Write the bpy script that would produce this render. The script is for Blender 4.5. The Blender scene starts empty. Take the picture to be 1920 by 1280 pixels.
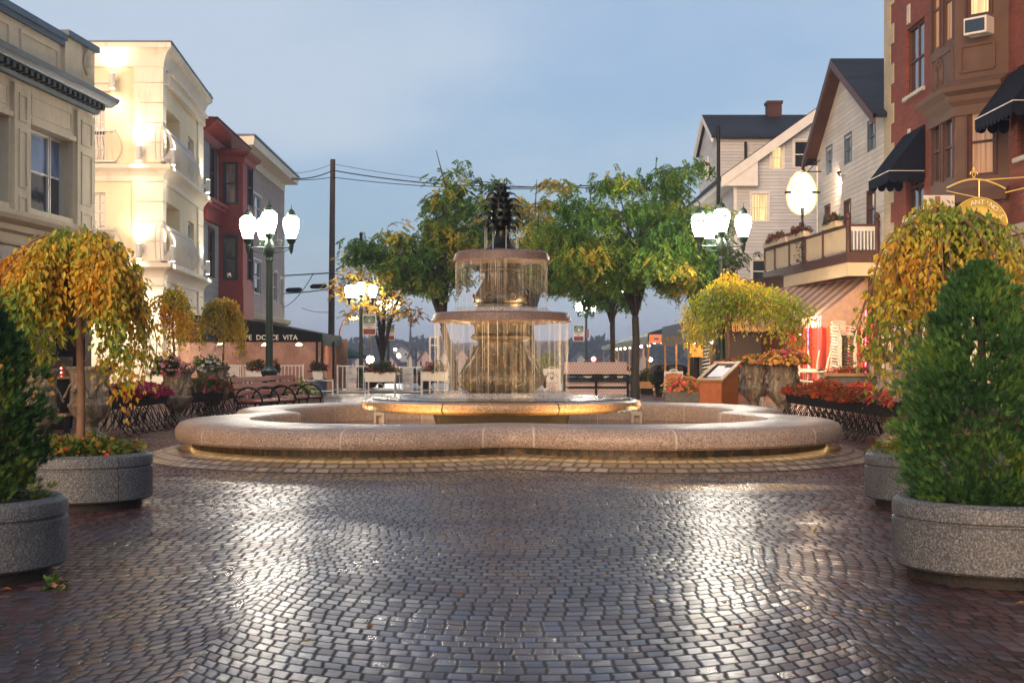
SKY_STR, SUN_STR, SKY_CLOUD, EXPO, HAZE = 0.15, 1.9, (1.26, 1.62, 2.28), 1.05, 0.0008
import bpy, math, random
import numpy as np
from mathutils import Vector, Matrix
random.seed(7)
rng = np.random.default_rng(7)
PI = math.pi
F, YH, H = 2600.0, 668.0, 1.25          # lens in photo pixels, horizon row, eye height (m)
C = bpy.context.scene.collection
def px(x, y, d): return Vector(((x-960)/F*d, d, H-(y-YH)/F*d))
def gx(x, d): return (x-960)/F*d
def gz(y, d): return H-(y-YH)/F*d

# ------------------------------------------------------------------ mesh builder
class MB:
    def __init__(s): s.v = []; s.f = []
    def add(s, vs, fs):
        n = len(s.v); s.v += [tuple(v) for v in vs]; s.f += [tuple(i+n for i in f) for f in fs]; return s
    def ob(s, o, a, b, c):
        o, a, b, c = Vector(o), Vector(a), Vector(b), Vector(c)
        vs = [o, o+a, o+a+b, o+b, o+c, o+a+c, o+a+b+c, o+b+c]
        fs = [(0,3,2,1),(4,5,6,7),(0,1,5,4),(1,2,6,5),(2,3,7,6),(3,0,4,7)]
        if a.cross(b).dot(c) < 0: fs = [f[::-1] for f in fs]
        return s.add(vs, fs)
    def box(s, x0, x1, y0, y1, z0, z1): return s.ob((x0,y0,z0), (x1-x0,0,0), (0,y1-y0,0), (0,0,z1-z0))
    def fb(s, f, u0, u1, z0, z1, n0, n1):
        return s.ob(f.pt(u0,z0,n0), f.u3*(u1-u0), f.n3*(n1-n0), (0,0,z1-z0))
    def bar(s, p, q, w, h=None):
        p, q = Vector(p), Vector(q); h = h or w
        d = q-p
        up = Vector((0,0,1)) if abs(d.normalized().z) < .95 else Vector((0,1,0))
        a = d.cross(up).normalized()*w; b = a.cross(d).normalized()*h
        return s.ob(p-a/2-b/2, a, b, d)
    def tube(s, pts, r, seg=8, cap=True):
        pts = [Vector(p) for p in pts]; n = len(pts)
        rs = r if hasattr(r, '__len__') else [r]*n
        vs = []; ref = None
        for i, p in enumerate(pts):
            t = (pts[min(i+1,n-1)]-pts[max(i-1,0)])
            t = t.normalized() if t.length > 1e-9 else Vector((0,0,1))
            if ref is None: ref = Vector((1,0,0)) if abs(t.x) < .9 else Vector((0,1,0))
            a = (ref - t*ref.dot(t)).normalized(); ref = a; b = t.cross(a)
            for k in range(seg):
                an = 2*PI*k/seg
                vs.append(p + (a*math.cos(an)+b*math.sin(an))*rs[i])
        fs = [(i*seg+k, i*seg+(k+1)%seg, (i+1)*seg+(k+1)%seg, (i+1)*seg+k) for i in range(n-1) for k in range(seg)]
        if cap: fs += [tuple(range(seg))[::-1], tuple((n-1)*seg+k for k in range(seg))]
        return s.add(vs, fs)
    def lathe(s, prof, seg=32, c=(0,0,0), sq=None, rot=0, cap=True):
        c = Vector(c); vs = []; n = len(prof)
        for r, z in prof:
            for k in range(seg):
                a = 2*PI*k/seg
                m = 1.0
                if sq: m = (abs(math.cos(a))**sq+abs(math.sin(a))**sq)**(-1/sq)
                vs.append(c+Vector((r*m*math.cos(a+rot), r*m*math.sin(a+rot), z)))
        fs = [(i*seg+k, i*seg+(k+1)%seg, (i+1)*seg+(k+1)%seg, (i+1)*seg+k) for i in range(n-1) for k in range(seg)]
        if cap and prof[0][0] > 1e-6: fs.append(tuple(range(seg))[::-1])
        if cap and prof[-1][0] > 1e-6: fs.append(tuple((n-1)*seg+k for k in range(seg)))
        return s.add(vs, fs)
    def prism(s, poly, off):
        poly = [Vector(p) for p in poly]; off = Vector(off); n = len(poly)
        nn = Vector((0,0,0))
        for i in range(n): nn += (poly[i]-poly[0]).cross(poly[(i+1)%n]-poly[0])
        if nn.dot(off) > 0: poly = poly[::-1]
        vs = poly+[p+off for p in poly]
        fs = [tuple(range(n)), tuple(range(2*n-1, n-1, -1))]
        fs += [((i+1)%n, i, n+i, n+(i+1)%n) for i in range(n)]
        return s.add(vs, fs)
    def ball(s, c, r, sz=1.0, seg=10, rings=6):
        pr = [(max(r*math.sin(PI*i/rings),1e-7), -r*sz*math.cos(PI*i/rings)) for i in range(rings+1)]
        return s.lathe(pr, seg, c)
    def build(s, name, mat, parent=None, local=False, smooth=None, **kw):
        return link(name, s.v, s.f, mat, parent, local, smooth, **kw)

def link(name, v, f, mat, parent=None, local=False, smooth=None, bevel=0, col=None):
    me = bpy.data.meshes.new(name)
    loc = None
    if parent is None and not local:
        a = np.array(v, dtype=float).reshape(-1,3)
        loc = Vector(((a[:,0].min()+a[:,0].max())/2, (a[:,1].min()+a[:,1].max())/2, a[:,2].min()))
        v = (a-np.array(loc)).tolist()
    me.from_pydata(v if isinstance(v, list) else v.tolist(), [], f if isinstance(f, list) else f.tolist())
    me.materials.append(mat)
    if smooth is not None:
        me.polygons.foreach_set('use_smooth', [True]*len(me.polygons))
        if smooth < 179: me.set_sharp_from_angle(angle=math.radians(smooth))
    if col is not None:
        at = me.color_attributes.new('leafcol', 'FLOAT_COLOR', 'POINT')
        at.data.foreach_set('color', np.concatenate([col, np.ones((len(col),1))], 1).astype(np.float32).ravel())
    me.update()
    o = bpy.data.objects.new(name, me); C.objects.link(o)
    if loc is not None: o.location = loc
    if parent is not None:
        o.parent = parent
        if not local and parent.parent is None: o.matrix_parent_inverse = parent.matrix_basis.inverted()
    if bevel:
        m = o.modifiers.new('edge', 'BEVEL'); m.width = bevel; m.segments = 2; m.limit_method = 'ANGLE'
    return o

def thing(name, label, cat, loc=(0,0,0), rz=0, group=None):
    o = bpy.data.objects.new(name, None); C.objects.link(o)
    o.location = loc; o.rotation_euler = (0,0,rz); o.empty_display_size = .2
    return tag(o, label, cat, group)
def tag(o, label, cat, group=None):
    o['label'] = label; o['category'] = cat
    if group: o['group'] = group
    return o
def struct(o, kind='structure'): o['kind'] = kind; return o
def kids(o): return [c for c in bpy.data.objects if c.parent == o]
def dup(o, loc=None, rz=None, label=None, sc=None, _p=None):
    c = o.copy(); C.objects.link(c)
    if _p is not None: c.parent = _p
    for k in kids(o): dup(k, _p=c)
    if loc is not None: c.location = loc
    if rz is not None: c.rotation_euler = (0,0,rz)
    if sc is not None: c.scale = sc if hasattr(sc,'__len__') else (sc,sc,sc)
    if label: c['label'] = label
    return c

# ------------------------------------------------------------------ node helpers
class S:
    def __init__(s, t, k): s.t = t; s.k = k
    def _m(s, op, *o, clamp=False):
        n = s.t.nodes.new('ShaderNodeMath'); n.operation = op; n.use_clamp = clamp
        for i, x in enumerate((s,)+o):
            if isinstance(x, S): s.t.links.new(x.k, n.inputs[i])
            else: n.inputs[i].default_value = x
        return S(s.t, n.outputs[0])
    def __add__(s, o): return s._m('ADD', o)
    def __radd__(s, o): return s._m('ADD', o)
    def __sub__(s, o): return s._m('SUBTRACT', o)
    def __rsub__(s, o): return (s*-1)+o
    def __mul__(s, o): return s._m('MULTIPLY', o)
    def __rmul__(s, o): return s._m('MULTIPLY', o)
    def __truediv__(s, o): return s._m('DIVIDE', o)
    def floor(s): return s._m('FLOOR')
    def frac(s): return s._m('FRACT')
    def sqrt(s): return s._m('SQRT')
    def abs(s): return s._m('ABSOLUTE')
    def min(s, o): return s._m('MINIMUM', o)
    def max(s, o): return s._m('MAXIMUM', o)
    def lt(s, o): return s._m('LESS_THAN', o)
    def gt(s, o): return s._m('GREATER_THAN', o)
    def asin(s): return s._m('ARCSINE')
    def pw(s, o): return s._m('POWER', o)
    def clamp(s): return s._m('ADD', 0.0, clamp=True)
    def ss(s, a, b):
        n = s.t.nodes.new('ShaderNodeMapRange'); n.interpolation_type = 'SMOOTHSTEP'
        s.t.links.new(s.k, n.inputs[0]); n.inputs[1].default_value = a; n.inputs[2].default_value = b
        return S(s.t, n.outputs[0])
class NT:
    def __init__(s, name):
        s.m = bpy.data.materials.new(name); s.m.use_nodes = True
        s.t = s.m.node_tree; s.t.nodes.clear()
        s.out = s.t.nodes.new('ShaderNodeOutputMaterial')
    def n(s, typ, **kw):
        nd = s.t.nodes.new(typ)
        for k, v in kw.items(): setattr(nd, k, v)
        return nd
    def l(s, a, b): s.t.links.new(a.k if isinstance(a, S) else a, b)
    def pos(s):
        g = s.n('ShaderNodeNewGeometry'); x = s.n('ShaderNodeSeparateXYZ'); s.l(g.outputs['Position'], x.inputs[0])
        return [S(s.t, x.outputs[i]) for i in range(3)]+[g.outputs['Position']]
    def obj(s):
        g = s.n('ShaderNodeTexCoord'); return g.outputs['Object']
    def vec(s, x, y, z=0.0):
        c = s.n('ShaderNodeCombineXYZ')
        for i, q in enumerate((x, y, z)):
            if isinstance(q, S): s.l(q, c.inputs[i])
            else: c.inputs[i].default_value = q
        return c.outputs[0]
    def noise(s, v, sc, det=4, rough=.55):
        n = s.n('ShaderNodeTexNoise'); s.l(v, n.inputs['Vector']); n.inputs['Scale'].default_value = sc
        n.inputs['Detail'].default_value = det; n.inputs['Roughness'].default_value = rough
        return S(s.t, n.outputs['Fac'])
    def white(s, v):
        n = s.n('ShaderNodeTexWhiteNoise'); s.l(v, n.inputs['Vector']); return S(s.t, n.outputs['Value']), n.outputs['Color']
    def ramp(s, f, stops):
        r = s.n('ShaderNodeValToRGB'); s.l(f, r.inputs[0]); e = r.color_ramp.elements
        while len(e) < len(stops): e.new(.5)
        for q, (p, c) in zip(e, stops): q.position = p; q.color = (c[0], c[1], c[2], 1)
        return r.outputs[0]
    def mix(s, f, a, b, mode='MIX'):
        m = s.n('ShaderNodeMix', data_type='RGBA', blend_type=mode)
        for i, q in ((0, f), (6, a), (7, b)):
            if isinstance(q, S): s.l(q, m.inputs[i])
            elif hasattr(q, 'links'): s.l(q, m.inputs[i])
            elif i == 0: m.inputs[0].default_value = q
            else: m.inputs[i].default_value = (q[0], q[1], q[2], 1)
        return m.outputs[2]
    def bump(s, h, dist=.01, st=1.0):
        b = s.n('ShaderNodeBump'); s.l(h, b.inputs['Height']); b.inputs['Distance'].default_value = dist; b.inputs['Strength'].default_value = st
        return b.outputs[0]
    def bsdf(s, col, rough=.6, metal=0.0, spec=.5, normal=None, coat=0.0, emit=None, es=0, alpha=None, coatr=.05):
        p = s.n('ShaderNodeBsdfPrincipled')
        for nm, q in (('Base Color', col), ('Roughness', rough), ('Metallic', metal), ('Specular IOR Level', spec), ('Coat Weight', coat), ('Coat Roughness', coatr)):
            if isinstance(q, S) or hasattr(q, 'links'): s.l(q, p.inputs[nm])
            elif isinstance(q, (tuple, list)): p.inputs[nm].default_value = (q[0], q[1], q[2], 1)
            else: p.inputs[nm].default_value = q
        if normal is not None: s.l(normal, p.inputs['Normal'])
        if emit is not None:
            if hasattr(emit, 'links'): s.l(emit, p.inputs['Emission Color'])
            else: p.inputs['Emission Color'].default_value = (*emit, 1)
            p.inputs['Emission Strength'].default_value = es
        if alpha is not None: s.l(alpha, p.inputs['Alpha'])
        s.p = p
        s.l(p.outputs[0], s.out.inputs[0]); return s.m

def paint(name, c, rough=.55, var=.25, sc=3.0, bump=.0, bsc=40, metal=0, spec=.5, dirt=None):
    t = NT(name); x, y, z, P = t.pos()
    n = t.noise(P, sc, 5); n2 = t.noise(P, sc*9, 3)
    k = (n*.7+n2*.3)
    lo = tuple(q*(1-var) for q in c); hi = tuple(min(1, q*(1+var)) for q in c)
    col = t.ramp(k, [(.3, lo), (.7, hi)])
    if dirt:
        d = t.noise(t.vec(x*1.5, y*1.5, z*.35), 2.2, 6, .65).ss(.52, .75)
        col = t.mix(d*.6, col, dirt)
    nm = t.bump(t.noise(P, bsc, 4), .01, bump) if bump else None
    return t.bsdf(col, rough if rough < .3 else (n2*.2+(rough-.1)), metal, spec, nm)

def clap(name, c, pitch=.115, var=.12, edge=.35):
    t = NT(name); x, y, z, P = t.pos()
    fz = (z/pitch).frac()
    n = t.noise(P, 1.2, 5); row = (z/pitch).floor()
    h, _ = t.white(t.vec((x*.31+y*.31).floor(), row))
    lo = tuple(q*(1-var) for q in c); hi = tuple(min(1,q*(1+var)) for q in c)
    col = t.ramp(n*.75+h*.25, [(.3, lo), (.7, hi)])
    st = t.noise(t.vec(x*3, y*3, z*.4), 1.6, 6, .7).ss(.55, .8)
    col = t.mix(st*.35, col, tuple(q*.55 for q in c))
    prof = fz.ss(0.0, .09)*(1.0-fz*.55)
    return t.bsdf(col, .65, 0, .22, t.bump(prof, .03, edge*2.4))

def granite(name, lo, mid, hi, rough=.5, sc=95, wet=0.0, moss=None):
    t = NT(name); x, y, z, P = t.pos()
    a = t.noise(P, sc, 3, .7); b = t.noise(P, sc*2.3, 2, .7); c = t.noise(P, 1.6, 5)
    sp = (a*.6+b*.4)
    col = t.ramp(sp, [(.36, lo), (.5, mid), (.63, hi)])
    col = t.mix(c.ss(.45, .72)*.45, col, tuple(q*.55 for q in mid))
    stn = t.noise(t.vec(x*6, y*6, z*.8), 1.0, 6, .7).ss(.55, .8)
    col = t.mix(stn*.35, col, tuple(q*.35 for q in mid))
    if moss:
        ms = t.noise(t.vec(x*7, y*7, z*1.6), 1.6, 6, .75).ss(.42, .56)
        col = t.mix(ms*.93, col, moss)
    return t.bsdf(col, (c*.3+(rough-.15)), 0, .5, t.bump(sp, .004, .7), coat=wet, coatr=.15)

def brickwall(name, c1, c2, mortar, bw=.21, bh=.07):
    t = NT(name); x, y, z, P = t.pos()
    b = t.n('ShaderNodeTexBrick'); t.l(t.vec(x+y, z), b.inputs['Vector'])
    b.inputs['Scale'].default_value = 1; b.inputs['Brick Width'].default_value = bw; b.inputs['Row Height'].default_value = bh
    b.inputs['Mortar Size'].default_value = .006; b.inputs['Mortar Smooth'].default_value = .3
    for k, c in (('Color1', c1), ('Color2', c2), ('Mortar', mortar)): b.inputs[k].default_value = (*c, 1)
    n = t.noise(P, .9, 6).ss(.35, .75)
    col = t.mix(n*.45, b.outputs['Color'], tuple(q*.45 for q in c1))
    h = 1.0-S(t.t, b.outputs['Fac'])
    return t.bsdf(col, .75, 0, .35, t.bump(h+t.noise(P, 60, 3)*.35, .012, .8))

def emit(name, c, st):
    t = NT(name); e = t.n('ShaderNodeEmission'); e.inputs[0].default_value = (*c, 1); e.inputs[1].default_value = st
    t.l(e.outputs[0], t.out.inputs[0]); return t.m

def leafmat(name, tr=.35, rough=.5):
    t = NT(name); a = t.n('ShaderNodeAttribute'); a.attribute_name = 'leafcol'
    d = t.n('ShaderNodeBsdfPrincipled'); t.l(a.outputs['Color'], d.inputs['Base Color']); d.inputs['Roughness'].default_value = rough
    d.inputs['Specular IOR Level'].default_value = .35
    q = t.n('ShaderNodeBsdfTranslucent')
    g = t.mix(1.0, a.outputs['Color'], (1.5, 1.35, .7), 'MULTIPLY'); t.l(g, q.inputs[0])
    m = t.n('ShaderNodeMixShader'); m.inputs[0].default_value = tr
    t.l(d.outputs[0], m.inputs[1]); t.l(q.outputs[0], m.inputs[2]); t.l(m.outputs[0], t.out.inputs[0])
    return t.m

def glassmat(name, c=(.012,.016,.022), rough=.06, em=None, es=0.0):
    t = NT(name); x, y, z, P = t.pos()
    w = t.noise(P, 2.3, 2)
    if em is None:
        col = t.ramp(t.noise(t.vec(x*2, y*2, z*.6), 1.3, 3), [(.35, tuple(q*.5 for q in c)), (.7, tuple(q*2 for q in c))])
        return t.bsdf(col, rough, 0, .9, t.bump(w, .02, .25), coat=.6, coatr=.02)
    fold = t.noise(t.vec(x*9, y*9, z*.25), 1.6, 3).ss(.3, .7)
    ec = t.mix(fold, tuple(q*.22 for q in em), em)
    return t.bsdf(tuple(q*.3 for q in em), .15, 0, .6, None, emit=ec, es=es, coat=.3)

M = {}
M['granite'] = granite('pink_granite', (.07,.04,.028), (.36,.26,.19), (.64,.50,.39), .42, sc=58)
M['granite_bowl'] = granite('brown_bowl_granite', (.03,.02,.017), (.135,.095,.085), (.27,.205,.18), .4, sc=60)
M['granite_wet'] = granite('wet_granite', (.08,.045,.025), (.34,.22,.12), (.58,.42,.25), .28, sc=45, wet=.4)
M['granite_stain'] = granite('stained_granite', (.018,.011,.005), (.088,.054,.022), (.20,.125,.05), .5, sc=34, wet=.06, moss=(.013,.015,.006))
M['granite_grey'] = granite('grey_granite', (.012,.0125,.014), (.085,.088,.09), (.30,.305,.31), .55, sc=85)
M['urn_stone'] = granite('weathered_urn_stone', (.15,.115,.08), (.36,.29,.21), (.5,.42,.31), .8, sc=30, moss=(.14,.115,.075))
M['mortar'] = paint('pale_mortar', (.55,.46,.38), .8, .15)
M['bronze'] = paint('dark_bronze', (.03,.037,.035), .34, .5, 12, .3, 60, .75)
M['iron'] = paint('black_iron', (.010,.010,.010), .7, .4, 8, .2, 90, 0, .25)
M['lampgreen'] = paint('green_painted_iron', (.025,.05,.035), .4, .3, 9, .15, 90, .15)
M['globe'] = emit('lit_globe', (1.0,.90,.74), 55)
M['globe_far'] = emit('lit_globe_street', (1.0,.9,.7), 20)
M['stucco_yellow'] = paint('yellow_stucco', (.78,.67,.45), .85, .06, 2, .25, 55)
M['stucco_white'] = paint('cream_white_trim', (.80,.72,.58), .7, .05, 2, .12, 60, dirt=(.55,.46,.34))
M['stucco_grey'] = paint('grey_cream_stone', (.70,.60,.42), .8, .12, 1.6, .25, 40, dirt=(.4,.33,.23))
M['stucco_cream'] = paint('cream_moulding', (.62,.51,.33), .75, .12, 2, .15, 40)  # cream tone of the ledges, deck boards and flower boxes
M['blue_trim'] = paint('blue_grey_metal', (.085,.13,.18), .5, .2, 3, .1)
M['dentil'] = paint('dark_green_dentil', (.03,.045,.042), .6, .3)
M['clap_grey'] = clap('grey_clapboard', (.22,.235,.25))
M['clap_pink'] = clap('pink_beige_clapboard', (.36,.27,.235))
M['clap_white'] = clap('white_clapboard', (.6,.565,.5), .15)
M['clap_bluewhite'] = clap('pale_clapboard', (.47,.47,.48), .14)
M['red_trim'] = paint('red_painted_wood', (.22,.03,.022), .6, .2, 4, .15)
M['brown_trim'] = paint('brown_painted_wood', (.075,.03,.02), .55, .25, 4, .15)
M['brown_stone'] = paint('brown_bay_timber', (.105,.055,.034), .7, .2, 3, .15, dirt=(.07,.045,.03))
M['white_paint'] = paint('white_paint', (.66,.63,.58), .5, .1, 4, .08)
M['white_plastic'] = paint('white_plastic', (.7,.6,.47), .4, .06, 4)
M['brick'] = brickwall('red_brick', (.26,.055,.027), (.17,.036,.02), (.18,.11,.08))
M['brick_cream'] = brickwall('cream_brick', (.5,.42,.28), (.46,.38,.25), (.36,.3,.2), .4, .12)
M['stone_trim'] = paint('pale_stone_trim', (.5,.46,.38), .8, .12, 3, .2)
M['roof'] = clap('dark_shingle', (.016,.02,.03), .12, .35)
M['glass'] = glassmat('dark_window_glass')
M['glass_skytint'] = glassmat('sky_reflection_tint_glass', c=(.10,.18,.34), rough=.2)  # blue sky reflection put into the base colour of the upper panes
M['glass_lit'] = glassmat('warm_lit_curtained_glass', em=(1.0,.72,.34), es=.75)
M['glass_dimlit'] = glassmat('dim_curtained_glass', em=(.8,.42,.2), es=.28)
M['glass_shade'] = glassmat('drawn_blind_glass', c=(.2,.1,.075), rough=.12)
M['canvas_black'] = paint('black_canvas', (.009,.010,.012), .9, .35, 5, .2, 120, 0, .12)
M['canvas_navy'] = paint('navy_canvas', (.008,.011,.02), .9, .3, 5, .2, 120, 0, .12)
M['canvas_blue'] = paint('blue_canvas', (.03,.09,.15), .7, .2, 5, .2, 120)
M['canvas_green'] = paint('green_canvas', (.012,.05,.035), .7, .2, 5, .2, 120)
M['canvas_pale'] = paint('pale_green_canvas', (.33,.37,.3), .7, .2, 5, .2, 120)
M['canvas_grey'] = paint('grey_weathered_canvas', (.2,.19,.17), .8, .35, 9, .3, 60)
M['bark'] = paint('grey_brown_bark', (.05,.037,.027), .9, .45, 8, .9, 38)
M['bark_dark'] = paint('wet_dark_bark', (.018,.015,.013), .7, .4, 8, .9, 38)
M['bark_tan'] = paint('smooth_tan_bark', (.19,.105,.06), .8, .3, 10, .6, 50)
M['soil'] = paint('dark_soil', (.03,.02,.012), .95, .5, 20, .8, 30)
M['wood_red'] = paint('red_stained_bench_wood', (.25,.055,.035), .45, .3, 14, .2)
M['wood_orange'] = paint('orange_varnished_plywood', (.42,.12,.03), .4, .22, 7, .1)
M['wood_pale'] = paint('pale_wood', (.42,.24,.1), .5, .2, 9, .1)
M['wood_grey'] = paint('grey_old_boards', (.13,.115,.095), .8, .35, 9, .4)
M['terracotta'] = paint('terracotta', (.3,.13,.07), .8, .2, 6, .2)
M['pole_wood'] = paint('dark_pole_wood', (.055,.042,.033), .85, .35, 6, .6, 30)
M['wire'] = paint('black_cable', (.015,.016,.02), .6, .2)
M['paper'] = paint('printed_paper', (.62,.62,.64), .5, .1, 20)
M['ink'] = paint('dark_ink', (.03,.03,.035), .6, .2)
M['letter_white'] = paint('white_lettering', (.75,.74,.7), .5, .05)
M['letter_red'] = paint('red_lettering', (.5,.03,.03), .5, .1)
M['sign_red'] = paint('dark_red_panel', (.22,.02,.025), .5, .1)
M['sign_green'] = paint('green_panel', (.03,.14,.085), .5, .1)
M['gold'] = paint('gold_lettering', (.9,.66,.2), .35, .1, 5, 0, 40, .3)
M['asphalt'] = paint('wet_asphalt', (.04,.04,.045), .3, .4, 4, .5, 70)
M['concrete'] = paint('wet_concrete', (.26,.23,.2), .35, .3, 2.5, .4, 60)
M['leaf'] = leafmat('leaf')
M['petal'] = leafmat('petal', .25)
M['needle'] = leafmat('needle', .15, .6)
# ------------------------------------------------------------------ special materials
def paver():
    t = NT('wet_paver_setts'); x, y, z, P = t.pos()
    wob = t.noise(P, 3.0, 3)-.5; wob2 = t.noise(t.vec(x+31.7, y+11.3, z), 3.4, 3)-.5
    fine = t.noise(P, 26, 2)-.5
    X = x+wob*.05+fine*.012; Y = y+wob2*.05+fine*.012
    PER, R = 2.8, 1.75
    cx = (X-.1)/PER+.5; col = cx.floor(); lx = (cx.frac()-.5)*PER
    arc = R-(R*R-lx*lx).sqrt()
    hc, _ = t.white(t.vec(col, 3.3))
    v = (Y-arc)/.122+hc*.6; row = v.floor(); fv = v.frac()
    hr, _ = t.white(t.vec(row, col))
    U = (lx/R).asin()*R/.092+hr*.9+(row*.5).frac(); cu = U.floor(); fu = U.frac()
    hv, hcol = t.white(t.vec(cu, row, col)); sp = t.n('ShaderNodeSeparateColor'); t.l(hcol, sp.inputs[0])
    a, b, c = [S(t.t, sp.outputs[i]) for i in range(3)]
    ed = (fu.min(1.0-fu)*.092).min(fv.min(1.0-fv)*.122)
    jw = a*.0025+.0018
    top = (ed-jw)._m('MULTIPLY', 90.0, clamp=True)
    top = top.ss(0, 1)
    dome = 1.0-((fu*2.0-1.0)*(fu*2.0-1.0)+(fv*2.0-1.0)*(fv*2.0-1.0))*.5
    grit = t.noise(P, 130, 3)
    und = t.noise(P, .9, 4)
    pud = ((x-2.15)*(x-2.15)/1.3+(y-13.3)*(y-13.3)/.20)+(wob*1.2)
    pm = 1.0-pud.ss(.55, 1.15)
    tilt = ((fu-.5)*(a-.5)*.9+(fv-.5)*(b-.5)*1.5)*.55
    fill = t.noise(P, 1.9, 4).ss(.35,.65)
    hgt = (1.0-(1.0-top)*(.25+fill*.75))*(.62+dome*.50+c*.25+tilt*2.5)+grit*.09+t.noise(P, 34, 3)*.26+t.noise(P, 5.5, 2)*1.1
    hgt = hgt*(1.0-pm*.93)
    nm = t.bump(hgt, .0075, 1.0)
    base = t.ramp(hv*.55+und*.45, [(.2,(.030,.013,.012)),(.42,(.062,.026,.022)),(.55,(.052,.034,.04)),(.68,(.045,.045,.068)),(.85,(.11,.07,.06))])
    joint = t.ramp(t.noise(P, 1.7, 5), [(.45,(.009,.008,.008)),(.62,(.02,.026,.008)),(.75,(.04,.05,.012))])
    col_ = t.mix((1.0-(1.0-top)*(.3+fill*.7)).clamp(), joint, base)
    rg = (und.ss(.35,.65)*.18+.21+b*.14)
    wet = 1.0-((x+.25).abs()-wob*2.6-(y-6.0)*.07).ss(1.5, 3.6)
    base = t.mix(wet, t.ramp(hv*.6+und*.4, [(.2,(.06,.022,.017)),(.45,(.125,.044,.031)),(.65,(.15,.06,.042)),(.85,(.2,.105,.08))]), base)  # drier red sides, also carrying warm reflections in their colour
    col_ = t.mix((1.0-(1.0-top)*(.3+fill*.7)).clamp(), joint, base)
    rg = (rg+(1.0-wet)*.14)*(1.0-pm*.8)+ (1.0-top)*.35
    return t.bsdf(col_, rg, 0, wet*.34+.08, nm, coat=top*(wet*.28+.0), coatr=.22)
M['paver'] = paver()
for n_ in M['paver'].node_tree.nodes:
    if n_.type == 'BSDF_PRINCIPLED': n_.inputs['Specular Tint'].default_value = (.62,.80,1.0,1)  # blue tint put in to deepen the sky's reflection on the setts

def cobble():
    t = NT('granite_apron_cobbles'); x, y, z, P = t.pos()
    uv = t.n('ShaderNodeUVMap'); s = t.n('ShaderNodeSeparateXYZ'); t.l(uv.outputs[0], s.inputs[0])
    u, v = S(t.t, s.outputs[0]), S(t.t, s.outputs[1])
    w = t.noise(P, 5, 2)-.5
    v = v+w*.12; row = v.floor(); fv = v.frac()
    h, _ = t.white(t.vec(row, 1.0)); U = u+h*3+w*.25; cu = U.floor(); fu = U.frac()
    hv, _ = t.white(t.vec(cu, row))
    ed = (fu.min(1.0-fu)*.15).min(fv.min(1.0-fv)*.13)
    top = (ed-.008)._m('MULTIPLY', 60.0, clamp=True)
    n = t.noise(P, 60, 3)
    base = t.ramp(hv*.6+n*.4, [(.2,(.15,.105,.08)),(.5,(.25,.18,.135)),(.8,(.36,.29,.23))])
    col = t.mix(top, t.ramp(t.noise(P,3,4), [(.4,(.02,.014,.008)),(.7,(.04,.035,.01))]), base)
    return t.bsdf(col, .38, 0, .5, t.bump(top*(.7+hv*.3)+n*.2, .014, 1.0), coat=.3, coatr=.2)
M['cobble'] = cobble()

def curtain():
    t = NT('falling_water'); x, y, z, P = t.pos()
    o = t.obj(); sx = t.n('ShaderNodeSeparateXYZ'); t.l(o, sx.inputs[0])
    X, Y = S(t.t, sx.outputs[0]), S(t.t, sx.outputs[1])
    an = Y._m('ARCTAN2', X)
    k = t.noise(t.vec(an*6, z*.05), 5.0, 3, .75); k2 = t.noise(t.vec(an*40, z*.4), 2.0, 2)
    f = (k*.6+k2*.4).ss(.46, .66)
    al = f*.24+.012
    tr = t.n('ShaderNodeBsdfTransparent')
    d = t.n('ShaderNodeBsdfTranslucent'); d.inputs[0].default_value = (.95,.92,.85,1)
    g = t.n('ShaderNodeBsdfDiffuse'); g.inputs[0].default_value = (.9,.88,.84,1)
    ad = t.n('ShaderNodeMixShader'); ad.inputs[0].default_value = .5; t.l(d.outputs[0], ad.inputs[1]); t.l(g.outputs[0], ad.inputs[2])
    m = t.n('ShaderNodeMixShader'); t.l(al, m.inputs[0]); t.l(tr.outputs[0], m.inputs[1]); t.l(ad.outputs[0], m.inputs[2])
    t.l(m.outputs[0], t.out.inputs[0]); return t.m
M['curtain'] = curtain()
def stream():
    t = NT('water_stream')
    tr = t.n('ShaderNodeBsdfTransparent')
    d = t.n('ShaderNodeBsdfTranslucent'); d.inputs[0].default_value = (.95,.93,.88,1)
    g = t.n('ShaderNodeBsdfPrincipled'); g.inputs['Base Color'].default_value = (.9,.88,.85,1); g.inputs['Roughness'].default_value = .2
    ad = t.n('ShaderNodeMixShader'); ad.inputs[0].default_value = .5; t.l(d.outputs[0], ad.inputs[1]); t.l(g.outputs[0], ad.inputs[2])
    m = t.n('ShaderNodeMixShader'); m.inputs[0].default_value = .32; t.l(tr.outputs[0], m.inputs[1]); t.l(ad.outputs[0], m.inputs[2])
    t.l(m.outputs[0], t.out.inputs[0]); return t.m
M['stream'] = stream()
def waterm(name, c, st=.4):
    t = NT(name); x, y, z, P = t.pos()
    return t.bsdf(c, .06, 0, .6, t.bump(t.noise(P, 14, 4), .02, st))
M['pool'] = waterm('dark_pool_water', (.006,.008,.007))
M['wetfilm'] = waterm('water_film_on_stone', (.2,.17,.14), .6)
def foam():
    t = NT('splash_foam'); x, y, z, P = t.pos()
    n = t.noise(P, 45, 5, .7).ss(.35,.62)
    tr = t.n('ShaderNodeBsdfTransparent'); g = t.n('ShaderNodeBsdfDiffuse'); g.inputs[0].default_value = (.85,.82,.78,1)
    m = t.n('ShaderNodeMixShader'); t.l(n*.55, m.inputs[0]); t.l(tr.outputs[0], m.inputs[1]); t.l(g.outputs[0], m.inputs[2])
    t.l(m.outputs[0], t.out.inputs[0]); return t.m
M['foam'] = foam()
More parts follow.
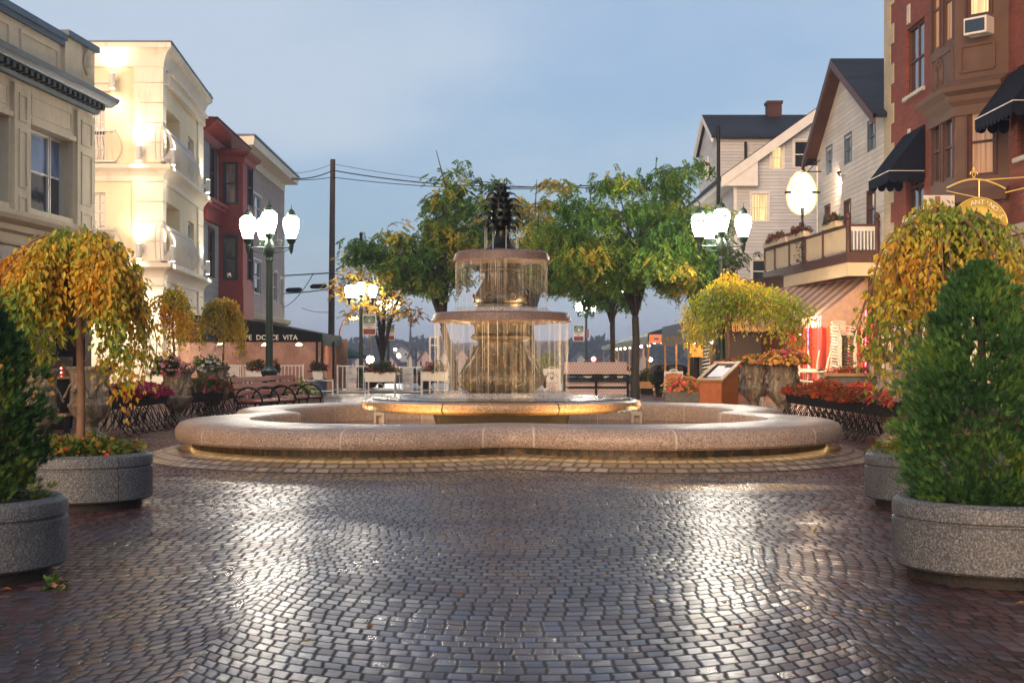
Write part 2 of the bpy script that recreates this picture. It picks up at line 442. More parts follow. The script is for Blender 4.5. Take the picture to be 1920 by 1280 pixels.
def stripes():
    t = NT('striped_awning_canvas'); x, y, z, P = t.pos()
    w = ((x*.2588-y*.9659)/.62).frac()
    k = w.gt(.30)*w.lt(.46)+w.gt(.58)*w.lt(.70)
    n = t.noise(P, 6, 4)
    col = t.mix(k.clamp(), t.ramp(n, [(.3,(.50,.31,.22)),(.7,(.60,.40,.28))]), (.035,.012,.012))
    return t.bsdf(col, .8, 0, .3, t.bump(n, .01, .3))
M['stripes'] = stripes()
def vinyl():
    t = NT('clear_vinyl_wall'); x, y, z, P = t.pos()
    n = t.noise(t.vec(x*1.2, y*1.2, z*.8), 1.6, 5, .7)
    tr = t.n('ShaderNodeBsdfTransparent'); tr.inputs[0].default_value = (.9,.85,.8,1)
    p = t.n('ShaderNodeBsdfPrincipled'); p.inputs['Base Color'].default_value = (.5,.36,.32,1); p.inputs['Roughness'].default_value = .16
    t.l(t.bump(n, .25, .6), p.inputs['Normal'])
    tl = t.n('ShaderNodeBsdfTranslucent'); tl.inputs[0].default_value = (.7,.45,.36,1)
    a = t.n('ShaderNodeMixShader'); a.inputs[0].default_value = .5; t.l(p.outputs[0], a.inputs[1]); t.l(tl.outputs[0], a.inputs[2])
    m = t.n('ShaderNodeMixShader'); t.l(n.ss(.3,.7)*.35+.45, m.inputs[0]); t.l(tr.outputs[0], m.inputs[1]); t.l(a.outputs[0], m.inputs[2])
    t.l(m.outputs[0], t.out.inputs[0]); return t.m
M['vinyl'] = vinyl()
M['neon_red'] = emit('red_neon', (1.0,.05,.12), 9)
M['bulb'] = emit('warm_bulb', (1.0,.72,.38), 40)
M['bulb_small'] = emit('warm_small_bulb', (1.0,.8,.55), 14)
M['strip'] = emit('golden_strip_light', (1.0,.62,.24), 3.5)
M['sconce_lens'] = emit('sconce_lens', (1.0,.8,.55), 30)
M['sodium'] = emit('sodium_streetlight', (1.0,.45,.14), 60)
M['tail'] = emit('red_tail_lamp', (1.0,.1,.08), 14)
M['sign_glow'] = emit('spotlit_sign_glow', (1.0,.87,.72), .75)  # glow stands in for spotlights falling on the egg sign
M['room_lit'] = emit('lit_interior', (1.0,.42,.12), 1.1)

# ------------------------------------------------------------------ facade frame
class Fac:
    def __init__(s, x0, y0, x1, y1, side=1):
        s.o = Vector((x0, y0, 0)); d = Vector((x1-x0, y1-y0, 0)); s.L = d.length; s.u3 = d.normalized()
        s.n3 = Vector((s.u3.y, -s.u3.x, 0))*side
    def pt(s, u, z, n=0): return s.o+s.u3*u+s.n3*n+Vector((0,0,z))
    def U(s, x, n=0):
        k = (x-960)/F; o = s.o+s.n3*n
        return (k*o.y-o.x)/(s.u3.x-k*s.u3.y)
    def Z(s, x, y, n=0):
        u = s.U(x, n); d = (s.o+s.n3*n).y+s.u3.y*u
        return gz(y, d)
def wall(mb, f, u0, u1, z0, z1, holes=(), depth=.16):
    us = sorted({u0, u1, *[h[0] for h in holes], *[h[1] for h in holes]}); zs = sorted({z0, z1, *[h[2] for h in holes], *[h[3] for h in holes]})
    us = [u for u in us if u0 <= u <= u1]; zs = [z for z in zs if z0 <= z <= z1]
    for a, b in zip(us[:-1], us[1:]):
        for c, d in zip(zs[:-1], zs[1:]):
            m, n = (a+b)/2, (c+d)/2
            if any(h[0] < m < h[1] and h[2] < n < h[3] for h in holes): continue
            mb.add([f.pt(a,c), f.pt(b,c), f.pt(b,d), f.pt(a,d)], [(0,1,2,3)])
    for a, b, c, d in [(u0,u1,z0,z1)]+[tuple(h) for h in holes]:
        P_ = [f.pt(a,c), f.pt(b,c), f.pt(b,d), f.pt(a,d)]; Q = [p-f.n3*depth for p in P_]
        mb.add(P_+Q, [(i,(i+1)%4,4+(i+1)%4,4+i) for i in range(4)])
def window(f, u0, u1, z0, z1, parent, frame=M['white_paint'], pane=M['glass'], fw=.06, sash=True, mull=0, rows=0, sill=None, casing=0, n=-.1, lower=None, trim=None):
    m = MB()
    m.fb(f,u0,u0+fw,z0,z1,n,n+.06); m.fb(f,u1-fw,u1,z0,z1,n,n+.06)
    m.fb(f,u0+fw,u1-fw,z1-fw,z1,n,n+.06); m.fb(f,u0+fw,u1-fw,z0,z0+fw,n,n+.06)
    zm = (z0+z1)/2
    if sash: m.fb(f,u0+fw,u1-fw,zm-fw*.4,zm+fw*.4,n,n+.05)
    for i in range(mull):
        u = u0+(u1-u0)*(i+1)/(mull+1); m.fb(f,u-fw*.3,u+fw*.3,z0+fw,z1-fw,n,n+.045)
    for i in range(rows):
        z = z0+(z1-z0)*(i+1)/(rows+1)
        if not sash or abs(z-zm) > .08: m.fb(f,u0+fw,u1-fw,z-fw*.2,z+fw*.2,n,n+.04)
    if casing:
        c = casing
        m.fb(f,u0-c,u0,z0,z1,-.01,.03); m.fb(f,u1,u1+c,z0,z1,-.01,.03); m.fb(f,u0-c,u1+c,z1,z1+c*1.2,-.01,.04)
    w = m.build('window', frame, parent)
    MB().fb(f,u0+fw*.5,u1-fw*.5,(zm if lower else z0)+fw*.5,z1-fw*.5,n-.03,n+.012).build('pane', pane, w)
    if lower: MB().fb(f,u0+fw*.5,u1-fw*.5,z0+fw*.5,zm-.002,n-.03,n+.012).build('pane', lower, w)
    if sill: MB().fb(f,u0-.08,u1+.08,z0-.1,z0-.004,-.12,.09).build('sill', sill, w)
    return w

# ------------------------------------------------------------------ leaves
def leafgeo(c, d, nrm, L, W, fold=.15):
    d = d/np.linalg.norm(d,axis=1,keepdims=True)
    s = np.cross(d, nrm); s /= (np.linalg.norm(s,axis=1,keepdims=True)+1e-9)
    up = np.cross(s, d)
    L = L[:,None]; W = W[:,None]
    N = len(c)
    v = np.stack([c, c+d*L*.38+s*W+up*W*fold*2, c+d*L-up*L*.12, c+d*L*.38-s*W+up*W*fold*2], 1).reshape(-1,3)
    f = np.arange(N*4).reshape(-1,4)
    return v, f
def pick(N, pal, w, clump=None, pos=None, jit=.22):
    """palette colour per leaf, clumped by a smooth field over position"""
    pal = np.array(pal); w = np.array(w)/np.sum(w); cw = np.cumsum(w)
    r = rng.random(N)
    if pos is not None and clump:
        ph = np.array([1.3, 2.1, .7]); q = pos/clump
        fld = (np.sin(q[:,0]*2.1+ph[0]+np.sin(q[:,2]*1.7)*1.2)+np.sin(q[:,1]*1.9+ph[1]+q[:,2])+np.sin(q[:,2]*2.3+ph[2]+q[:,0]*.8))/3
        r = np.clip((fld*.5+.5)*.62+r*.38, 0, .9999)
    i = np.searchsorted(cw, r).clip(0, len(pal)-1)
    return pal[i]*(1+jit*(rng.random((N,1))*2-1))
def leafobj(name, c, d, nrm, L, W, cols, parent, mat, fold=.15, stuff=False):
    v, f = leafgeo(c, d, nrm, L, W, fold)
    o = link(name, v, f, mat, parent, col=np.repeat(cols, 4, 0))
    return o
def rdir(N, z=0.0):
    v = rng.normal(size=(N,3)); v[:,2] += z
    return v/np.linalg.norm(v,axis=1,keepdims=True)

def locust(label, base, top_z, cr, trunk_r, split, leaves, pal, wts, lean=0.0, nl=7, bark='bark', droop=.5, flat=1.0, seed=1, group='street trees around the plaza', leafL=.13, sparse=1.0, cbot=None):
    r = random.Random(seed); base = Vector(base)
    t = thing('locust_tree', label, 'tree', base, 0, group)
    m = MB(); tips = []
    sp = base+Vector((lean*.4, 0, split))
    m.tube([base+Vector((0,0,-.05)), base+Vector((r.uniform(-.04,.04),0,split*.35)), base+Vector((lean*.25+.03,0,split*.7)), sp], [trunk_r*1.25, trunk_r, trunk_r*.92, trunk_r*.85], 10)
    ch = top_z-(base.z+split)
    cb = (base.z+split) if cbot is None else cbot
    for i in range(nl):
        az = 2*PI*(i+r.uniform(-.25,.25))/nl
        el = r.uniform(.35, .98) if i else 1.0
        rad = cr*r.uniform(.55,.95)*(1 if i else .15)
        end = Vector((base.x+lean+rad*math.cos(az), base.y+rad*math.sin(az)*flat, cb+ (top_z-cb)*el*.93))
        mid = sp.lerp(end, .45)+Vector((0,0,ch*.10))+Vector((r.uniform(-.1,.1),r.uniform(-.1,.1),0))*cr
        pts = [sp, sp.lerp(mid,.5)+Vector((0,0,.05*ch)), mid, mid.lerp(end,.5)+Vector((r.uniform(-.1,.1)*cr,0,0)), end]
        m.tube(pts, [trunk_r*.62, trunk_r*.5, trunk_r*.36, trunk_r*.22, trunk_r*.08], 7)
        for j in range(9):
            k = r.uniform(.25, 1.0); q = pts[0]
            kk = k*4; a = int(min(3, kk)); q = pts[a].lerp(pts[a+1], kk-a)
            a2 = az+r.uniform(-1.5,1.5); ln = cr*r.uniform(.25,.62)
            e = q+Vector((math.cos(a2)*ln, math.sin(a2)*ln*flat, r.uniform(-.25,.45)*ln))
            e.z = min(e.z, top_z-.1)
            md = q.lerp(e,.5)+Vector((0,0,.12*ln))
            m.tube([q, md, e], [trunk_r*.17, trunk_r*.11, trunk_r*.045], 5)
            tips.append((e, ln)); tips.append((md, ln*.6))
            for h in range(3):
                a3 = a2+r.uniform(-1.2,1.2); l3 = ln*r.uniform(.3,.6)
                e3 = md.lerp(e, r.random())+Vector((math.cos(a3)*l3, math.sin(a3)*l3*flat, r.uniform(-.35,.3)*l3))
                m.tube([md.lerp(e, .4), e3], [trunk_r*.07, trunk_r*.03], 4)
                tips.append((e3, l3))
    m.build('trunk', M[bark], t, smooth=60)
    # compound leaves: fronds hang from the twigs, leaflets paired along each frond
    nf = leaves//12
    tv = np.array([tuple(p) for p, l in tips]); sel = rng.integers(0, len(tv), nf)
    ctr = tv[sel]+rng.normal(size=(nf,3))*np.array([cr*.085, cr*.085*flat, cr*.055])
    fd = rdir(nf); fd[:,2] = fd[:,2]*.35-droop; fd /= np.linalg.norm(fd,axis=1,keepdims=True)
    fl = leafL*rng.uniform(1.6,2.9,nf)
    fcol = pick(nf, pal, wts, cr*.33, ctr)
    cs=[]; ds=[]; cl=[]
    side = np.cross(fd, np.array([0,0,1.0])+rng.normal(size=(nf,3))*.3); side /= np.linalg.norm(side,axis=1,keepdims=True)
    for k in range(6):
        for sg in (-1,1):
            q = (k+.6)/6
            p = ctr+fd*(fl*q)[:,None]; p[:,2] -= fl*q*q*.35
            cs.append(p); ds.append(side*sg*.8+fd*.55+np.array([0,0,-.25])); cl.append(fcol)
    c = np.concatenate(cs); d = np.concatenate(ds); cl = np.concatenate(cl)*(1+.18*(rng.random((len(c),1))*2-1))
    N = len(c); L = leafL*rng.uniform(.6,1.05,N)
    leafobj('crown', c, d, rdir(N,1.2), L, L*.27, cl, t, M['leaf'])
    return t

def weeping(label, base, trunk_top, R, rise, drop, ns, pal, wts, leafL, name='weeping_tree', ecc=1.0, seed=1, group='weeping trees in planters', trunk_r=.035, skew=0.0, dens=1.0):
    r = random.Random(seed); base = Vector(base)
    t = thing(name, label, 'tree', base, 0, group)
    m = MB(); top = base+Vector((0,0,trunk_top))
    m.tube([base+Vector((0,0,-.05)), base.lerp(top,.35)+Vector((.012,0,0)), base.lerp(top,.7)-Vector((.01,0,0)), top], [trunk_r*1.15, trunk_r, trunk_r*.95, trunk_r*.9], 10)
    cs=[]; ds=[]
    nb = max(14, ns//12); bn_ = [(2*PI*(i+r.uniform(-.4,.4))/nb*5.0, r.random()**.5*.8+.2, r.uniform(.35,1.12)) for i in range(nb)]
    for i in range(ns):
        ba, br, bl = bn_[i%nb]; az = ba+r.gauss(0,.10); rr = R*min(1.12,max(.1,br+r.gauss(0,.06))); ri = rise*r.uniform(.6,1.08)*(1-.42*rr/R); dr = drop*bl*r.uniform(.8,1.08)*(.55+.45*rr/R)
        st = top-Vector((0,0,r.uniform(0,.12)))
        pts=[]
        K = 14
        wob = r.uniform(-.3,.3)
        for k in range(K+1):
            q = k/K
            rad = rr*(1-(1-min(1,q*1.15))**1.8)*(1+.07*math.sin(q*9+az*3))
            zz = ri*math.sin(min(1,q*3.2)*PI/2)-dr*max(0,(q-.14)/.86)**1.3
            a = az+wob*q
            pts.append(st+Vector((rad*math.cos(a)*ecc+skew*q, rad*math.sin(a), zz)))
        if i % 3 == 0: m.tube(pts, [trunk_r*(.42-.36*k/K) for k in range(K+1)], 5)
        for k in range(1, K+1):
            for h in range(int(3*dens) if k > 3 else int(2*dens)):
                p = pts[k-1].lerp(pts[k], r.random())
                o = Vector((r.gauss(0,1), r.gauss(0,1), r.gauss(0,.6)))*leafL*.55
                cs.append(p+o); ds.append((o.normalized().x*.55+r.gauss(0,.25), o.normalized().y*.55+r.gauss(0,.25), -1.0+r.gauss(0,.35)))
    m.build('trunk', M['bark_tan'], t, smooth=60)
    c = np.array([tuple(q) for q in cs]); d = np.array(ds); N = len(c); L = leafL*rng.uniform(.38,1.25,N)
    cols = pick(N, pal, wts, R*.5, c)
    leafobj('crown', c, d, rdir(N,.4), L, L*.29, cols, t, M['leaf'], .22)
    return t

def mound(name, parent, ctr, rx, ry, rz, nl, nf, leafpal, flpal, leafL=.05, flL=.035, rot=0.0, wl=None, wf=None):
    """a mound of leaves with flower heads over it"""
    def pts(n, k):
        v = rdir(n); v[:,2] = np.abs(v[:,2]); rad = rng.uniform(k,1.05,n)[:,None]
        bump = 1+.18*np.sin(v[:,0:1]*7+v[:,1:2]*5)
        p = v*rad*bump*np.array([rx,ry,rz]); c_, s_ = math.cos(rot), math.sin(rot)
        q = p.copy(); q[:,0] = p[:,0]*c_-p[:,1]*s_; q[:,1] = p[:,0]*s_+p[:,1]*c_
        return q+np.array(tuple(ctr)), v
    p, v = pts(nl, .5)
    L = leafL*rng.uniform(.6,1.2,nl)
    a = leafobj(name, p, v+rdir(nl)*.8, rdir(nl,1), L, L*.38, pick(nl, leafpal, wl or [1]*len(leafpal), rx*.5, p), parent, M['leaf'])
    if nf:
        p, v = pts(nf, .92)
        cs=[];ds=[];cl=[]
        fc = pick(nf, flpal, wf or [1]*len(flpal), rx*.45, p)
        v2 = v+np.array([0,-.5,.5]); v2 /= np.linalg.norm(v2,axis=1,keepdims=True)
        t1 = np.cross(v2, rdir(nf)); t1 /= np.linalg.norm(t1,axis=1,keepdims=True); t2 = np.cross(v2,t1)
        for k in range(5):
            an = 2*PI*k/5
            cs.append(p); ds.append(t1*math.cos(an)+t2*math.sin(an)+v2*.35); cl.append(fc)
        c = np.concatenate(cs); N=len(c); L = flL*np.tile(rng.uniform(.7,1.2,nf),5)
        nr = np.tile(v2,(5,1))
        leafobj('blossoms', c, np.concatenate(ds), nr, L, L*.45, np.concatenate(cl), parent, M['petal'])
    return a
def text(mb, s, size, origin, ex, ez, ext=.006, align='CENTER'):
    cu = bpy.data.curves.new('t','FONT'); cu.body = s; cu.size = size; cu.extrude = ext; cu.align_x = align; cu.align_y = 'CENTER'; cu.resolution_u = 3
    o = bpy.data.objects.new('t', cu); C.objects.link(o); bpy.context.view_layer.update()
    me = bpy.data.meshes.new_from_object(o.evaluated_get(bpy.context.evaluated_depsgraph_get()))
    ex = Vector(ex).normalized(); ez = Vector(ez).normalized(); en = ex.cross(ez); origin = Vector(origin)
    mb.add([origin+ex*v.co.x+ez*v.co.y+en*v.co.z for v in me.vertices], [tuple(p.vertices) for p in me.polygons])
    bpy.data.objects.remove(o); bpy.data.meshes.remove(me); bpy.data.curves.remove(cu)
    return mb
def arctext(mb, s, size, ctr, R, a0, a1, ex, ez, ext=.006):
    ctr = Vector(ctr); ex = Vector(ex).normalized(); ez = Vector(ez).normalized()
    for i, ch in enumerate(s):
        a = a0+(a1-a0)*(i+.5)/len(s)
        rad = ex*math.cos(a)+ez*math.sin(a); tan = ex*math.sin(a)-ez*math.cos(a)
        if ch != ' ': text(mb, ch, size, ctr+rad*R, tan, rad, ext)
def light(name, typ, loc, e, c, parent=None, r=.05, target=None, ang=60, blend=.6):
    l = bpy.data.lights.new(name, typ); l.energy = e; l.color = c; l.shadow_soft_size = r
    if typ == 'SPOT': l.spot_size = math.radians(ang); l.spot_blend = blend
    o = bpy.data.objects.new(name, l); C.objects.link(o); o.location = loc
    if target is not None: o.rotation_euler = (Vector(target)-Vector(loc)).to_track_quat('-Z','Y').to_euler()
    if parent is not None:
        o.parent = parent; o.matrix_parent_inverse = parent.matrix_basis.inverted()
    return o
def sweep(mb, path, prof, closed=False, cap=True):
    """profile (n outward, z) swept along a 2D path with mitred corners; outward = right of travel"""
    P = [Vector((p[0], p[1])) for p in path]; n = len(P); offs = []
    for i in range(n):
        a = P[i]-P[i-1] if (i or closed) else None; b = P[(i+1)%n]-P[i] if (i < n-1 or closed) else None
        nn = [Vector((d.y, -d.x)).normalized() for d in (a, b) if d is not None]
        m = sum(nn, Vector((0,0))); m.normalize(); offs.append(m/max(.3, m.dot(nn[0])))
    k = len(prof); vs = []
    for i in range(n):
        for q, z in prof: vs.append((P[i].x+offs[i].x*q, P[i].y+offs[i].y*q, z))
    fs = []
    for i in range(n if closed else n-1):
        j = (i+1) % n
        for q in range(k): fs.append((i*k+q, j*k+q, j*k+(q+1)%k, i*k+(q+1)%k))
    if not closed and cap: fs += [tuple(range(k)), tuple(range((n-1)*k+k-1, (n-1)*k-1, -1))]
    return mb.add(vs, fs)

# ------------------------------------------------------------------ setting
m = MB(); m.add([(-40,-12,0),(40,-12,0),(40,47.5,0),(-40,47.5,0)], [(0,1,2,3)])
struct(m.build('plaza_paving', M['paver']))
m = MB(); m.add([(-60,47.5,.012),(60,47.5,.012),(60,51,.012),(-60,51,.012)], [(0,1,2,3)])
struct(m.build('pavement', M['concrete']))
m = MB(); m.add([(-80,51,-.11),(80,51,-.11),(80,70,-.11),(-80,70,-.11)], [(0,1,2,3)]); m.add([(-60,51,.012),(60,51,.012),(60,51,-.11),(-60,51,-.11)], [(0,3,2,1)])
struct(m.build('road', M['asphalt']))
m = MB()
nx, ny = 40, 40; vs = []; fs = []
ys = [70*(900/70)**(j/ny) for j in range(ny+1)]
for j in range(ny+1):
    for i in range(nx+1):
        X = (i/nx-.5)*2.0*ys[j]*.75; Y = ys[j]
        z = -.12-3.2*min(1,max(0,(Y-75)/150))+max(0,(Y-420))/480*15*(.75+.25*math.sin(X*.012+1))
        vs.append((X, Y, z))
for j in range(ny):
    for i in range(nx): a = j*(nx+1)+i; fs.append((a,a+1,a+nx+2,a+nx+1))
m.add(vs, fs); M['earth'] = paint('dark_turf', (.03,.04,.022), .9, .4, .1)
struct(m.build('terrain', M['earth'], smooth=180))
m = MB(); m.add([(-900,-60,-3.6),(900,-60,-3.6),(900,1200,-3.6),(-900,1200,-3.6)], [(0,1,2,3)])
struct(m.build('ground', M['earth']))

# ------------------------------------------------------------------ fountain
FC = Vector((-.15, 19.9, 0)); AX, AY = 4.3, 4.72; BC = Vector((-.04, 19.9, 0))
def qr(a):
    c, r = .405, .6; s = 0; k = 22
    for sx in (-1,1):
        for sy in (-1,1):
            b = math.cos(a)*c*sx+math.sin(a)*c*sy; dd = b*b-(2*c*c-r*r)
            if dd > 0: s += math.exp(k*(b+math.sqrt(dd)))
    return math.log(s)/k*.985
def qp(a, ox=0, kx=1, ky=1):
    """outer outline at angle a, offset outward by ox, or scaled inward"""
    e = .004
    p = [Vector((AX*kx*qr(q)*math.cos(q), AY*ky*qr(q)*math.sin(q), 0)) for q in (a-e, a, a+e)]
    t = (p[2]-p[0]).normalized(); return BC+p[1]+Vector((t.y,-t.x,0))*ox
ft = thing('fountain', 'tiered granite fountain with bronze pineapple top in a four-lobed basin', 'fountain', FC)
prof_o = [(0,.445),(-.01,.445)]
def rim_section(a):
    po = qp(a); pi = qp(a, 0, .80, .745); d = (po-pi); w = d.length; d.normalize()
    s = [(0.0,.02),(0.0,.40),(.02,.435),(.07,.45),(w*.5,.462),(w-.28,.455),(w-.14,.443),(w-.055,.415),(w-.012,.365),(w,.31),(w-.004,.24),(w-.03,.213),(w-.09,.218),(w-.12,.26),(w-.25,.26),(w-.27,.02)]
    return [pi+d*q+Vector((0,0,z)) for q, z in s]
m = MB(); cuts = [4.3, 23.5, 46, 66, 90, 112, 134, 156.5, 175.7]
cuts = sorted([-90+c for c in cuts]+[-90-c for c in cuts])
for a0, a1 in zip(cuts, cuts[1:]+[cuts[0]+360]):
    a0, a1 = math.radians(a0), math.radians(a1); g = .0024; K = max(4, int((a1-a0)/.045)); vs = []; fs = []
    for i in range(K+1): vs += rim_section(a0+g+(a1-a0-2*g)*i/K)
    k = len(rim_section(0))
    for i in range(K):
        for q in range(k-1): fs.append((i*k+q, i*k+q+1, (i+1)*k+q+1, (i+1)*k+q))
    fs += [tuple(range(k))[::-1], tuple(K*k+q for q in range(k))]
    m.add(vs, fs)
m.build('basin_wall', M['granite'], ft, smooth=40)
K = 160; vs = []; fs = []
for i in range(K):
    sct = rim_section(2*PI*i/K); c_ = sum(sct, Vector())/len(sct)
    vs += [c_+(p-c_)*.992 for p in sct]
k = len(rim_section(0))
for i in range(K):
    for q in range(k-1): fs.append((i*k+q, i*k+q+1, ((i+1)%K)*k+q+1, ((i+1)%K)*k+q))
MB().add(vs, fs).build('mortar_core', M['mortar'], ft, smooth=40)
# sloping cobble apron with its own joints laid along the outline
K = 240; rows = [(-.24,.125),(-.02,.115),(.14,.08),(.28,.042),(.42,.004)]
vs = []; fs = []; uvs = []
per = [0]
for i in range(K): per.append(per[-1]+(qp(2*PI*(i+1)/K)-qp(2*PI*i/K)).length)
for i in range(K+1):
    for j, (o, z) in enumerate(rows): p = qp(2*PI*i/K, o); vs.append((p.x, p.y, z)); uvs.append((per[i]/.15, j))
n = len(rows)
for i in range(K):
    for j in range(n-1): fs.append((i*n+j, i*n+j+1, (i+1)*n+j+1, (i+1)*n+j))
ap = link('apron', vs, fs, M['cobble'], ft, smooth=60)
ul = ap.data.uv_layers.new(name='uv')
for lp in ap.data.loops: ul.data[lp.index].uv = uvs[lp.vertex_index]
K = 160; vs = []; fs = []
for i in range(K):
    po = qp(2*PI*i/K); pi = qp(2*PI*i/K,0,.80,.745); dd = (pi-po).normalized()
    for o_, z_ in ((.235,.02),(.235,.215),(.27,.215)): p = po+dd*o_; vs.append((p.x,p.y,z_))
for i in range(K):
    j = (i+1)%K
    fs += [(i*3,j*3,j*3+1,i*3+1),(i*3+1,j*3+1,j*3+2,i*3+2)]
link('plinth', vs, fs, M['granite_stain'], ft, smooth=60)  # dark band added under the rim; the undercut's shade is put into its colour
# light strip tucked under the overhang
K = 120
MB().tube([qp(2*PI*i/K)+(qp(2*PI*i/K,0,.80,.745)-qp(2*PI*i/K)).normalized()*.215+Vector((0,0,.234)) for i in range(K+1)], .009, 4, False).build('light_strip', M['strip'], ft)
K = 96
MB().add([qp(2*PI*i/K, 0, .81, .755)+Vector((0,0,.19)) for i in range(K)], [tuple(range(K))]).build('pool_water', M['pool'], ft)
# raised disc
m = MB()
for i in range(8):
    a0, a1 = 2*PI*(i+.5)/8-PI/2, 2*PI*(i+1.5)/8-PI/2; vs = []; fs = []; g = .004
    pr = [(1.1,.50),(1.78,.475),(1.93,.488),(1.985,.52),(2.0,.565),(1.975,.62),(1.9,.648),(1.3,.655),(.4,.66)]
    for j in range(13):
        a = a0+g+(a1-a0-2*g)*j/12; vs += [FC+Vector((r*math.cos(a), r*math.sin(a), z)) for r, z in pr]
    k = len(pr)
    for j in range(12):
        for q in range(k-1): fs.append((j*k+q, (j+1)*k+q, (j+1)*k+q+1, j*k+q+1))
    m.add(vs, fs)
dsk = m.build('disc', M['granite_wet'], ft, smooth=40)
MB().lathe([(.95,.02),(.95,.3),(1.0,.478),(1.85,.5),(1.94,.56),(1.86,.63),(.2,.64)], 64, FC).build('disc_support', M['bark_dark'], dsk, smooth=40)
MB().lathe([(1.86,.6605),(1.2,.6665),(.3,.668)][::-1], 64, FC).build('water_film', M['wetfilm'], dsk)
pl = MB().lathe([(.5,.64),(.5,.73),(.47,.745),(.53,.80),(.60,.86),(.635,.915),(.62,.97),(.55,1.06),(.46,1.16),(.385,1.27),(.345,1.37),(.335,1.45),(.36,1.475),(.43,1.50),(.44,1.535),(.42,1.56),(.38,1.575),(.385,1.66),(.42,1.73)], 48, FC, sq=4.2, rot=PI/4*0).build('pedestal', M['granite_stain'], ft, smooth=50)
m = MB()
for fa in (0, PI/2, PI, 3*PI/2):
    rr = Matrix.Rotation(fa,4,'Z')
    for sx in (-1,1):
        pts = []
        for k in range(40):
            q = k/39; a = q*4.2*PI; r = .025+.085*q
            z = .905+math.sin(a)*r; x = sx*(.235+math.cos(a)*r)
            dep = .625 if z < .93 else .625-(z-.93)*.72
            pts.append(FC+rr@Vector((x, -dep*.99, z)))
        pts += [FC+rr@Vector((sx*(.36-.1*k/8), -(.56-.235*k/8+.02), 1.0+.4*k/8)) for k in range(9)]
        m.tube(pts, .016, 6)
        pts = [FC+rr@Vector((sx*(.2+math.cos(k/20*3.4*PI)*(.02+.05*k/20)), -.365-.03, 1.33+math.sin(k/20*3.4*PI)*(.02+.05*k/20))) for k in range(21)]
        m.tube(pts, .012, 6)
    for k in range(3): m.tube([FC+rr@Vector((-.11,-.63,.87+.045*k)), FC+rr@Vector((.11,-.63,.87+.045*k))], .012, 6)
m.build('scroll_ornament', M['granite_stain'], pl, smooth=60)
MB().lathe([(.3,1.70),(.55,1.705),(.86,1.735),(.985,1.735),(1.005,1.755),(.965,1.855),(.93,1.875),(.88,1.868),(.5,1.84)], 64, FC).build('bowl', M['granite_bowl'], ft, smooth=35)
MB().lathe([(.9,1.861),(.02,1.866)], 48, FC).build('bowl_water', M['wetfilm'], ft)
pu = MB().lathe([(.37,1.84),(.37,1.99),(.34,2.0),(.38,2.03),(.395,2.08),(.375,2.14),(.32,2.23),(.27,2.32),(.245,2.40),(.25,2.45),(.29,2.47),(.295,2.50),(.27,2.515),(.28,2.60)], 48, FC, sq=4.2).build('pedestal', M['granite_stain'], ft, smooth=50)
m = MB()
for fa in (0, PI/2, PI, 3*PI/2):
    rr = Matrix.Rotation(fa,4,'Z')
    for sx in (-1,1):
        m.tube([FC+rr@Vector((sx*(.16+math.cos(k/30*4*PI)*(.015+.06*k/30)), -.40, 2.09+math.sin(k/30*4*PI)*(.012+.05*k/30))) for k in range(31)], .011, 6)
m.build('scroll_ornament', M['granite_stain'], pu, smooth=60)
MB().lathe([(.2,2.565),(.42,2.575),(.62,2.60),(.685,2.60),(.70,2.615),(.665,2.72),(.63,2.745),(.6,2.74),(.3,2.73)], 64, FC).build('bowl', M['granite_bowl'], ft, smooth=35)
MB().lathe([(.61,2.737),(.02,2.742)], 48, FC).build('bowl_water', M['wetfilm'], ft)
fin = MB().lathe([(.2,2.735),(.235,2.76),(.24,2.79),(.2,2.82),(.15,2.87),(.105,2.95),(.085,3.03),(.09,3.06),(.11,3.09),(.14,3.17),(.15,3.28),(.135,3.40),(.10,3.5),(.07,3.56),(.075,3.68),(.06,3.7)], 32, FC).build('pineapple_finial', M['bronze'], ft, smooth=50)
m = MB()
def fleaf(mb, base, az, L, up, w, curl):
    rad = Vector((math.cos(az), math.sin(az), 0)); tg = Vector((-math.sin(az), math.cos(az), 0)); vs = []
    K = 7
    for k in range(K+1):
        q = k/K
        p = base+rad*(L*q)+Vector((0,0,up*math.sin(q*PI*.62)-curl*q**4))
        wd = w*math.sin(PI*min(.97,(q*.8+.2)))**.7; wd = max(wd, .004)
        vs += [p-tg*wd+Vector((0,0,.25*wd)), p+Vector((0,0,-.006)), p+tg*wd+Vector((0,0,.25*wd)), p+Vector((0,0,.016))]
    fs = []
    for k in range(K):
        a = k*4; b = a+4
        fs += [(a,a+1,b+1,b),(a+1,a+2,b+2,b+1),(a+2,a+3,b+3,b+2),(a+3,a,b,b+3)]
    fs += [(3,2,1,0), (K*4,K*4+1,K*4+2,K*4+3)]
    mb.add(vs, fs)
for zi, rb, L, up, cnt, w, cu in ((3.05,.09,.17,.075,7,.045,.085),(3.12,.11,.185,.10,8,.045,.07),(3.21,.125,.185,.125,8,.045,.06),(3.31,.12,.17,.135,8,.043,.05),(3.40,.10,.15,.135,7,.04,.04),(3.49,.07,.115,.13,7,.034,.03),(3.58,.045,.08,.12,6,.026,.03),(3.64,.035,.05,.10,5,.02,.01)):
    for k in range(cnt):
        az = 2*PI*(k+.5*(int(zi*100)%2))/cnt+zi*3
        fleaf(m, FC+Vector((rb*.8*math.cos(az), rb*.8*math.sin(az), zi)), az, L*1.32, up*.82, w*1.25, cu*1.2)
m.build('pineapple_leaves', M['bronze'], fin, smooth=50)
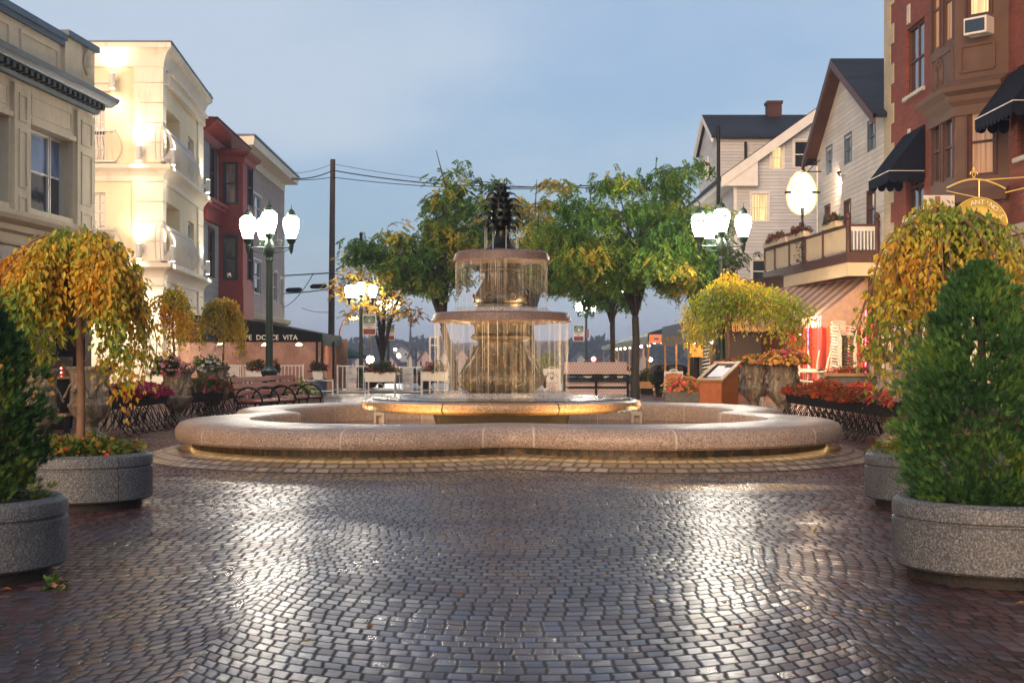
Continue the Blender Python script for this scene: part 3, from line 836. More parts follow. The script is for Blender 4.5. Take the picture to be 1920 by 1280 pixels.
for R_, z0, z1 in ((.955,.67,1.745),(.66,1.87,2.61)):
    K = 128; m = MB()
    m.lathe([(R_, z1),(R_*1.004, (z0+z1)/2),(R_*1.012, z0)], K, FC, cap=False)
    o = link('water_curtain', (np.array(m.v)-np.array(FC)).tolist(), m.f, M['curtain'], None, True, 180); o.parent = ft
    m = MB(); nn = 78 if R_ > .9 else 60
    for k in range(nn):
        a = 2*PI*rng.random(); r0 = R_*rng.uniform(.985,1.012); zl = z1-(z1-z0)*(1 if rng.random()<.45 else rng.uniform(.12,.8))
        b = FC+Vector((r0*math.cos(a), r0*math.sin(a), 0)); w = rng.uniform(.0015,.0035)*(2.2 if rng.random()<.2 else 1)
        m.tube([b+Vector((0,0,z1)), b+Vector((0,0,(z1+zl)/2)), b+Vector((0,0,zl))], [w, w*.8, w*.55], 4, False)
    struct(m.build('water_streams', M['stream'], ft, smooth=180), 'stuff')
m = MB()
for k in range(8):
    a = 2*PI*(k+.35)/8; b = FC+Vector((.245*math.cos(a), .245*math.sin(a), 0))
    m.tube([b+Vector((0,0,3.1)), b*1+Vector((0,0,2.92)), b+Vector((0,0,2.745))], [.006,.008,.012], 6, False)
m.tube([FC+Vector((0,0,3.69)), FC+Vector((0,0,3.76)), FC+Vector((.01,0,3.81))], [.018,.03,.008], 6)
m.build('water_jets', M['stream'], ft, smooth=180)
m = MB()
for R_, z in ((.96,.672),(.665,1.87)):
    m.lathe([(R_*.80,z),(R_*.92,z+.03),(R_,z+.075),(R_*1.07,z+.03),(R_*1.25,z)], 64, FC, cap=False)
m.build('splash', M['foam'], ft, smooth=180)
# square stone spouts in the pool
for xx in (-1.98, 2.15):
    m = MB(); o = Vector((FC.x+xx, 22.3, 0)); w = .085
    m.box(o.x-w,o.x-w*.5,o.y-w,o.y+w,.15,.36); m.box(o.x+w*.5,o.x+w,o.y-w,o.y+w,.15,.36); m.box(o.x-w*.5,o.x+w*.5,o.y-w,o.y+w,.3,.36); m.box(o.x-w*.5,o.x+w*.5,o.y,o.y+w,.15,.3)
    m.build('spout_box', M['mortar'], ft, bevel=.006)
# lamps in the pool and in the bowls, all aimed at the stone
for k in range(6):
    a = 2*PI*(k+.5)/6-PI/2; p = FC+Vector((2.75*math.cos(a), 2.75*math.sin(a), .10))
    MB().lathe([(.07,0),(.09,.03),(.09,.07),(.07,.085)], 12, p).build('pool_lamp', M['iron'], ft, smooth=40)
for k in (0,5,1,4):
    a = 2*PI*(k+.5)/6-PI/2; p = FC+Vector((2.75*math.cos(a), 2.75*math.sin(a), .3))
    light('pool_lamp_light', 'SPOT', p, 75, (1,.58,.22), ft, .05, FC+Vector((1.2*math.cos(a),1.2*math.sin(a),.75)), 95)
for k in range(6):
    a = 2*PI*k/6-PI/2+.3; p = FC+Vector((1.5*math.cos(a), 1.5*math.sin(a), .71))
    light('disc_lamp_light', 'SPOT', p, 26, (1,.66,.34), ft, .04, FC+Vector((.3*math.cos(a),.3*math.sin(a),1.45)), 80)
for k in range(4):
    a = 2*PI*k/4-PI/2+.5; p = FC+Vector((.56*math.cos(a), .56*math.sin(a), 1.9))
    light('bowl_lamp_light', 'SPOT', p, 9, (1,.72,.45), ft, .03, FC+Vector((.22*math.cos(a),.22*math.sin(a),2.55)), 110)

# ------------------------------------------------------------------ planters
def planter(label, x, y, R=.59, h=.45, tilt=0):
    t = thing('planter', label, 'planter', (x,y,0), tilt, 'round granite planters at the plaza edge')
    m = MB()
    K = 3
    for s in range(K):
        a0 = 2*PI*s/K+.35; a1 = a0+2*PI/K; vs = []; fs = []; g = .006; N = 20
        pr = [(R-.10,.30),(R-.10,h-.012),(R-.085,h),(R-.035,h),(R-.008,h-.02),(R,h-.05),(R,h-.095),(R-.014,h-.104),(R-.014,h-.112),(R,h-.12),(R,.085),(R-.02,.07),(R-.1,.07)]
        for j in range(N+1):
            a = a0+g+(a1-a0-2*g)*j/N; vs += [Vector((r*math.cos(a), r*math.sin(a), z)) for r, z in pr]
        k = len(pr)
        for j in range(N):
            for q in range(k-1): fs.append((j*k+q, j*k+q+1, (j+1)*k+q+1, (j+1)*k+q))
        fs += [tuple(range(k)), tuple(N*k+q for q in range(k))[::-1]]
        m.add(vs, fs)
    m.build('tub', M['granite_grey'], t, local=True, smooth=35)
    MB().lathe([(R-.09,0),(R-.09,.075),(R-.03,.09),(R-.03,h-.13),(R-.09,h-.06),(R-.1,h-.1)], 40).build('plinth', M['bark_dark'], t, local=True, smooth=35)
    MB().lathe([(R-.085,h-.06),(R*.5,h-.03),(.01,h-.02)], 32).build('soil', M['soil'], t, local=True, smooth=180)
    return t
PLN = {'l1': (gx(-75,7.9), 7.9), 'l2': (gx(150,11.6), 11.6), 'r1': (gx(1873,7.9), 7.9), 'r2': (gx(1757,11.6), 11.6)}
planter('round granite planter holding the dark conifer, foremost on the left', *PLN['l1'])
planter('round granite planter with red flowers under the golden weeping tree', *PLN['l2'], tilt=1.0)
planter('round granite planter holding the bushy conifer, foremost on the right', *PLN['r1'], tilt=2.3)
planter('round granite planter half hidden behind the right conifer', *PLN['r2'], tilt=.4)

GOLD = [(.42,.16,.018),(.56,.30,.028),(.62,.43,.05),(.36,.36,.045),(.16,.26,.04),(.25,.075,.014)]
def conifer(label, x, y, z, Hh, R, seed, N=80000, dark=1.0):
    r = np.random.default_rng(seed)
    t = thing('conifer', label, 'tree', (x,y,z-.03), 0, 'clipped conifers in the planters')
    MB().tube([(x,y,z-.06),(x,y,z+Hh*.5),(x,y,z+Hh*.96)], [.045,.03,.008], 8).build('trunk', M['bark'], t)
    # sprays: a fan of short scale-leaf blades at the end of each upward twig
    ns = N//9
    q = r.random(ns)**1.25; az = r.uniform(0,2*PI,ns)
    prof = np.where(q<.25, .80+.20*np.sqrt(q/.25), 1-((q-.25)/.75)**2.1*.93)
    lump = 1+.10*np.sin(az*3+q*11+seed)+.10*np.sin(az*7-q*17)+.06*np.sin(az*13+q*31)+r.normal(0,.07,ns)
    rad = R*prof*lump*np.sqrt(r.uniform(.35,1.0,ns))
    ctr = np.stack([x+rad*np.cos(az), y+rad*np.sin(az), z+.02+q*Hh*.97], 1)
    nk = 300; kq = r.random(nk)**1.15; ka = r.uniform(0,2*PI,nk); kx = r.normal(0,1,nk)
    ks = r.integers(0,nk,ns); mv = r.random(ns) < .62
    q2 = np.clip(kq[ks]+r.normal(0,.026,ns),0,1); a2 = ka[ks]+r.normal(0,.12,ns)
    p2 = np.where(q2<.25, .80+.20*np.sqrt(q2/.25), 1-((q2-.25)/.75)**2.1*.93)
    r2 = R*p2*(.97+.15*kx[ks]*(.5+.5*np.exp(-((a2-ka[ks])/.12)**2)))+r.normal(0,.03,ns)
    q = np.where(mv,q2,q); az = np.where(mv,a2,az); rad = np.where(mv,r2,rad*.90)
    ctr = np.stack([x+rad*np.cos(az), y+rad*np.sin(az), z+.02+q*Hh*.97], 1)
    out = np.stack([np.cos(az), np.sin(az), .75+.9*q], 1)+r.normal(0,.33,(ns,3)); out /= np.linalg.norm(out,axis=1,keepdims=True)
    side = np.cross(out, r.normal(size=(ns,3))); side /= np.linalg.norm(side,axis=1,keepdims=True)
    nr = np.cross(side,out)
    base = pick(ns, np.array([(.008,.026,.010),(.016,.05,.015),(.04,.085,.018),(.10,.13,.02),(.16,.12,.03)])*dark, [3,4,3,1.6,.25], R*.45, ctr)
    cs=[];ds=[];cl=[];ls=[]
    for k in range(9):
        s = (k-4)/4; cs.append(ctr+out*(.035*(1-abs(s)))[None] if False else ctr+out*.012*(1-abs(s))); ds.append(out+side*s*.95+r.normal(0,.12,(ns,3)))
        cl.append(base*(1+.25*(1-abs(s)))); ls.append(np.full(ns,.043*(1-.35*abs(s))))
    c=np.concatenate(cs); L=np.concatenate(ls)*r.uniform(.7,1.25,len(c))
    leafobj('crown', c, np.concatenate(ds), np.tile(nr,(9,1)), L*1.1, L*.08, np.concatenate(cl), t, M['needle'], .1)
conifer('dark green bushy conifer cut by the left edge of the view', PLN['l1'][0]+.0, 7.9, .42, 1.34, .42, 3, dark=1.2)
conifer('bushy green conifer at the right with yellowish tips', PLN['r1'][0]-.10, 7.9, .42, 1.36, .41, 5, 80000, dark=2.0)
w = PLN['l2']
weeping('large golden weeping tree with a pale straight trunk at the left', (w[0], w[1], .42), 1.62, .66, .38, 1.25, 360, GOLD, [1.8,3.2,2.6,3,3,1.4], .066, seed=4, ecc=1.0, dens=1.5, trunk_r=.034, skew=-.05)
w = PLN['r2']
weeping('large russet weeping tree with bare arching twigs behind the right conifer', (w[0]+.06, w[1], .42), 1.74, .86, .52, 1.8, 300, GOLD, [1.8,2.4,2.2,3.2,3.6,1.4], .068, seed=9, ecc=1.0, dens=1.25, trunk_r=.036)
GRN = [(.04,.09,.02),(.07,.14,.03),(.13,.19,.035),(.2,.2,.05)]
for k, sd in (('l2',1),('r2',2)):
    w = PLN[k]; t = thing('flower_bed', 'low yellow green plants with a few red blooms in the left planter' if k=='l2' else 'trailing yellow and orange plants in the planter behind the right conifer', 'flowers', (w[0],w[1],.42))
    mound('foliage', t, (w[0],w[1],.41), .47,.47,.17, 1500, 26, [(.14,.18,.03),(.22,.22,.04),(.09,.14,.03),(.3,.2,.05)], [(.6,.05,.02),(.65,.12,.03)], .055, .03)
t = thing('weed_tuft', 'small weed growing at the foot of the left front planter', 'weed', (gx(105,7.45),7.45,0))
mound('foliage', t, (gx(103,7.45),7.45,0), .06,.06,.07, 90, 4, GRN[:3], [(.6,.25,.2)], .035, .02)
# ------------------------------------------------------------------ street lamps
def make_lamp():
    t = thing('street_lamp', 'green street lamp with four lit globes standing by the benches, before the red bay house', 'street lamp', (0,0,0), 0, 'ornate globe street lamps')
    MB().lathe([(.27,0),(.27,.12),(.24,.14),(.2,.2),(.185,.3),(.175,.75),(.19,.8),(.21,.86),(.21,.9),(.15,.94),(.115,.98),(.1,1.05)], 12).build('pedestal', M['lampgreen'], t, local=True, smooth=40)
    MB().lathe([(.098,1.0),(.085,2.2),(.078,3.55),(.1,3.57),(.1,3.62),(.085,3.64),(.095,3.72),(.125,3.76),(.125,3.98),(.105,4.02),(.075,4.08),(.06,4.1)], 16).build('pole', M['lampgreen'], t, local=True, smooth=40)
    def lantern(c, nm='lantern'):
        c = Vector(c)
        l = MB().lathe([(0.021,-.02),(0.058,0),(0.063,.05),(0.099,.09),(0.117,.15),(0.135,.165),(0.135,.185),(0.105,.19)], 16, c).build(nm, M['lampgreen'], t, local=True, smooth=40)
        MB().lathe([(0.105,.19),(0.140,.3),(0.181,.43),(0.197,.53)], 20, c, cap=False).build('globe', M['globe'], l, local=True, smooth=180)
        MB().lathe([(0.197,.53),(0.202,.535),(0.202,.575),(0.197,.58)], 20, c, cap=False).build('band', M['lampgreen'], l, local=True, smooth=180)
        MB().lathe([(0.197,.58),(0.181,.65),(0.140,.705),(0.099,.725)], 20, c, cap=False).build('globe', M['globe'], l, local=True, smooth=180)
        MB().lathe([(0.099,.72),(0.117,.735),(0.117,.76),(0.096,.77),(0.101,.79),(0.079,.84),(0.047,.88),(0.016,.9),(0.011,.95),(0.019,.965),(.001,1.0)], 16, c).build('cap', M['lampgreen'], l, local=True, smooth=40)
    lantern((0,0,4.06))
    for an in (PI*.985, PI*.015, PI*.63):
        d = Vector((math.cos(an), math.sin(an), 0)); m = MB(); R = .53
        m.tube([d*.1+Vector((0,0,3.9)), d*(R-.03)+Vector((0,0,3.9))], .017, 8)
        m.tube([d*(.12+(R-.16)*k/10)+Vector((0,0,3.77+.1*(k/10)**2)) for k in range(11)], .014, 6)
        m.tube([d*(.24+math.cos(PI+k/16*3.1*PI)*(.085-.06*k/16))+Vector((0,0,4.03+math.sin(PI+k/16*3.1*PI)*(.1-.07*k/16))) for k in range(17)], .011, 6)
        m.lathe([(.01,3.74),(.025,3.77),(.05,3.83),(.05,3.9),(.065,3.93),(.06,3.98),(.04,4.0)], 12, d*R)
        m.build('arm', M['lampgreen'], t, local=True, smooth=40)
        lantern(d*R+Vector((0,0,3.94)))
    return t
LAMP = make_lamp(); LAMP.location = (gx(505,33.8), 33.8, 0)
def lamp(x, d, label, rz=0, sc=1.0): return dup(LAMP, (gx(x,d), d, 0), rz, label, sc)
lamp(1353, 33.4, 'green street lamp with lit globes standing behind the wooden menu stand', .05)
lamp(677, 55, 'distant lamp carrying a banner, left of the forked yellow tree', .2, .87)
lamp(728, 86, 'farther lamp with its globes behind the forked yellow tree', -.1)
lamp(1150, 64, 'lamp with globes glowing through the leaves of the big right tree', .1)
lamp(1099, 88, 'small far lamp with a banner, right of the fountain curtain', .35)
def banner(x0, x1, y0, y1, d, label, txt=True):
    t = thing('street_banner', label, 'banner', ((gx((x0+x1)/2,d)), d, gz(y1,d)), 0, 'banners hung on the far lamps')
    X0, X1, Z0, Z1 = gx(x0,d), gx(x1,d), gz(y1,d), gz(y0,d); w = X1-X0; h = Z1-Z0
    MB().box(X0,X1,d,d+.03,Z0,Z1).build('panel', M['letter_white'], t)
    MB().box(X0+w*.06,X1-w*.06,d-.012,d-.002,Z0+h*.04,Z0+h*.30).build('red_field', M['sign_red'], t)
    MB().box(X0+w*.06,X1-w*.06,d-.012,d-.002,Z0+h*.58,Z1-h*.05).build('green_field', M['sign_green'], t)
    m = MB()
    for k in range(3):
        m.tube([Vector((X0+w*.5+math.cos(PI*j/10)*w*(.38-.1*k), d-.016, Z0+h*.60+math.sin(PI*j/10)*h*(.28-.08*k))) for j in range(11)], w*.018, 5)
    m.ball((X0+w*.5, d-.015, Z0+h*.68), w*.1, 1.3)
    m.build('emblem', M['letter_white'], t)
    if txt:
        m = MB(); text(m, 'FEDERAL', h*.12, (X0+w/2,d-.004,Z0+h*.5), (1,0,0),(0,0,1),.003); text(m, 'HILL', h*.12, (X0+w/2,d-.004,Z0+h*.375), (1,0,0),(0,0,1),.003)
        m.build('lettering', M['ink'], t)
        m = MB(); text(m, 'Live Here Too' if False else '~ ~ ~', h*.08, (X0+w/2,d-.016,Z0+h*.17), (1,0,0),(0,0,1),.003); m.build('ornament', M['letter_white'], t)
    MB().bar((X0-.15,d+.015,Z1-.02),(X1,d+.015,Z1-.02),.025).build('bracket', M['lampgreen'], t)
banner(680,705,590,628,54.7,'green and red FEDERAL HILL banner on the near left lamp')
banner(720,740,610,638,85.7,'green and red FEDERAL HILL banner partly behind the forked tree')
banner(1075,1095,609,640,87.7,'pale and red banner on the far lamp right of the fountain')
t = thing('street_banner', 'small brown banner on the far side of the lamp right of the fountain', 'banner', px(1102,633,87.8))
MB().box(gx(1099,87.8),gx(1104,87.8),87.8,87.83,gz(633,87.8),gz(617,87.8)).build('panel', M['terracotta'], t)

# ------------------------------------------------------------------ left front building
def body(f, u0, u1, z0, z1, n1, W, mat, parent, name='wall'):
    return MB().fb(f, u0, u1, z0, z1, n1-W, n1).build(name, mat, parent)
LB = Fac(-9.05-.077*17.9, 12.0, -9.05, 29.9)
t = thing('stone_front_building', 'grey cream building with panelled parapet and bracketed cornice, at the left edge', 'building', (LB.pt(LB.L/2,0,-3)))
E = LB.L; zz = LB.Z
wz0, wz1 = zz(95,400), zz(95,249)
w1 = (LB.U(54), LB.U(137), wz0, wz1); w2 = (w1[0]-4.6, LB.U(17), wz0-.05, wz1+.0)
m = MB(); wall(m, LB, 0, E, zz(172,452), zz(172,212), [w1, (LB.U(17)-2.6, LB.U(17), wz0, wz1)], .35)
m.fb(LB,0,E,zz(172,452),zz(172,212),-8,-.36)
m.build('wall', M['stucco_grey'], t)
m = MB()
def panel(u0,u1,z0,z1,b=.05,n=.012):
    m.fb(LB,u0,u1,z1-b,z1,0,n); m.fb(LB,u0,u1,z0,z0+b,0,n); m.fb(LB,u0,u0+b,z0+b,z1-b,0,n); m.fb(LB,u1-b,u1,z0+b,z1-b,0,n)
zt = zz(172,217)
for (a, b) in ((LB.U(20),LB.U(52)),(LB.U(139),LB.U(172.5))):
    m.fb(LB,a+.02,b-.01,wz0-.6,zt-.05,.0,.07)
    for (c, d) in ((.08,.5),(.62,1.5),(1.62,2.25)):
        za, zb = zt-.12-d*1.25, zt-.12-c*1.25
        m.fb(LB,a+.2,b-.2,zb-.045,zb,.07,.095); m.fb(LB,a+.2,b-.2,za,za+.045,.07,.095); m.fb(LB,a+.2,a+.245,za+.045,zb-.045,.07,.095); m.fb(LB,b-.245,b-.2,za+.045,zb-.045,.07,.095)
for (a, b) in ((LB.U(57),LB.U(136)),(LB.U(17)-2.6,LB.U(17))):
    panel(a+.05,b-.05,wz1+.2,zt-.12)
    m.fb(LB,a-.06,b+.06,wz1,wz1+.1,0,.06)
m.build('wall_panels', M['stucco_grey'], t)
a, b = w1[0], w1[1]; q = (b-a)
for (i0, i1, mu) in ((0,.17,0),(.175,.70,0),(.705,1,0)):
    window(LB, a+q*i0+.03, a+q*i1, wz0, wz1, t, n=-.3, fw=.05, pane=M['glass_skytint'], lower=M['glass'])
window(LB, LB.U(17)-2.6, LB.U(17), wz0, wz1, t, n=-.3, fw=.05, mull=1, pane=M['glass_skytint'], lower=M['glass'])
# parapet, its coping and the end pier with a medallion
pz = zz(144,92); m = MB()
m.fb(LB,0,LB.U(119),zz(172,180),pz,-1,-.02)
mp = MB()
for (a, b) in ((LB.U(30),LB.U(117)),(LB.U(30)-4,LB.U(27))):
    for (c0,c1,d0,d1) in ((a+.2,b-.2,pz-.28,pz-.22),(a+.2,b-.2,zz(172,175),zz(172,175)+.06),(a+.2,a+.26,zz(172,175)+.06,pz-.28),(b-.26,b-.2,zz(172,175)+.06,pz-.28)): m.fb(LB,c0,c1,d0,d1,-.02,.01)
pp = m.build('parapet', M['stucco_grey'], t)
m = MB(); m.fb(LB,LB.U(118),E,zz(172,180),zz(173,99),-1.2,.05); pr = m.build('parapet_pier', M['stucco_grey'], t)
c = LB.pt(LB.U(158),zz(158,118),.06); m = MB()
for k in range(3): m.ball(c+LB.n3*.0+Vector((0,0,.14-.16*k)), .13-.02*k, 1.1)
m.tube([c+LB.u3*(math.cos(k*.5)*.17)+Vector((0,0,math.sin(k*.5)*.24))+LB.n3*.02 for k in range(14)], .035, 6)
m.build('medallion', M['stucco_grey'], pr, smooth=60)
m = MB(); m.fb(LB,0,LB.U(119)-.01,pz,pz+.13,-1.0,.10); m.fb(LB,0,LB.U(119)-.01,pz-.1,pz,-.02,.05); m.fb(LB,LB.U(117),E+.08,zz(173,99),zz(173,99)+.12,-1.3,.14)
m.build('coping', M['blue_trim'], t)
cz0, cz1 = zz(172,214), zz(172,181); ch = cz1-cz0
m = MB(); sweep(m, [tuple(LB.pt(0,0))[:2], tuple(LB.pt(E,0))[:2], tuple(LB.pt(E,0,-1.2))[:2]][::1], [(0,cz0),(.1,cz0),(.12,cz0+ch*.18),(.14,cz0+ch*.42),(.33,cz0+ch*.5),(.36,cz0+ch*.62),(.42,cz0+ch*.75),(.45,cz0+ch),(.0,cz0+ch*1.02)])
m.build('cornice', M['blue_trim'], t, smooth=25)
m = MB(); kk = 0; u = .1
while u < E-.05:
    MB().fb(LB,u,u+.13,cz0+ch*.19,cz0+ch*.47,.13,.30).build('dentil', M['dentil'], t); u += .26
lz = zz(172,448); m = MB()
sweep(m, [tuple(LB.pt(0,0))[:2], tuple(LB.pt(E,0))[:2], tuple(LB.pt(E,0,-1.2))[:2]], [(0,lz-.42),(.08,lz-.42),(.10,lz-.25),(.18,lz-.2),(.2,lz-.1),(.32,lz-.02),(.36,lz+.06),(.36,lz+.14),(.0,lz+.2)])
m.build('ledge', M['stucco_cream'], t, smooth=25)
m = MB(); m.fb(LB,0,E,0,lz-.42,-8,-.5)
for u in (E-.35,E-2.9,E-5.6,E-8.4,E-11.2): m.fb(LB,u,u+.35,0,lz-.42,-.5,-.02)
m.fb(LB,0,E,lz-1.0,lz-.42,-.5,-.03)
m.build('shopfront', M['brown_trim'], t)
for i, u in enumerate((E-2.5,E-5.2,E-8.0)): window(LB,u,u+2.1,.5,2.5,t,frame=M['brown_trim'],n=-.4,sash=False,mull=1,pane=M['glass_dimlit'] if i else M['glass'])

# ------------------------------------------------------------------ yellow balcony building
YX, YD = -10.95, 43.3
YF = Fac(-19, YD, YX, YD); YS = Fac(YX, YD, -11.66, 52.1)
t = thing('balcony_building', 'cream yellow three storey building with bulging white balconies, lit by wall lamps', 'building', (-14,47,0))
Zf = lambda y: gz(y, YD)
def yseg(y0, y1, lvl):
    m = MB(); z0, z1 = Zf(y0), Zf(y1)
    hf = [(YF.U(170), YF.U(197.5), *((Zf(305),Zf(203)) if lvl==2 else (Zf(432),Zf(361))))] if lvl else []
    lo = {2:(Zf(300),Zf(192)),1:(Zf(478),Zf(372))}.get(lvl)
    hs = [(YS.U(310), YS.U(337), lo[0], lo[1])] if lvl else []
    wn = [(YS.U(353), YS.U(363.5), lo[0]+.3, lo[1]-.15)] if lvl else []
    wall(m, YF, 0, YF.L, z0, z1, hf, .25); wall(m, YS, 0, YS.L, z0, z1, hs+wn, .9)
    o = m.build('wall', M['stucco_yellow'] if lvl else M['stucco_white'], t)
    for h in hf: window(YF,*h,t,n=-.16,mull=1,rows=3,fw=.06)
    for h in wn: window(YS,*h,t,n=-.18,mull=0,fw=.07)
    return lo
yseg(310,108,2); yseg(495,335,1); yseg(746,520,0)
m = MB(); m.box(-19,YX-1.25,YD+.3,52.0,0,Zf(100)); m.build('inner_wall', M['stucco_yellow'], t)
# quoined corner pilasters
m = MB()
def quoins(y0, y1, step):
    m = MB(); mf = MB()
    z = Zf(y0); zt = Zf(y1)
    while z < zt-.05:
        z2 = min(z+step, zt)
        pth = [(YX-.82, YD), (YX, YD), tuple(YS.pt(.5,0))[:2]]
        sweep(m, pth, [(0,z+.012),(.07,z+.012),(.07,z2-.012),(0,z2-.012)]); sweep(m, pth, [(0,z-.0),(.045,z),(.045,z+.012),(0,z+.012)])
        mf.fb(YS,YS.L-1.3,YS.L,z+.012,z2-.012,0,.07); z = z2
    mf.build('quoin_pilaster', M['stucco_white'], t); m.build('quoin_pilaster', M['stucco_white'], t)
quoins(305,112,.62); quoins(490,338,.62); quoins(746,522,.7)
PTH = [(-19,YD),(YX,YD),tuple(YS.pt(YS.L,0))[:2],tuple(YS.pt(YS.L,0,-2))[:2]]
z1 = Zf(78)
m = MB(); sweep(m, PTH, [(0,Zf(126)),(.09,Zf(126)),(.09,Zf(120)),(.12,Zf(114)),(.16,Zf(106)),(.22,Zf(99)),(.31,Zf(94)),(.35,Zf(93)),(.35,Zf(84)),(0,Zf(84))]); m.build('cornice', M['stucco_white'], t, smooth=25)
m = MB(); sweep(m, PTH, [(-.3,Zf(84)),(.38,Zf(84)+.004),(.38,Zf(84)+.05),(-.3,z1)]); m.box(-19,YX-.3,YD+.3,51.9,Zf(84),z1-.02); m.build('roof', M['blue_trim'], t)
for a, b in ((310,336),(494,522)):
    m = MB(); za, zb = Zf(a), Zf(b); h = za-zb
    sweep(m, PTH, [(0,zb-h*.15),(.06,zb-h*.15),(.08,zb+h*.2),(.15,zb+h*.45),(.24,zb+h*.62),(.32,zb+h*.7),(.34,zb+h*.74),(.34,za),(0,za+.05)]); m.build('ledge', M['stucco_white'], t, smooth=25)
m = MB(); hz = Zf(150)
m.fb(YS,YS.U(309),YS.L-.1,hz-.02,hz+.28,.0,.16); m.fb(YS,YS.U(309),YS.L-.1,hz+.28,hz+.36,0,.26)
m.fb(YF,YF.U(170)-1,YF.U(206),Zf(172),Zf(158),0,.14); m.fb(YF,YF.U(170)-1,YF.U(210),Zf(158),Zf(152),0,.22)
m.build('window_hood', M['stucco_white'], t)
def balcony(f, u0, u1, z0, z1, label=None):
    m = MB(); h = z1-z0; nb = max(6, int((u1-u0)/.17))
    def bar(u, s0=0.0):
        m.tube([f.pt(u, z0+h*q, .10+.30*math.sin(PI*min(1,q*1.02))**.8*(1-.35*q)) for q in [k/9 for k in range(10)]], .011, 5)
    for i in range(nb+1): bar(u0+(u1-u0)*i/nb)
    for u, sg in ((u0,-1),(u1,1)):
        for nn in (.03,-.12): m.tube([f.pt(u+sg*(.02+.22*math.sin(PI*min(1,q*1.02))*(1-.35*q)), z0+h*q, nn+.04) for q in [k/9 for k in range(10)]], .016, 5)
    m.fb(f,u0-.03,u1+.03,z1-.03,z1+.03,.06,.16); m.fb(f,u0-.05,u1+.05,z0-.03,z0+.02,.02,.17)
    for i in range(nb+1): m.ball(f.pt(u0+(u1-u0)*i/nb, z1+.05, .11), .035)
    m.build('balcony_rail', M['white_paint'], t, smooth=60)
balcony(YS, YS.U(304,.1), YS.U(360,.1), Zf(311)+.12, Zf(243)); balcony(YS, YS.U(304,.1), YS.U(360,.1), Zf(496)+.12, Zf(425))
balcony(YF, YF.U(150,.1), YF.U(214,.1), Zf(306)+.05, Zf(246)); balcony(YF, YF.U(150,.1), YF.U(214,.1), Zf(490)+.05, Zf(430))
def sconce(f, u, z, n=.30, e=36, up=True):
    s = MB(); c = f.pt(u, z, n)
    s.lathe([(.075,-.24),(.085,-.2),(.085,.2),(.075,.24)], 14, c); s.fb(f,u-.05,u+.05,z-.06,z+.06,.05,n-.06)
    o = s.build('wall_lamp', M['white_paint'], t, smooth=40)
    MB().lathe([(.068,-.246),(.001,-.246)], 12, c).build('lens', M['sconce_lens'], o)
    MB().lathe([(.068,.246),(.001,.246)], 12, c).build('lens', M['sconce_lens'], o)
    for sg, k in ((1,1.0),(-1,.9)): light('wall_lamp_light', 'SPOT', c+f.n3*.12+Vector((0,0,sg*.30)), e*k, (1,.85,.63), t, .12, c+Vector((0,0,sg*3))+f.n3*-.30, 150, 1.0)
for y in (290, 472):
    sconce(YF, YF.U(262,.2), Zf(y)); sconce(YS, .35, Zf(y+2)); sconce(YS, YS.L-.5, Zf(y-2))
sconce(YF, YF.U(212,.2), Zf(155), e=30)
o = MB(); sweep(o, [(-12.6,YD-.02),(YX-.9,YD-.02)], [(0,0),(.04,0),(.04,2.4),(0,2.4)]); o.build('ground_door', M['stucco_white'], t)
for u, z in ((YF.L-1.4, 3.3), (YF.L-.2,3.4)):
    light('soffit_lamp_light', 'SPOT', YF.pt(u,z,.8), 150, (1,.84,.62), t, .15, YF.pt(u-.1,1.2,-.2), 120, .9)
light('soffit_lamp_light', 'SPOT', YS.pt(2.0,3.4,.8), 330, (1,.84,.62), t, .15, YS.pt(2.2,1.2,-.2), 120, .9)

# ------------------------------------------------------------------ grey house with red bay
GH = Fac(-11.68, 52.15, -11.9, 60.2)
t = thing('red_bay_house', 'grey clapboard house with a tall red bay window, beside the yellow building', 'house', (-14,56,0))
ze = GH.Z(380,222)
ws = [(GH.U(394),GH.U(404.5),GH.Z(400,372),GH.Z(400,277)), (GH.U(391),GH.U(400.5),GH.Z(397,520),GH.Z(397,432))]
m = MB(); wall(m, GH, 0, GH.L, 0, ze-.2, ws, .14); m.fb(GH,0,GH.L,0,ze-.25,-7,-.15); m.build('wall', M['clap_grey'], t)
for w in ws: window(GH,*w,t,frame=M['brown_trim'],casing=.09)
m = MB(); sweep(m, [tuple(GH.pt(0,0))[:2], tuple(GH.pt(GH.L,0))[:2]], [(0,ze-.75),(.06,ze-.75),(.1,ze-.45),(.35,ze-.3),(.42,ze-.22),(.55,ze-.12),(.58,ze),(0,ze+.05)]); m.build('eave', M['red_trim'], t, smooth=25)
m = MB(); m.add([GH.pt(-.02,ze+.02,.62),GH.pt(GH.L,ze+.02,.62),GH.pt(GH.L,ze+.35,-7),GH.pt(-.02,ze+.35,-7)], [(0,1,2,3)]); m.fb(GH,-.02,GH.L,ze-.02,ze+.02,.5,.62); m.build('roof', M['roof'], t)
u1 = GH.U(416); zb0, zb1 = GH.Z(380,405), GH.Z(380,372)
m = MB(); m.fb(GH,0,u1,zb1-.1,zb1+.02,0,.42); m.fb(GH,0,u1,zb1-.25,zb1-.1,0,.3)
k = 0.05
while k < u1-.15: m.fb(GH,k,k+.1,zb0-.12,zb1-.25,0,.2); k += .2
m.build('bracketed_band', M['red_trim'], t)
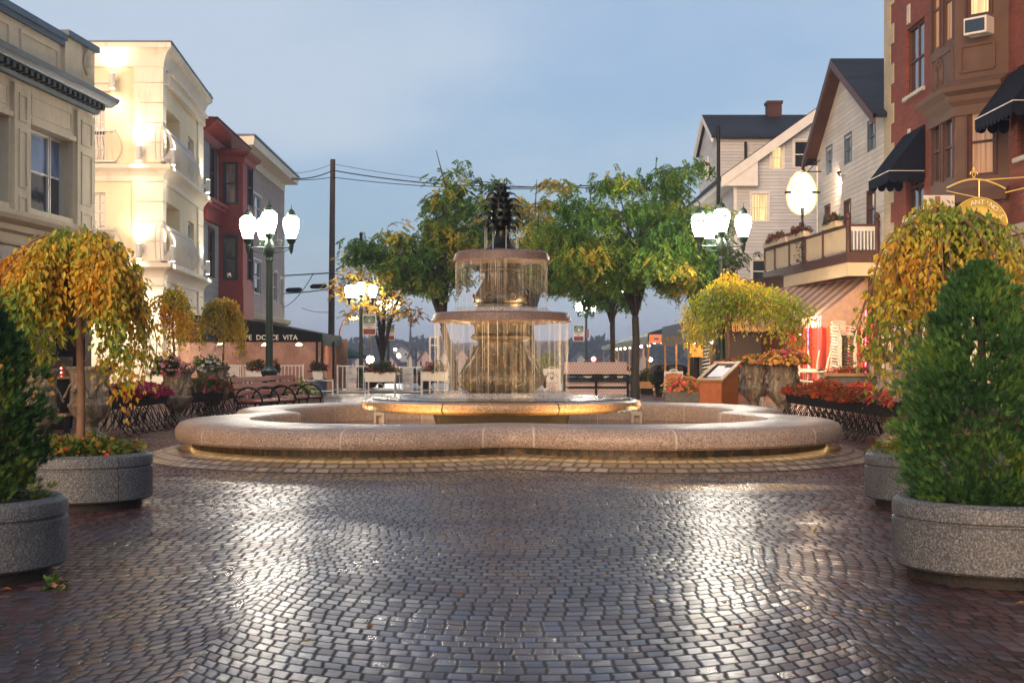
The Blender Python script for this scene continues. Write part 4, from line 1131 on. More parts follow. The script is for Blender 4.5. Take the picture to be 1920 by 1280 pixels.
# the bay
B0, B1, B2, B3 = (GH.pt(3.5,0)), Vector((-10.82,55.75,0)), Vector((-10.86,58.2,0)), GH.pt(6.6,0)
bz0, bz1 = gz(600,56), gz(292,56)
def bay(pts, z0, z1, mat, parent, wins, frame, panes, nm='bay', cornice=None):
    m = MB(); P2 = [tuple(p)[:2] for p in pts]
    fs = [Fac(*P2[i], *P2[i+1]) for i in range(len(P2)-1)]
    for i, f in enumerate(fs): wall(m, f, 0, f.L, z0, z1, [w[1:] for w in wins if w[0]==i], .1)
    P3 = P2
    m.prism([Vector((p[0],p[1],z0+.01)) for p in P3], (0,0,.05)); m.prism([Vector((p[0],p[1],z1-.06)) for p in P3], (0,0,.05))
    o = m.build(nm, mat, parent)
    for j, w in enumerate(wins): window(fs[w[0]], *w[1:], o.parent if o.parent else parent, frame=frame, pane=panes[j%len(panes)], casing=.05, n=-.08, fw=.07)
    return fs
f0 = Fac(*tuple(B0)[:2], *tuple(B1)[:2]); f1 = Fac(*tuple(B1)[:2], *tuple(B2)[:2])
a0, a1 = f0.U(421), f0.U(444); c0, c1 = f1.U(464.5), f1.U(473)
bay([B0,B1,B2,B3], bz0, bz1, M['red_trim'], t, [(0,a0,a1,gz(383,55.7),gz(304,55.7)),(0,a0,a1,gz(525,55.7),gz(443,55.7)),(1,c0,c1,gz(386,57),gz(312,57)),(1,c0,c1,gz(526,57),gz(446,57))], M['ink'], [M['glass_shade'],M['glass'],M['glass'],M['glass']])
m = MB(); P2 = [tuple(p)[:2] for p in (B0,B1,B2,B3)]
sweep(m, P2, [(0,bz1-.3),(.05,bz1-.3),(.1,bz1-.1),(.28,bz1),(.32,bz1+.12),(-.2,bz1+.3)]); m.prism([Vector((p[0],p[1],bz1+.05)) for p in P2],(0,0,.2)); m.build('bay_cornice', M['red_trim'], t, smooth=25)
m = MB()
for a,b in ((gz(440,55.7),gz(386,55.7)),(gz(600,55.7),gz(528,55.7))): m = MB(); sweep(m, P2, [(0,a+.2),(.03,a+.2),(.03,b-.25),(0,b-.25)]); m.build('bay_panel', M['red_trim'], t)

# ------------------------------------------------------------------ beige building
BB = Fac(-11.86, 60.25, -12.1, 73.6)
t = thing('beige_clapboard_building', 'pinkish beige clapboard building with a deep cream eave, behind the near left lamp', 'building', (-15,67,0))
ze = BB.Z(480,297); bt = BB.Z(520,603)
ws = [(BB.U(470),BB.U(489.5),BB.Z(480,410),BB.Z(480,366)),(BB.U(469),BB.U(489.5),BB.Z(480,550),BB.Z(480,488)),(BB.U(512),BB.U(519.5),BB.Z(515,565),BB.Z(515,510)),(BB.U(525),BB.U(529.5),BB.Z(527,572),BB.Z(527,522)),(BB.U(511),BB.U(519),BB.Z(515,452),BB.Z(515,410))]
m = MB(); wall(m, BB, 0, BB.L, 0, ze, ws, .14); m.fb(BB,0,BB.L,0,ze,-8,-.15); m.build('wall', M['clap_pink'], t)
for i,w in enumerate(ws): window(BB,*w,t,casing=.08,mull=1 if i<2 else 0)
m = MB(); sweep(m, [tuple(BB.pt(-.2,0))[:2],tuple(BB.pt(BB.L,0))[:2],tuple(BB.pt(BB.L,0,-8))[:2]], [(0,ze-.5),(.04,ze-.5),(.04,ze-.12),(.65,ze-.06),(.7,ze+.28),(.66,ze+.32),(0,ze+.3)]); m.build('eave', M['stucco_white'], t, smooth=20)
m = MB(); sweep(m, [tuple(BB.pt(-.2,0))[:2],tuple(BB.pt(BB.L,0))[:2],tuple(BB.pt(BB.L,0,-8))[:2]], [(-1,ze+.32),(.74,ze+.325),(.74,ze+.4),(-1,ze+.42)]); m.fb(BB,-.2,BB.L-.9,ze+.3,ze+.4,-8,-.9); m.build('roof', M['blue_trim'], t)
m = MB(); sweep(m, [tuple(BB.pt(0,0))[:2],tuple(BB.pt(BB.L,0))[:2],tuple(BB.pt(BB.L,0,-8))[:2]], [(0,bt-.35),(.1,bt-.35),(.15,bt-.15),(.3,bt-.08),(.34,bt+.1),(0,bt+.2)]); m.build('ledge', M['stucco_cream'], t, smooth=20)
m = MB(); m.fb(BB,0,.16,0,ze-.5,0,.03); m.fb(BB,BB.L-.16,BB.L,0,ze-.5,0,.03); m.build('corner_boards', M['stucco_white'], t)

# ------------------------------------------------------------------ right brick building
RB = Fac(10.6, 39.4, 10.6, 14.0)
t = thing('brick_building', 'red brick building with a brown two storey bay window, at the right edge', 'building', (14,27,0))
W1 = (RB.U(1699),RB.U(1733),RB.Z(1715,174),RB.Z(1715,45)); W2 = (RB.U(1699),RB.U(1733),RB.Z(1715,405),RB.Z(1715,290)); W3 = (RB.U(1908),RB.U(1908)+1.2,5.4,7.3)
m = MB(); wall(m, RB, 0, RB.L, 3.9, 14.5, [W1,W2,W3], .2); m.fb(RB,0,RB.L,0,14.5,-9,-.21); m.build('wall', M['brick'], t)
for w in (W1,W2,W3): window(RB,*w,t,frame=M['brown_trim'],mull=1,sill=M['stone_trim'],n=-.14)
m = MB(); z = .0; k = 0
while z < 14.4:
    m.fb(RB,-.02,(.62 if k%2 else .95),z,z+.55,-.3,.025); z += .552; k += 1
m.build('quoins', M['brick_cream'], t)
m = MB(); m.fb(RB,W1[0]+.15,W1[0]+.4,RB.Z(1713,38),RB.Z(1713,2),0,.03); m.fb(RB,W2[0]+.2,W2[0]+.42,RB.Z(1716,250),RB.Z(1716,236),0,.03)
m.build('keystone', M['stone_trim'], t)
b0, b1, b2, b3 = Vector((10.6,33.3,0)), Vector((9.75,32.3,0)), Vector((9.75,30.5,0)), Vector((10.6,29.6,0))
g1 = Fac(9.75,32.3,9.75,30.5); g2 = Fac(9.75,30.5,10.6,29.6)
zs, zw = gz(345,30.4), gz(208,30.4)
wins = [(1,g1.U(1747.5),g1.U(1763),g1.Z(1755,345),g1.Z(1755,222)),(1,g1.U(1769),g1.U(1787),g1.Z(1778,338),g1.Z(1778,212)),(2,g2.U(1815),g2.U(1866),g2.Z(1840,330),g2.Z(1840,200)),
        (1,g1.U(1747.5),g1.U(1763),g1.Z(1755,95),g1.Z(1755,-60)),(1,g1.U(1769),g1.U(1787),g1.Z(1778,80),g1.Z(1778,-80)),(2,g2.U(1813),g2.U(1858),g2.Z(1838,30),g2.Z(1838,-90))]
bay([b0,b1,b2,b3], gz(372,30.4), 11.4, M['brown_stone'], t, wins, M['brown_trim'], [M['glass'],M['glass'],M['glass_dimlit'],M['glass_dimlit'],M['glass_dimlit'],M['glass_lit']])
P2 = [tuple(p)[:2] for p in (b0,b1,b2,b3)]
cz = g2.Z(1820,172)
m = MB(); sweep(m, P2, [(0,cz-.5),(.05,cz-.5),(.06,cz-.3),(.16,cz-.2),(.2,cz-.08),(.34,cz),(.36,cz+.1),(0,cz+.3)]); m.build('bay_cornice', M['brown_stone'], t, smooth=20)
m = MB(); zq = gz(372,30.4); sweep(m, P2, [(0,zq-.1),(.12,zq-.1),(.14,zq+.05),(.06,zq+.15),(0,zq+.2)]); m.build('bay_base', M['brown_stone'], t, smooth=20)
m = MB(); c = g1.pt(g1.U(1762),g1.Z(1762,142),.015)
w_, h_ = .26, .42
for s in (1,.62):
    q = [c+g1.u3*x*w_*s+Vector((0,0,z*h_*s)) for x,z in ((0,1),(1,.45),(1,-.45),(0,-1),(-1,-.45),(-1,.45),(0,1))]
    m.tube(q, .022, 4)
uu0, uu1 = g1.U(1749), g1.U(1786)
for a in (g1.Z(1765,175),g1.Z(1765,105)): m.fb(g1,uu0,uu1,a-.03,a+.03,0,.03)
for u in (uu0,uu1): m.fb(g1,u-.03,u+.03,g1.Z(1765,175),g1.Z(1765,105),0,.032)
za, zb = g2.Z(1840,130), g2.Z(1840,82); ua, ub = g2.U(1802), g2.U(1865)
m.fb(g2,ua,ub,za-.03,za+.03,0,.03); m.fb(g2,ua,ub,zb-.03,zb+.03,0,.03); m.fb(g2,ua-.03,ua+.03,za,zb,0,.032); m.fb(g2,ub-.03,ub+.03,za,zb,0,.032)
m.build('bay_mouldings', M['brown_stone'], t)
m = MB(); zq = RB.Z(1900,440); m.fb(RB,8.2,RB.L,zq-.4,zq-.1,0,.3); m.fb(RB,8.2,RB.L,zq-.1,zq+.1,0,.42); m.build('shop_cornice', M['stone_trim'], t)
m = MB(); m.fb(RB,0,RB.L,0,3.9,-.2,-.05)
for u in (1.2,4.0,6.8,9.6,12.4): m.fb(RB,u,u+.4,0,3.9,-.05,.12)
m.fb(RB,0,RB.L,zq-1.15,zq-.4,-.05,.1); m.build('shopfront', M['lampgreen'], t)
for i,u in enumerate((1.7,4.5,7.3,10.1)): window(RB,u,u+2.2,.6,zq-1.2,t,frame=M['lampgreen'],pane=M['glass_lit'] if i==2 else M['glass'],n=.0,sash=False,mull=1)
# window air conditioner
t2 = thing('air_conditioner', 'white window air conditioner under the glowing upper window of the brown bay', 'air conditioner', g2.pt(g2.U(1830),g2.Z(1830,66),.2))
u0,u1,z0,z1 = g2.U(1808,.3),g2.U(1851,.3),g2.Z(1830,64,.3),g2.Z(1830,32,.3)
MB().fb(g2,u0,u1,z0,z1,-.02,.34).build('housing', M['white_paint'], t2, bevel=.015)
m = MB(); m.fb(g2,u0+.04,u1-.04,z0+.05,z1-.05,.341,.35); m.build('grille', M['glass'], t2)
def awning(f, u0, u1, zt, zb, out, val, mat, label, name='window_awning', trim=True):
    t = thing(name, label, 'awning', f.pt((u0+u1)/2, zb, out/2))
    m = MB(); zv = zb
    P = [f.pt(u0,zt,.02),f.pt(u1,zt,.02),f.pt(u1,zv,out),f.pt(u0,zv,out)]
    m.add(P+[p-Vector((0,0,.02)) for p in P], [(0,3,2,1),(4,5,6,7),(0,1,5,4),(2,3,7,6)])
    for u, s in ((u0,0),(u1,1)): m.prism([f.pt(u,zt,.02),f.pt(u,zv,out),f.pt(u,zv,.02)], f.u3*(.012 if s==0 else -.012))
    m.build('canopy', mat, t)
    m = MB()
    def scal(p0, p1, nn):
        L = (p1-p0).length; N = max(3, int(L/.22)); d = (p1-p0)/N
        for i in range(N):
            q = p0+d*i; pts = [q, q+d]+[q+d*(.5+.5*math.cos(a))-Vector((0,0,val*.55+val*.45*math.sin(a))) for a in [k*PI/6 for k in range(7)]]
            m.prism(pts, nn*.01)
    scal(f.pt(u0,zv,out), f.pt(u1,zv,out), f.n3); scal(f.pt(u0,zv,.03), f.pt(u0,zv,out), f.u3); scal(f.pt(u1,zv,.03), f.pt(u1,zv,out), f.u3)
    m.build('valance', mat, t)
    if trim:
        MB().tube([f.pt(u0,zv,.03),f.pt(u0,zv,out+.005),f.pt(u1,zv,out+.005),f.pt(u1,zv,.03)], .014, 5).build('piping', M['letter_white'], t)
    return t
awning(RB, RB.U(1695), RB.U(1736), RB.Z(1715,244), RB.Z(1715,330), .95, .3, M['canvas_navy'], 'dark navy scalloped awning over the window left of the brown bay')
awning(RB, RB.U(1895), RB.U(1895)+2.2, RB.Z(1900,135), RB.Z(1900,222), .75, .3, M['canvas_navy'], 'dark navy scalloped awning cut by the right edge of the view')

# ------------------------------------------------------------------ white gabled house
GW = Fac(10.62, 48.3, 10.62, 39.42)
t = thing('white_gabled_house', 'white clapboard house with a steep gable and dark roof, next to the brick building', 'house', (14,44,0))
ez = 8.15; ua = GW.U(1584); az = GW.Z(1584,118)
ws = [(GW.U(x0),GW.U(x1),GW.Z((x0+x1)/2,y1),GW.Z((x0+x1)/2,y0)) for x0,x1,y0,y1 in ((1550.5,1560.5,276,325),(1585,1597,253,306),(1628.5,1641.5,227,282),(1548,1557,386,440),(1584,1595,377,436),(1627,1641.5,358,424))]
m = MB(); wall(m, GW, 0, GW.L, 0, ez, ws, .12)
m.add([GW.pt(0,ez),GW.pt(GW.L,ez),GW.pt(ua,az)], [(0,1,2)])
m.prism([GW.pt(0,0,-.13),GW.pt(GW.L,0,-.13),GW.pt(GW.L,ez,-.13),GW.pt(ua,az-.02,-.13),GW.pt(0,ez,-.13)], GW.n3*-8)
m.build('wall', M['clap_white'], t)
for i,w in enumerate(ws): window(GW,*w,t,frame=M['blue_trim'] if i<3 else M['brown_trim'],casing=.04,fw=.05,n=-.07)
def roofpair(f, u0, u1, ua, ze, za, nf, nb, th, mat, parent, trim=None, name='roof', over=.35):
    s0 = (za-ze)/(ua-u0); s1 = (za-ze)/(u1-ua)
    l = (u0-over, ze-over*s0); r = (u1+over, ze-over*s1)
    m = MB()
    for e in (l, r): m.prism([f.pt(e[0],e[1],nf),f.pt(ua,za,nf),f.pt(ua,za+th,nf),f.pt(e[0],e[1]+th,nf)], f.n3*(nb-nf))
    o = m.build(name, mat, parent)
    if trim:
        m = MB()
        for e in (l, r): m.prism([f.pt(e[0],e[1]-.16,nf+.02),f.pt(ua,za-.16,nf+.02),f.pt(ua,za+th*.8,nf+.02),f.pt(e[0],e[1]+th*.8,nf+.02)], f.n3*-.1)
        m.build('bargeboard', trim, parent)
roofpair(GW, 0, GW.L, ua, ez, az, .45, -8.2, .14, M['roof'], t, M['brown_trim'])
m = MB()
for (a,b) in ((0,ez),(GW.L,ez)):
    P = [GW.pt(a,b-.02,0),GW.pt(ua,az-.02,0),GW.pt(ua,az-.02,.42),GW.pt(a,b-.02,.42)]; m.prism(P,(0,0,.015))
m.build('soffit', M['brown_trim'], t)
m = MB(); m.fb(GW,.0,.12,3.9,ez-.3,0,.03); m.build('corner_board', M['stucco_white'], t)
# floodlight on the gable wall
t2 = thing('flood_light', 'small floodlight fixed on the white gable wall, lighting the egg-shaped sign', 'lamp', GW.pt(GW.U(1578),GW.Z(1578,327)))
p = GW.pt(GW.U(1580),GW.Z(1580,326),.12); MB().lathe([(.03,-.06),(.07,.0),(.075,.07)], 10, p).build('head', M['iron'], t2, smooth=40)
MB().tube([GW.pt(GW.U(1588),GW.Z(1588,326),0), p], .02, 6).build('bracket', M['white_paint'], t2)
light('flood_light_beam', 'SPOT', p+Vector((-.05,-.02,0)), 480, (1,.68,.45), t2, .05, px(1540,372,46.5), 120, .9)

# ------------------------------------------------------------------ pale house behind
HF = Fac(9.1, 57, 17, 57); HL = Fac(9.1, 68, 9.1, 57)
t = thing('pale_gabled_house', 'pale blue white clapboard house with a dormer and lit windows, behind the right lamp', 'house', (13,62,0))
Zh = lambda y: gz(y, 57)
ze, sl = Zh(322), .715
ws = [(HF.U(a),HF.U(b),Zh(d),Zh(c)) for a,b,c,d in ((1446,1468,274,317),(1489,1517,264,315),(1409,1440,363,415),(1410,1440,487,530))]
zpk = ze+sl*4.6
m = MB(); wall(m, HF, 0, HF.L, 0, ze, [ws[2],ws[3]], .12); wall(m, HL, 0, HL.L, 0, ze, [], .12)
# gable wall above the eave line, stepped round its two windows by the roof slope
gwin = ws[:2]; zl = sorted({ze, zpk, *[q for w in gwin for q in w[2:]]})
def rk(z): return max(0, (z-ze)/sl)
zz_ = [ze+(zpk-ze)*i/24 for i in range(25)]; zz_ = sorted(set(zz_+[q for w in gwin for q in w[2:]]))
for a, b in zip(zz_[:-1], zz_[1:]):
    mid = (a+b)/2; cutsu = [(w[0],w[1]) for w in gwin if w[2] < mid < w[3]]
    edges = [None]+[q for c_ in cutsu for q in c_]+[HF.L]
    for i in range(0, len(edges), 2):
        l0, l1 = (rk(a), rk(b)) if edges[i] is None else (edges[i], edges[i])
        m.add([HF.pt(l0,a),HF.pt(edges[i+1],a),HF.pt(edges[i+1],b),HF.pt(l1,b)], [(0,1,2,3)])
m.fb(HF,.13,HF.L,0,ze,-10,-.13); m.prism([HF.pt(.13,ze,-.14),HF.pt(HF.L,ze,-.14),HF.pt(HF.L,zpk,-.14),HF.pt(rk(zpk)+.13,zpk,-.14)], HF.n3*-9.8)
m.build('wall', M['clap_bluewhite'], t)
for w, pn, lo in zip(ws, (M['glass_lit'],M['glass'],M['glass_lit'],M['glass']), (None,)*4): window(HF,*w,t,pane=pn,casing=.07,fw=.05,n=-.08)
m = MB(); e0 = -.55
m.prism([HF.pt(e0,ze+e0*sl,.35),HF.pt(HF.L,zpk+.0+ (HF.L-rk(zpk))*sl,.35),HF.pt(HF.L,zpk+(HF.L-rk(zpk))*sl+.18,.35),HF.pt(e0,ze+e0*sl+.18,.35)], HF.n3*-11.5); m.build('roof', M['roof'], t)
m = MB(); m.prism([HF.pt(e0,ze+e0*sl-.3,.37),HF.pt(HF.L,zpk+(HF.L-rk(zpk))*sl-.3,.37),HF.pt(HF.L,zpk+(HF.L-rk(zpk))*sl+.14,.37),HF.pt(e0,ze+e0*sl+.14,.37)], HF.n3*-.12)
m.prism([HF.pt(e0,ze-.62,.33),HF.pt(.95,ze-.62,.33),HF.pt(.95,ze+.4,.33),HF.pt(e0,ze+e0*sl-.2,.33)], HF.n3*-.32)
m.fb(HL,0,HL.L-.0,ze-.6,ze-.25,0,.5); m.fb(HF,0,.14,0,ze-.6,0,.025)
m.build('rake_trim', M['white_paint'], t)
# dormer
dz0 = 9.0; zr, zd = gz(217,63.5), gz(256,61)
DF = Fac(8.95,66.2,8.95,60.8)
o = MB(); o.prism([DF.pt(0,dz0),DF.pt(DF.L,dz0),DF.pt(DF.L,zd),DF.pt(DF.L/2,zr-.1),DF.pt(0,zd)], Vector((5.5,0,0))); dm = o.build('dormer', M['clap_bluewhite'], t)
roofpair(DF, 0, DF.L, DF.L/2, zd, zr-.08, .25, -6.5, .12, M['roof'], dm, M['white_paint'], 'dormer_roof', .3)
window(DF,DF.L/2-.35,DF.L/2+.35,dz0+.35,dz0+1.35,dm,n=.0,fw=.06)
m = MB(); d = 63.2; m.box(gx(1440,d),gx(1466,d),d,d+.7,11,gz(194,d)); m.box(gx(1438,d),gx(1468,d),d-.05,d+.75,gz(194,d),gz(189,d)); m.build('chimney', brickwall('dark_chimney_brick',(.09,.03,.025),(.07,.025,.02),(.06,.05,.045)), t)
MB().tube([(gx(1398,60.6),60.6,9.2),(gx(1398,60.6),60.6,gz(266,60.6))], .06, 8).build('vent_pipe', M['iron'], t)
# ------------------------------------------------------------------ restaurant under the deck
SF = Fac(9.2, 46.2, 10.6, 40.2)
t = thing('restaurant_front', 'red restaurant front with lit windows under the striped awning', 'shopfront', SF.pt(SF.L/2,0,-1))
m = MB(); m.fb(SF,-4,SF.L+.3,0,4.0,-2.6,-1.5); m.fb(SF,-4,0,0,4.0,-1.5,-.1); m.fb(SF,-.0,SF.L+.3,3.0,4.0,-1.5,-.02); m.build('wall', M['brown_trim'], t)
m = MB(); m.fb(SF,0,SF.L,.02,.5,-.3,.0); m.build('stall_riser', M['red_trim'], t)
m = MB()
for u in (.05,.8,1.5,2.5,3.7,4.5,5.4,5.95): m.fb(SF,u,u+.16,.5,3.0,-.12,.06)
m.build('red_posts', M['red_trim'], t)
m = MB(); m.fb(SF,0,SF.L,.5,3.0,-1.45,-1.4); m.build('interior', M['room_lit'], t)
MB().fb(SF,0,SF.L,.5,3.0,-.1,-.085).build('pane', glassmat('red_shop_glass', em=(1.0,.16,.07), es=.5), t)
m = MB()
for u in (1.72,5.6): MB().tube([SF.pt(u,.6,.09),SF.pt(u,2.6,.09)], .018, 6).build('neon_tube', M['neon_red'], t)
m.tube([SF.pt(4.0,1.5+.3*math.sin(k*.5),.1+.0)+SF.u3*(.15*math.cos(k*.5)) for k in range(14)], .014, 5); m.build('neon_tube', M['neon_red'], t)
m = MB()
for u,z in ((1.0,2.2),(1.15,1.95),(2.1,2.35),(3.1,2.5),(5.0,2.45)): m.ball(SF.pt(u,z,.12), .045)
m.build('string_bulb', M['bulb_small'], t, smooth=180)
light('shop_and_fill_light', 'POINT', SF.pt(3.2,2.35,1.0), 150, (1,.5,.3), t, .12); light('shop_and_fill_light', 'POINT', SF.pt(1.0,2.2,1.2), 75, (1,.62,.3), t, .12); light('shop_and_fill_light', 'POINT', SF.pt(5.2,2.3,1.9), 70, (1,.7,.45), t, .12); light('shop_and_fill_light', 'POINT', Vector((8.1,37.7,2.3)), 90, (1,.7,.45), t, .12)  # last one is a fill light added to brighten the upturned chair
aw = awning(SF, -1.2, 5.6, 3.55, 2.42, 1.5, .34, M['stripes'], 'dusty pink awning with dark stripes over the restaurant front', 'striped_awning', trim=False)
# deck above
K0, K1, K2 = Vector((10.6,39.9,0)), Vector((9.67,39.95,0)), Vector((9.0,49.4,0))
t = thing('balcony_deck', 'brown and cream timber deck with flower boxes, on the white gabled house', 'balcony', (10,44,4))
DL = Fac(9.0,49.4,9.67,39.95); DE = Fac(9.67,39.95,10.6,39.95)
zf = 4.12
m = MB(); m.prism([Vector((10.6,39.95,zf-.14)),Vector((9.67,39.95,zf-.14)),Vector((9.0,49.4,zf-.14)),Vector((10.6,49.4,zf-.14))], (0,0,.14)); m.build('floor', M['wood_grey'], t)
m = MB(); m.fb(DL,0,DL.L+.06,zf-.16,zf+.12,0,.06); m.fb(DE,0,DE.L,zf-.16,zf+.12,0,.06); m.build('fascia', M['brown_trim'], t)
m = MB(); m.fb(DL,0,DL.L+.03,zf-.55,zf-.165,-.05,.02); m.fb(DE,0,DE.L,zf-.55,zf-.165,-.05,.02); m.build('lower_fascia', M['stucco_cream'], t)
m = MB(); m.fb(DL,.06,DL.L-.08,zf+.18,zf+.86,-.05,-.02); m.build('panel_rail', M['stucco_cream'], t)
m = MB(); m.fb(DL,0,DL.L,zf+.87,zf+.94,-.07,.02); m.fb(DE,0,DE.L,zf+.87,zf+.94,-.06,.02); m.fb(DE,.1,DE.L,zf+.14,zf+.2,-.05,.0)
m.build('top_rail', M['brown_trim'], t)
MB().fb(DE,.1,DE.L-.05,zf+.74,zf+.87,-.05,.0).build('end_rail', M['white_paint'], t)
m = MB()
for k in range(8): m.fb(DE,.16+k*.1,.2+k*.1,zf+.2,zf+.74,-.045,-.005)
m.build('balusters', M['white_paint'], t)
for u in [DL.U(x) for x in (1434,1453,1480,1510,1543)]: MB().fb(DL,u-.04,u+.04,zf-.1,zf+.98,-.06,.03).build('post', M['brown_trim'], t)
for c in (DE.pt(.03,zf+.0,-.04), DE.pt(DE.L-.08,zf+.0,-.04)):
    MB().lathe([(.075,-.1),(.075,.98),(.09,1.0),(.09,1.04),(.04,1.07),(.085,1.13),(.085,1.2),(.03,1.27),(.001,1.29)], 12, c).build('post', M['brown_trim'], t, smooth=40)
for i,(a,b) in enumerate(((1436,1478),(1482,1512),(1546,1572))):
    u0,u1 = DL.U(a),DL.U(b); c = DL.pt((u0+u1)/2, zf+.95, -.02)
    t2 = thing('flower_box', ['long cream flower box with dry reddish plants, farthest along the deck rail','short cream flower box with dry plants by the egg-shaped sign','cream flower box of green plants near the deck corner'][i], 'flower box', c, 0, 'flower boxes on the deck rail')
    MB().fb(DL,u0,u1,zf+.95,zf+1.12,-.12,.1).build('box', M['stucco_cream'], t2)
    mound('foliage', t2, c+Vector((0,0,.14)), (u1-u0)*.52, .22, .26, 700, 20, [(.09,.05,.035),(.13,.06,.05),(.06,.07,.03)] if i<2 else [(.05,.08,.03),(.1,.08,.05),(.04,.06,.03)], [(.3,.08,.08)], .09, .05, rot=math.atan2(DL.u3.y, DL.u3.x))
t2 = thing('climbing_vine', 'bare dark vine climbing the deck post below the egg-shaped sign', 'vine', DL.pt(DL.U(1507),zf,.08))
m = MB(); u = DL.U(1507)
for k in range(5): m.tube([DL.pt(u+.05*math.sin(j*1.3+k*2)+.02*k, zf-.05+j*.16, .05+.03*math.cos(j+k)) for j in range(13)], .014, 5)
m.build('stem', M['bark_dark'], t2)
mound('foliage', t2, DL.pt(u,zf+.1,.06), .22,.1,1.2, 160, 0, [(.05,.06,.03),(.08,.06,.04)], [], .08)
# egg-shaped hanging sign
d = 46.5; c = px(1503,362,d); w, h = 28/F*d, 41/F*d
t = thing('egg_sign', 'spotlit white egg-shaped hanging sign with a rooster and arched lettering', 'sign', c-Vector((0,0,h)))
egg = [c+Vector((w*math.cos(a)*(1-.10*math.sin(a)), 0, h*math.sin(a))) for a in [2*PI*k/40 for k in range(40)]]
MB().prism(egg, (0,.12,0)).build('board', M['sign_glow'], t)
MB().tube(egg+egg[:1], .02, 5).build('rim', M['gold'], t)
m = MB(); m.box(c.x-w*1.08,c.x-w*.72,d-.03,d+.14,c.z-.01,c.z+.06); m.box(c.x+w*.72,c.x+w*1.25,d-.03,d+.14,c.z-.01,c.z+.06); m.build('clamp', M['iron'], t)
m = MB(); arctext(m, 'ANTONELLI', .17, c+Vector((0,-.012,-.06)), w*.78, PI*.86, PI*.14, (1,0,0), (0,0,1)); arctext(m, 'POULTRY', .13, c+Vector((0,-.012,.12)), w*.78, PI*1.2, PI*1.8, (1,0,0), (0,0,1)) if False else text(m,'POULTRY',.12,c+Vector((0,-.012,-h*.55)),(1,0,0),(0,0,1)); m.build('lettering', M['gold'], t)
def bird(mb, c, s, dy):
    body = [(-.5,.25),(-.62,.55),(-.42,.42),(-.3,.2),(-.05,.12),(.15,.2),(.25,.5),(.3,.72),(.4,.8),(.5,.72),(.6,.66),(.5,.6),(.48,.4),(.42,.05),(.25,-.25),(.05,-.38),(.02,-.6),(-.05,-.6),(-.06,-.38),(-.3,-.2),(-.45,0)]
    mb.prism([Vector((c.x+x*s, c.y, c.z+z*s)) for x,z in body], (0,dy,0))
m = MB(); bird(m, c+Vector((0,-.02,.02)), .3, .015); m.build('rooster', M['gold'], t)
m = MB(); m.tube([px(1502,322,d),px(1540,322,46.6)], .022, 6); m.tube([px(1515,322,d),px(1530,305,46.6),px(1538,300,46.6)], .015, 6); m.ball(px(1528,306,46.6),.05); m.ball(px(1508,320,d),.05)
m.build('bracket', M['iron'], t)
# round hanging sign
d = 28.6; c = px(1836,424,d); R = 54/F*d
t = thing('round_sign', 'round golden hanging sign with arched white lettering above the right weeping tree', 'sign', c-Vector((0,0,R)))
M['disc_olive'] = paint('olive_gold_board', (.42,.30,.05), .45, .12, 4)
M['gold_pale'] = paint('pale_gold_board', (.62,.45,.12), .45, .1, 4)
MB().prism([c+Vector((R*math.cos(2*PI*k/48),0,R*math.sin(2*PI*k/48))) for k in range(48)], (0,.07,0)).build('board', M['disc_olive'], t)
MB().prism([c+Vector((R*.66*math.cos(2*PI*k/40),-.012,R*.66*math.sin(2*PI*k/40))) for k in range(40)], (0,.011,0)).build('inner_disc', M['gold_pale'], t)
m = MB(); 
for rr in (.99,.69): m.tube([c+Vector((R*rr*math.cos(2*PI*k/48),-.008,R*rr*math.sin(2*PI*k/48))) for k in range(49)], .01, 5)
m.build('rim', M['gold'], t)
m = MB(); arctext(m, "ANTINO'S", .145, c+Vector((0,-.01,0)), R*.83, math.radians(112), math.radians(18), (1,0,0),(0,0,1)); arctext(m, 'FI', .12, c+Vector((0,-.01,0)), R*.83, math.radians(-22), math.radians(-40), (1,0,0),(0,0,1)); m.build('lettering', M['letter_white'], t)
MB().ball(c+Vector((-R*.05,-.03,-R*.15)), .10, 1).build('emblem', M['letter_white'], t)
m = MB(); arc = [px(1775+110*k/12, 358-22*math.sin(PI*(k*.85+1)/12), d) for k in range(13)]
m.tube(arc, .018, 6); m.tube([px(1836,338,d),px(1836,371,d)], .012, 5); m.tube([px(1885,361,d), Vector((10.6,28.6,gz(352,d)))], .014, 5); m.tube([px(1836,338,d),Vector((10.6,28.6,gz(332,d)))], .014, 5); m.tube([px(1775,358,d),px(1836,371,d)], .01, 5)
for s in (-1,1): m.tube([px(1826+s*(2+math.cos(k*.6)*5), 327-math.sin(k*.6)*6, d) for k in range(9)], .009, 5)
m.ball(px(1826,318,d), .03, 2); m.build('bracket', M['gold'], t)
light('sign_lamp_light', 'SPOT', c+Vector((-.2,-.55,-R*.95)), 16, (1,.75,.35), t, .04, c+Vector((0,0,.1)), 90, .9)
d = 30.2; t = thing('white_sign_board', 'pale bracket sign board with a faded picture, left of the round golden sign', 'sign', px(1762,415,d))
MB().box(gx(1732,d),gx(1790,d),d,d+.05,gz(420,d),gz(366,d)).build('board', M['white_paint'], t)
MB().box(gx(1753,d),gx(1763,d),d-.01,d-.002,gz(400,d),gz(368,d)).build('picture', M['terracotta'], t); MB().box(gx(1738,d),gx(1747,d),d-.01,d-.002,gz(404,d),gz(385,d)).build('picture', M['blue_trim'], t)

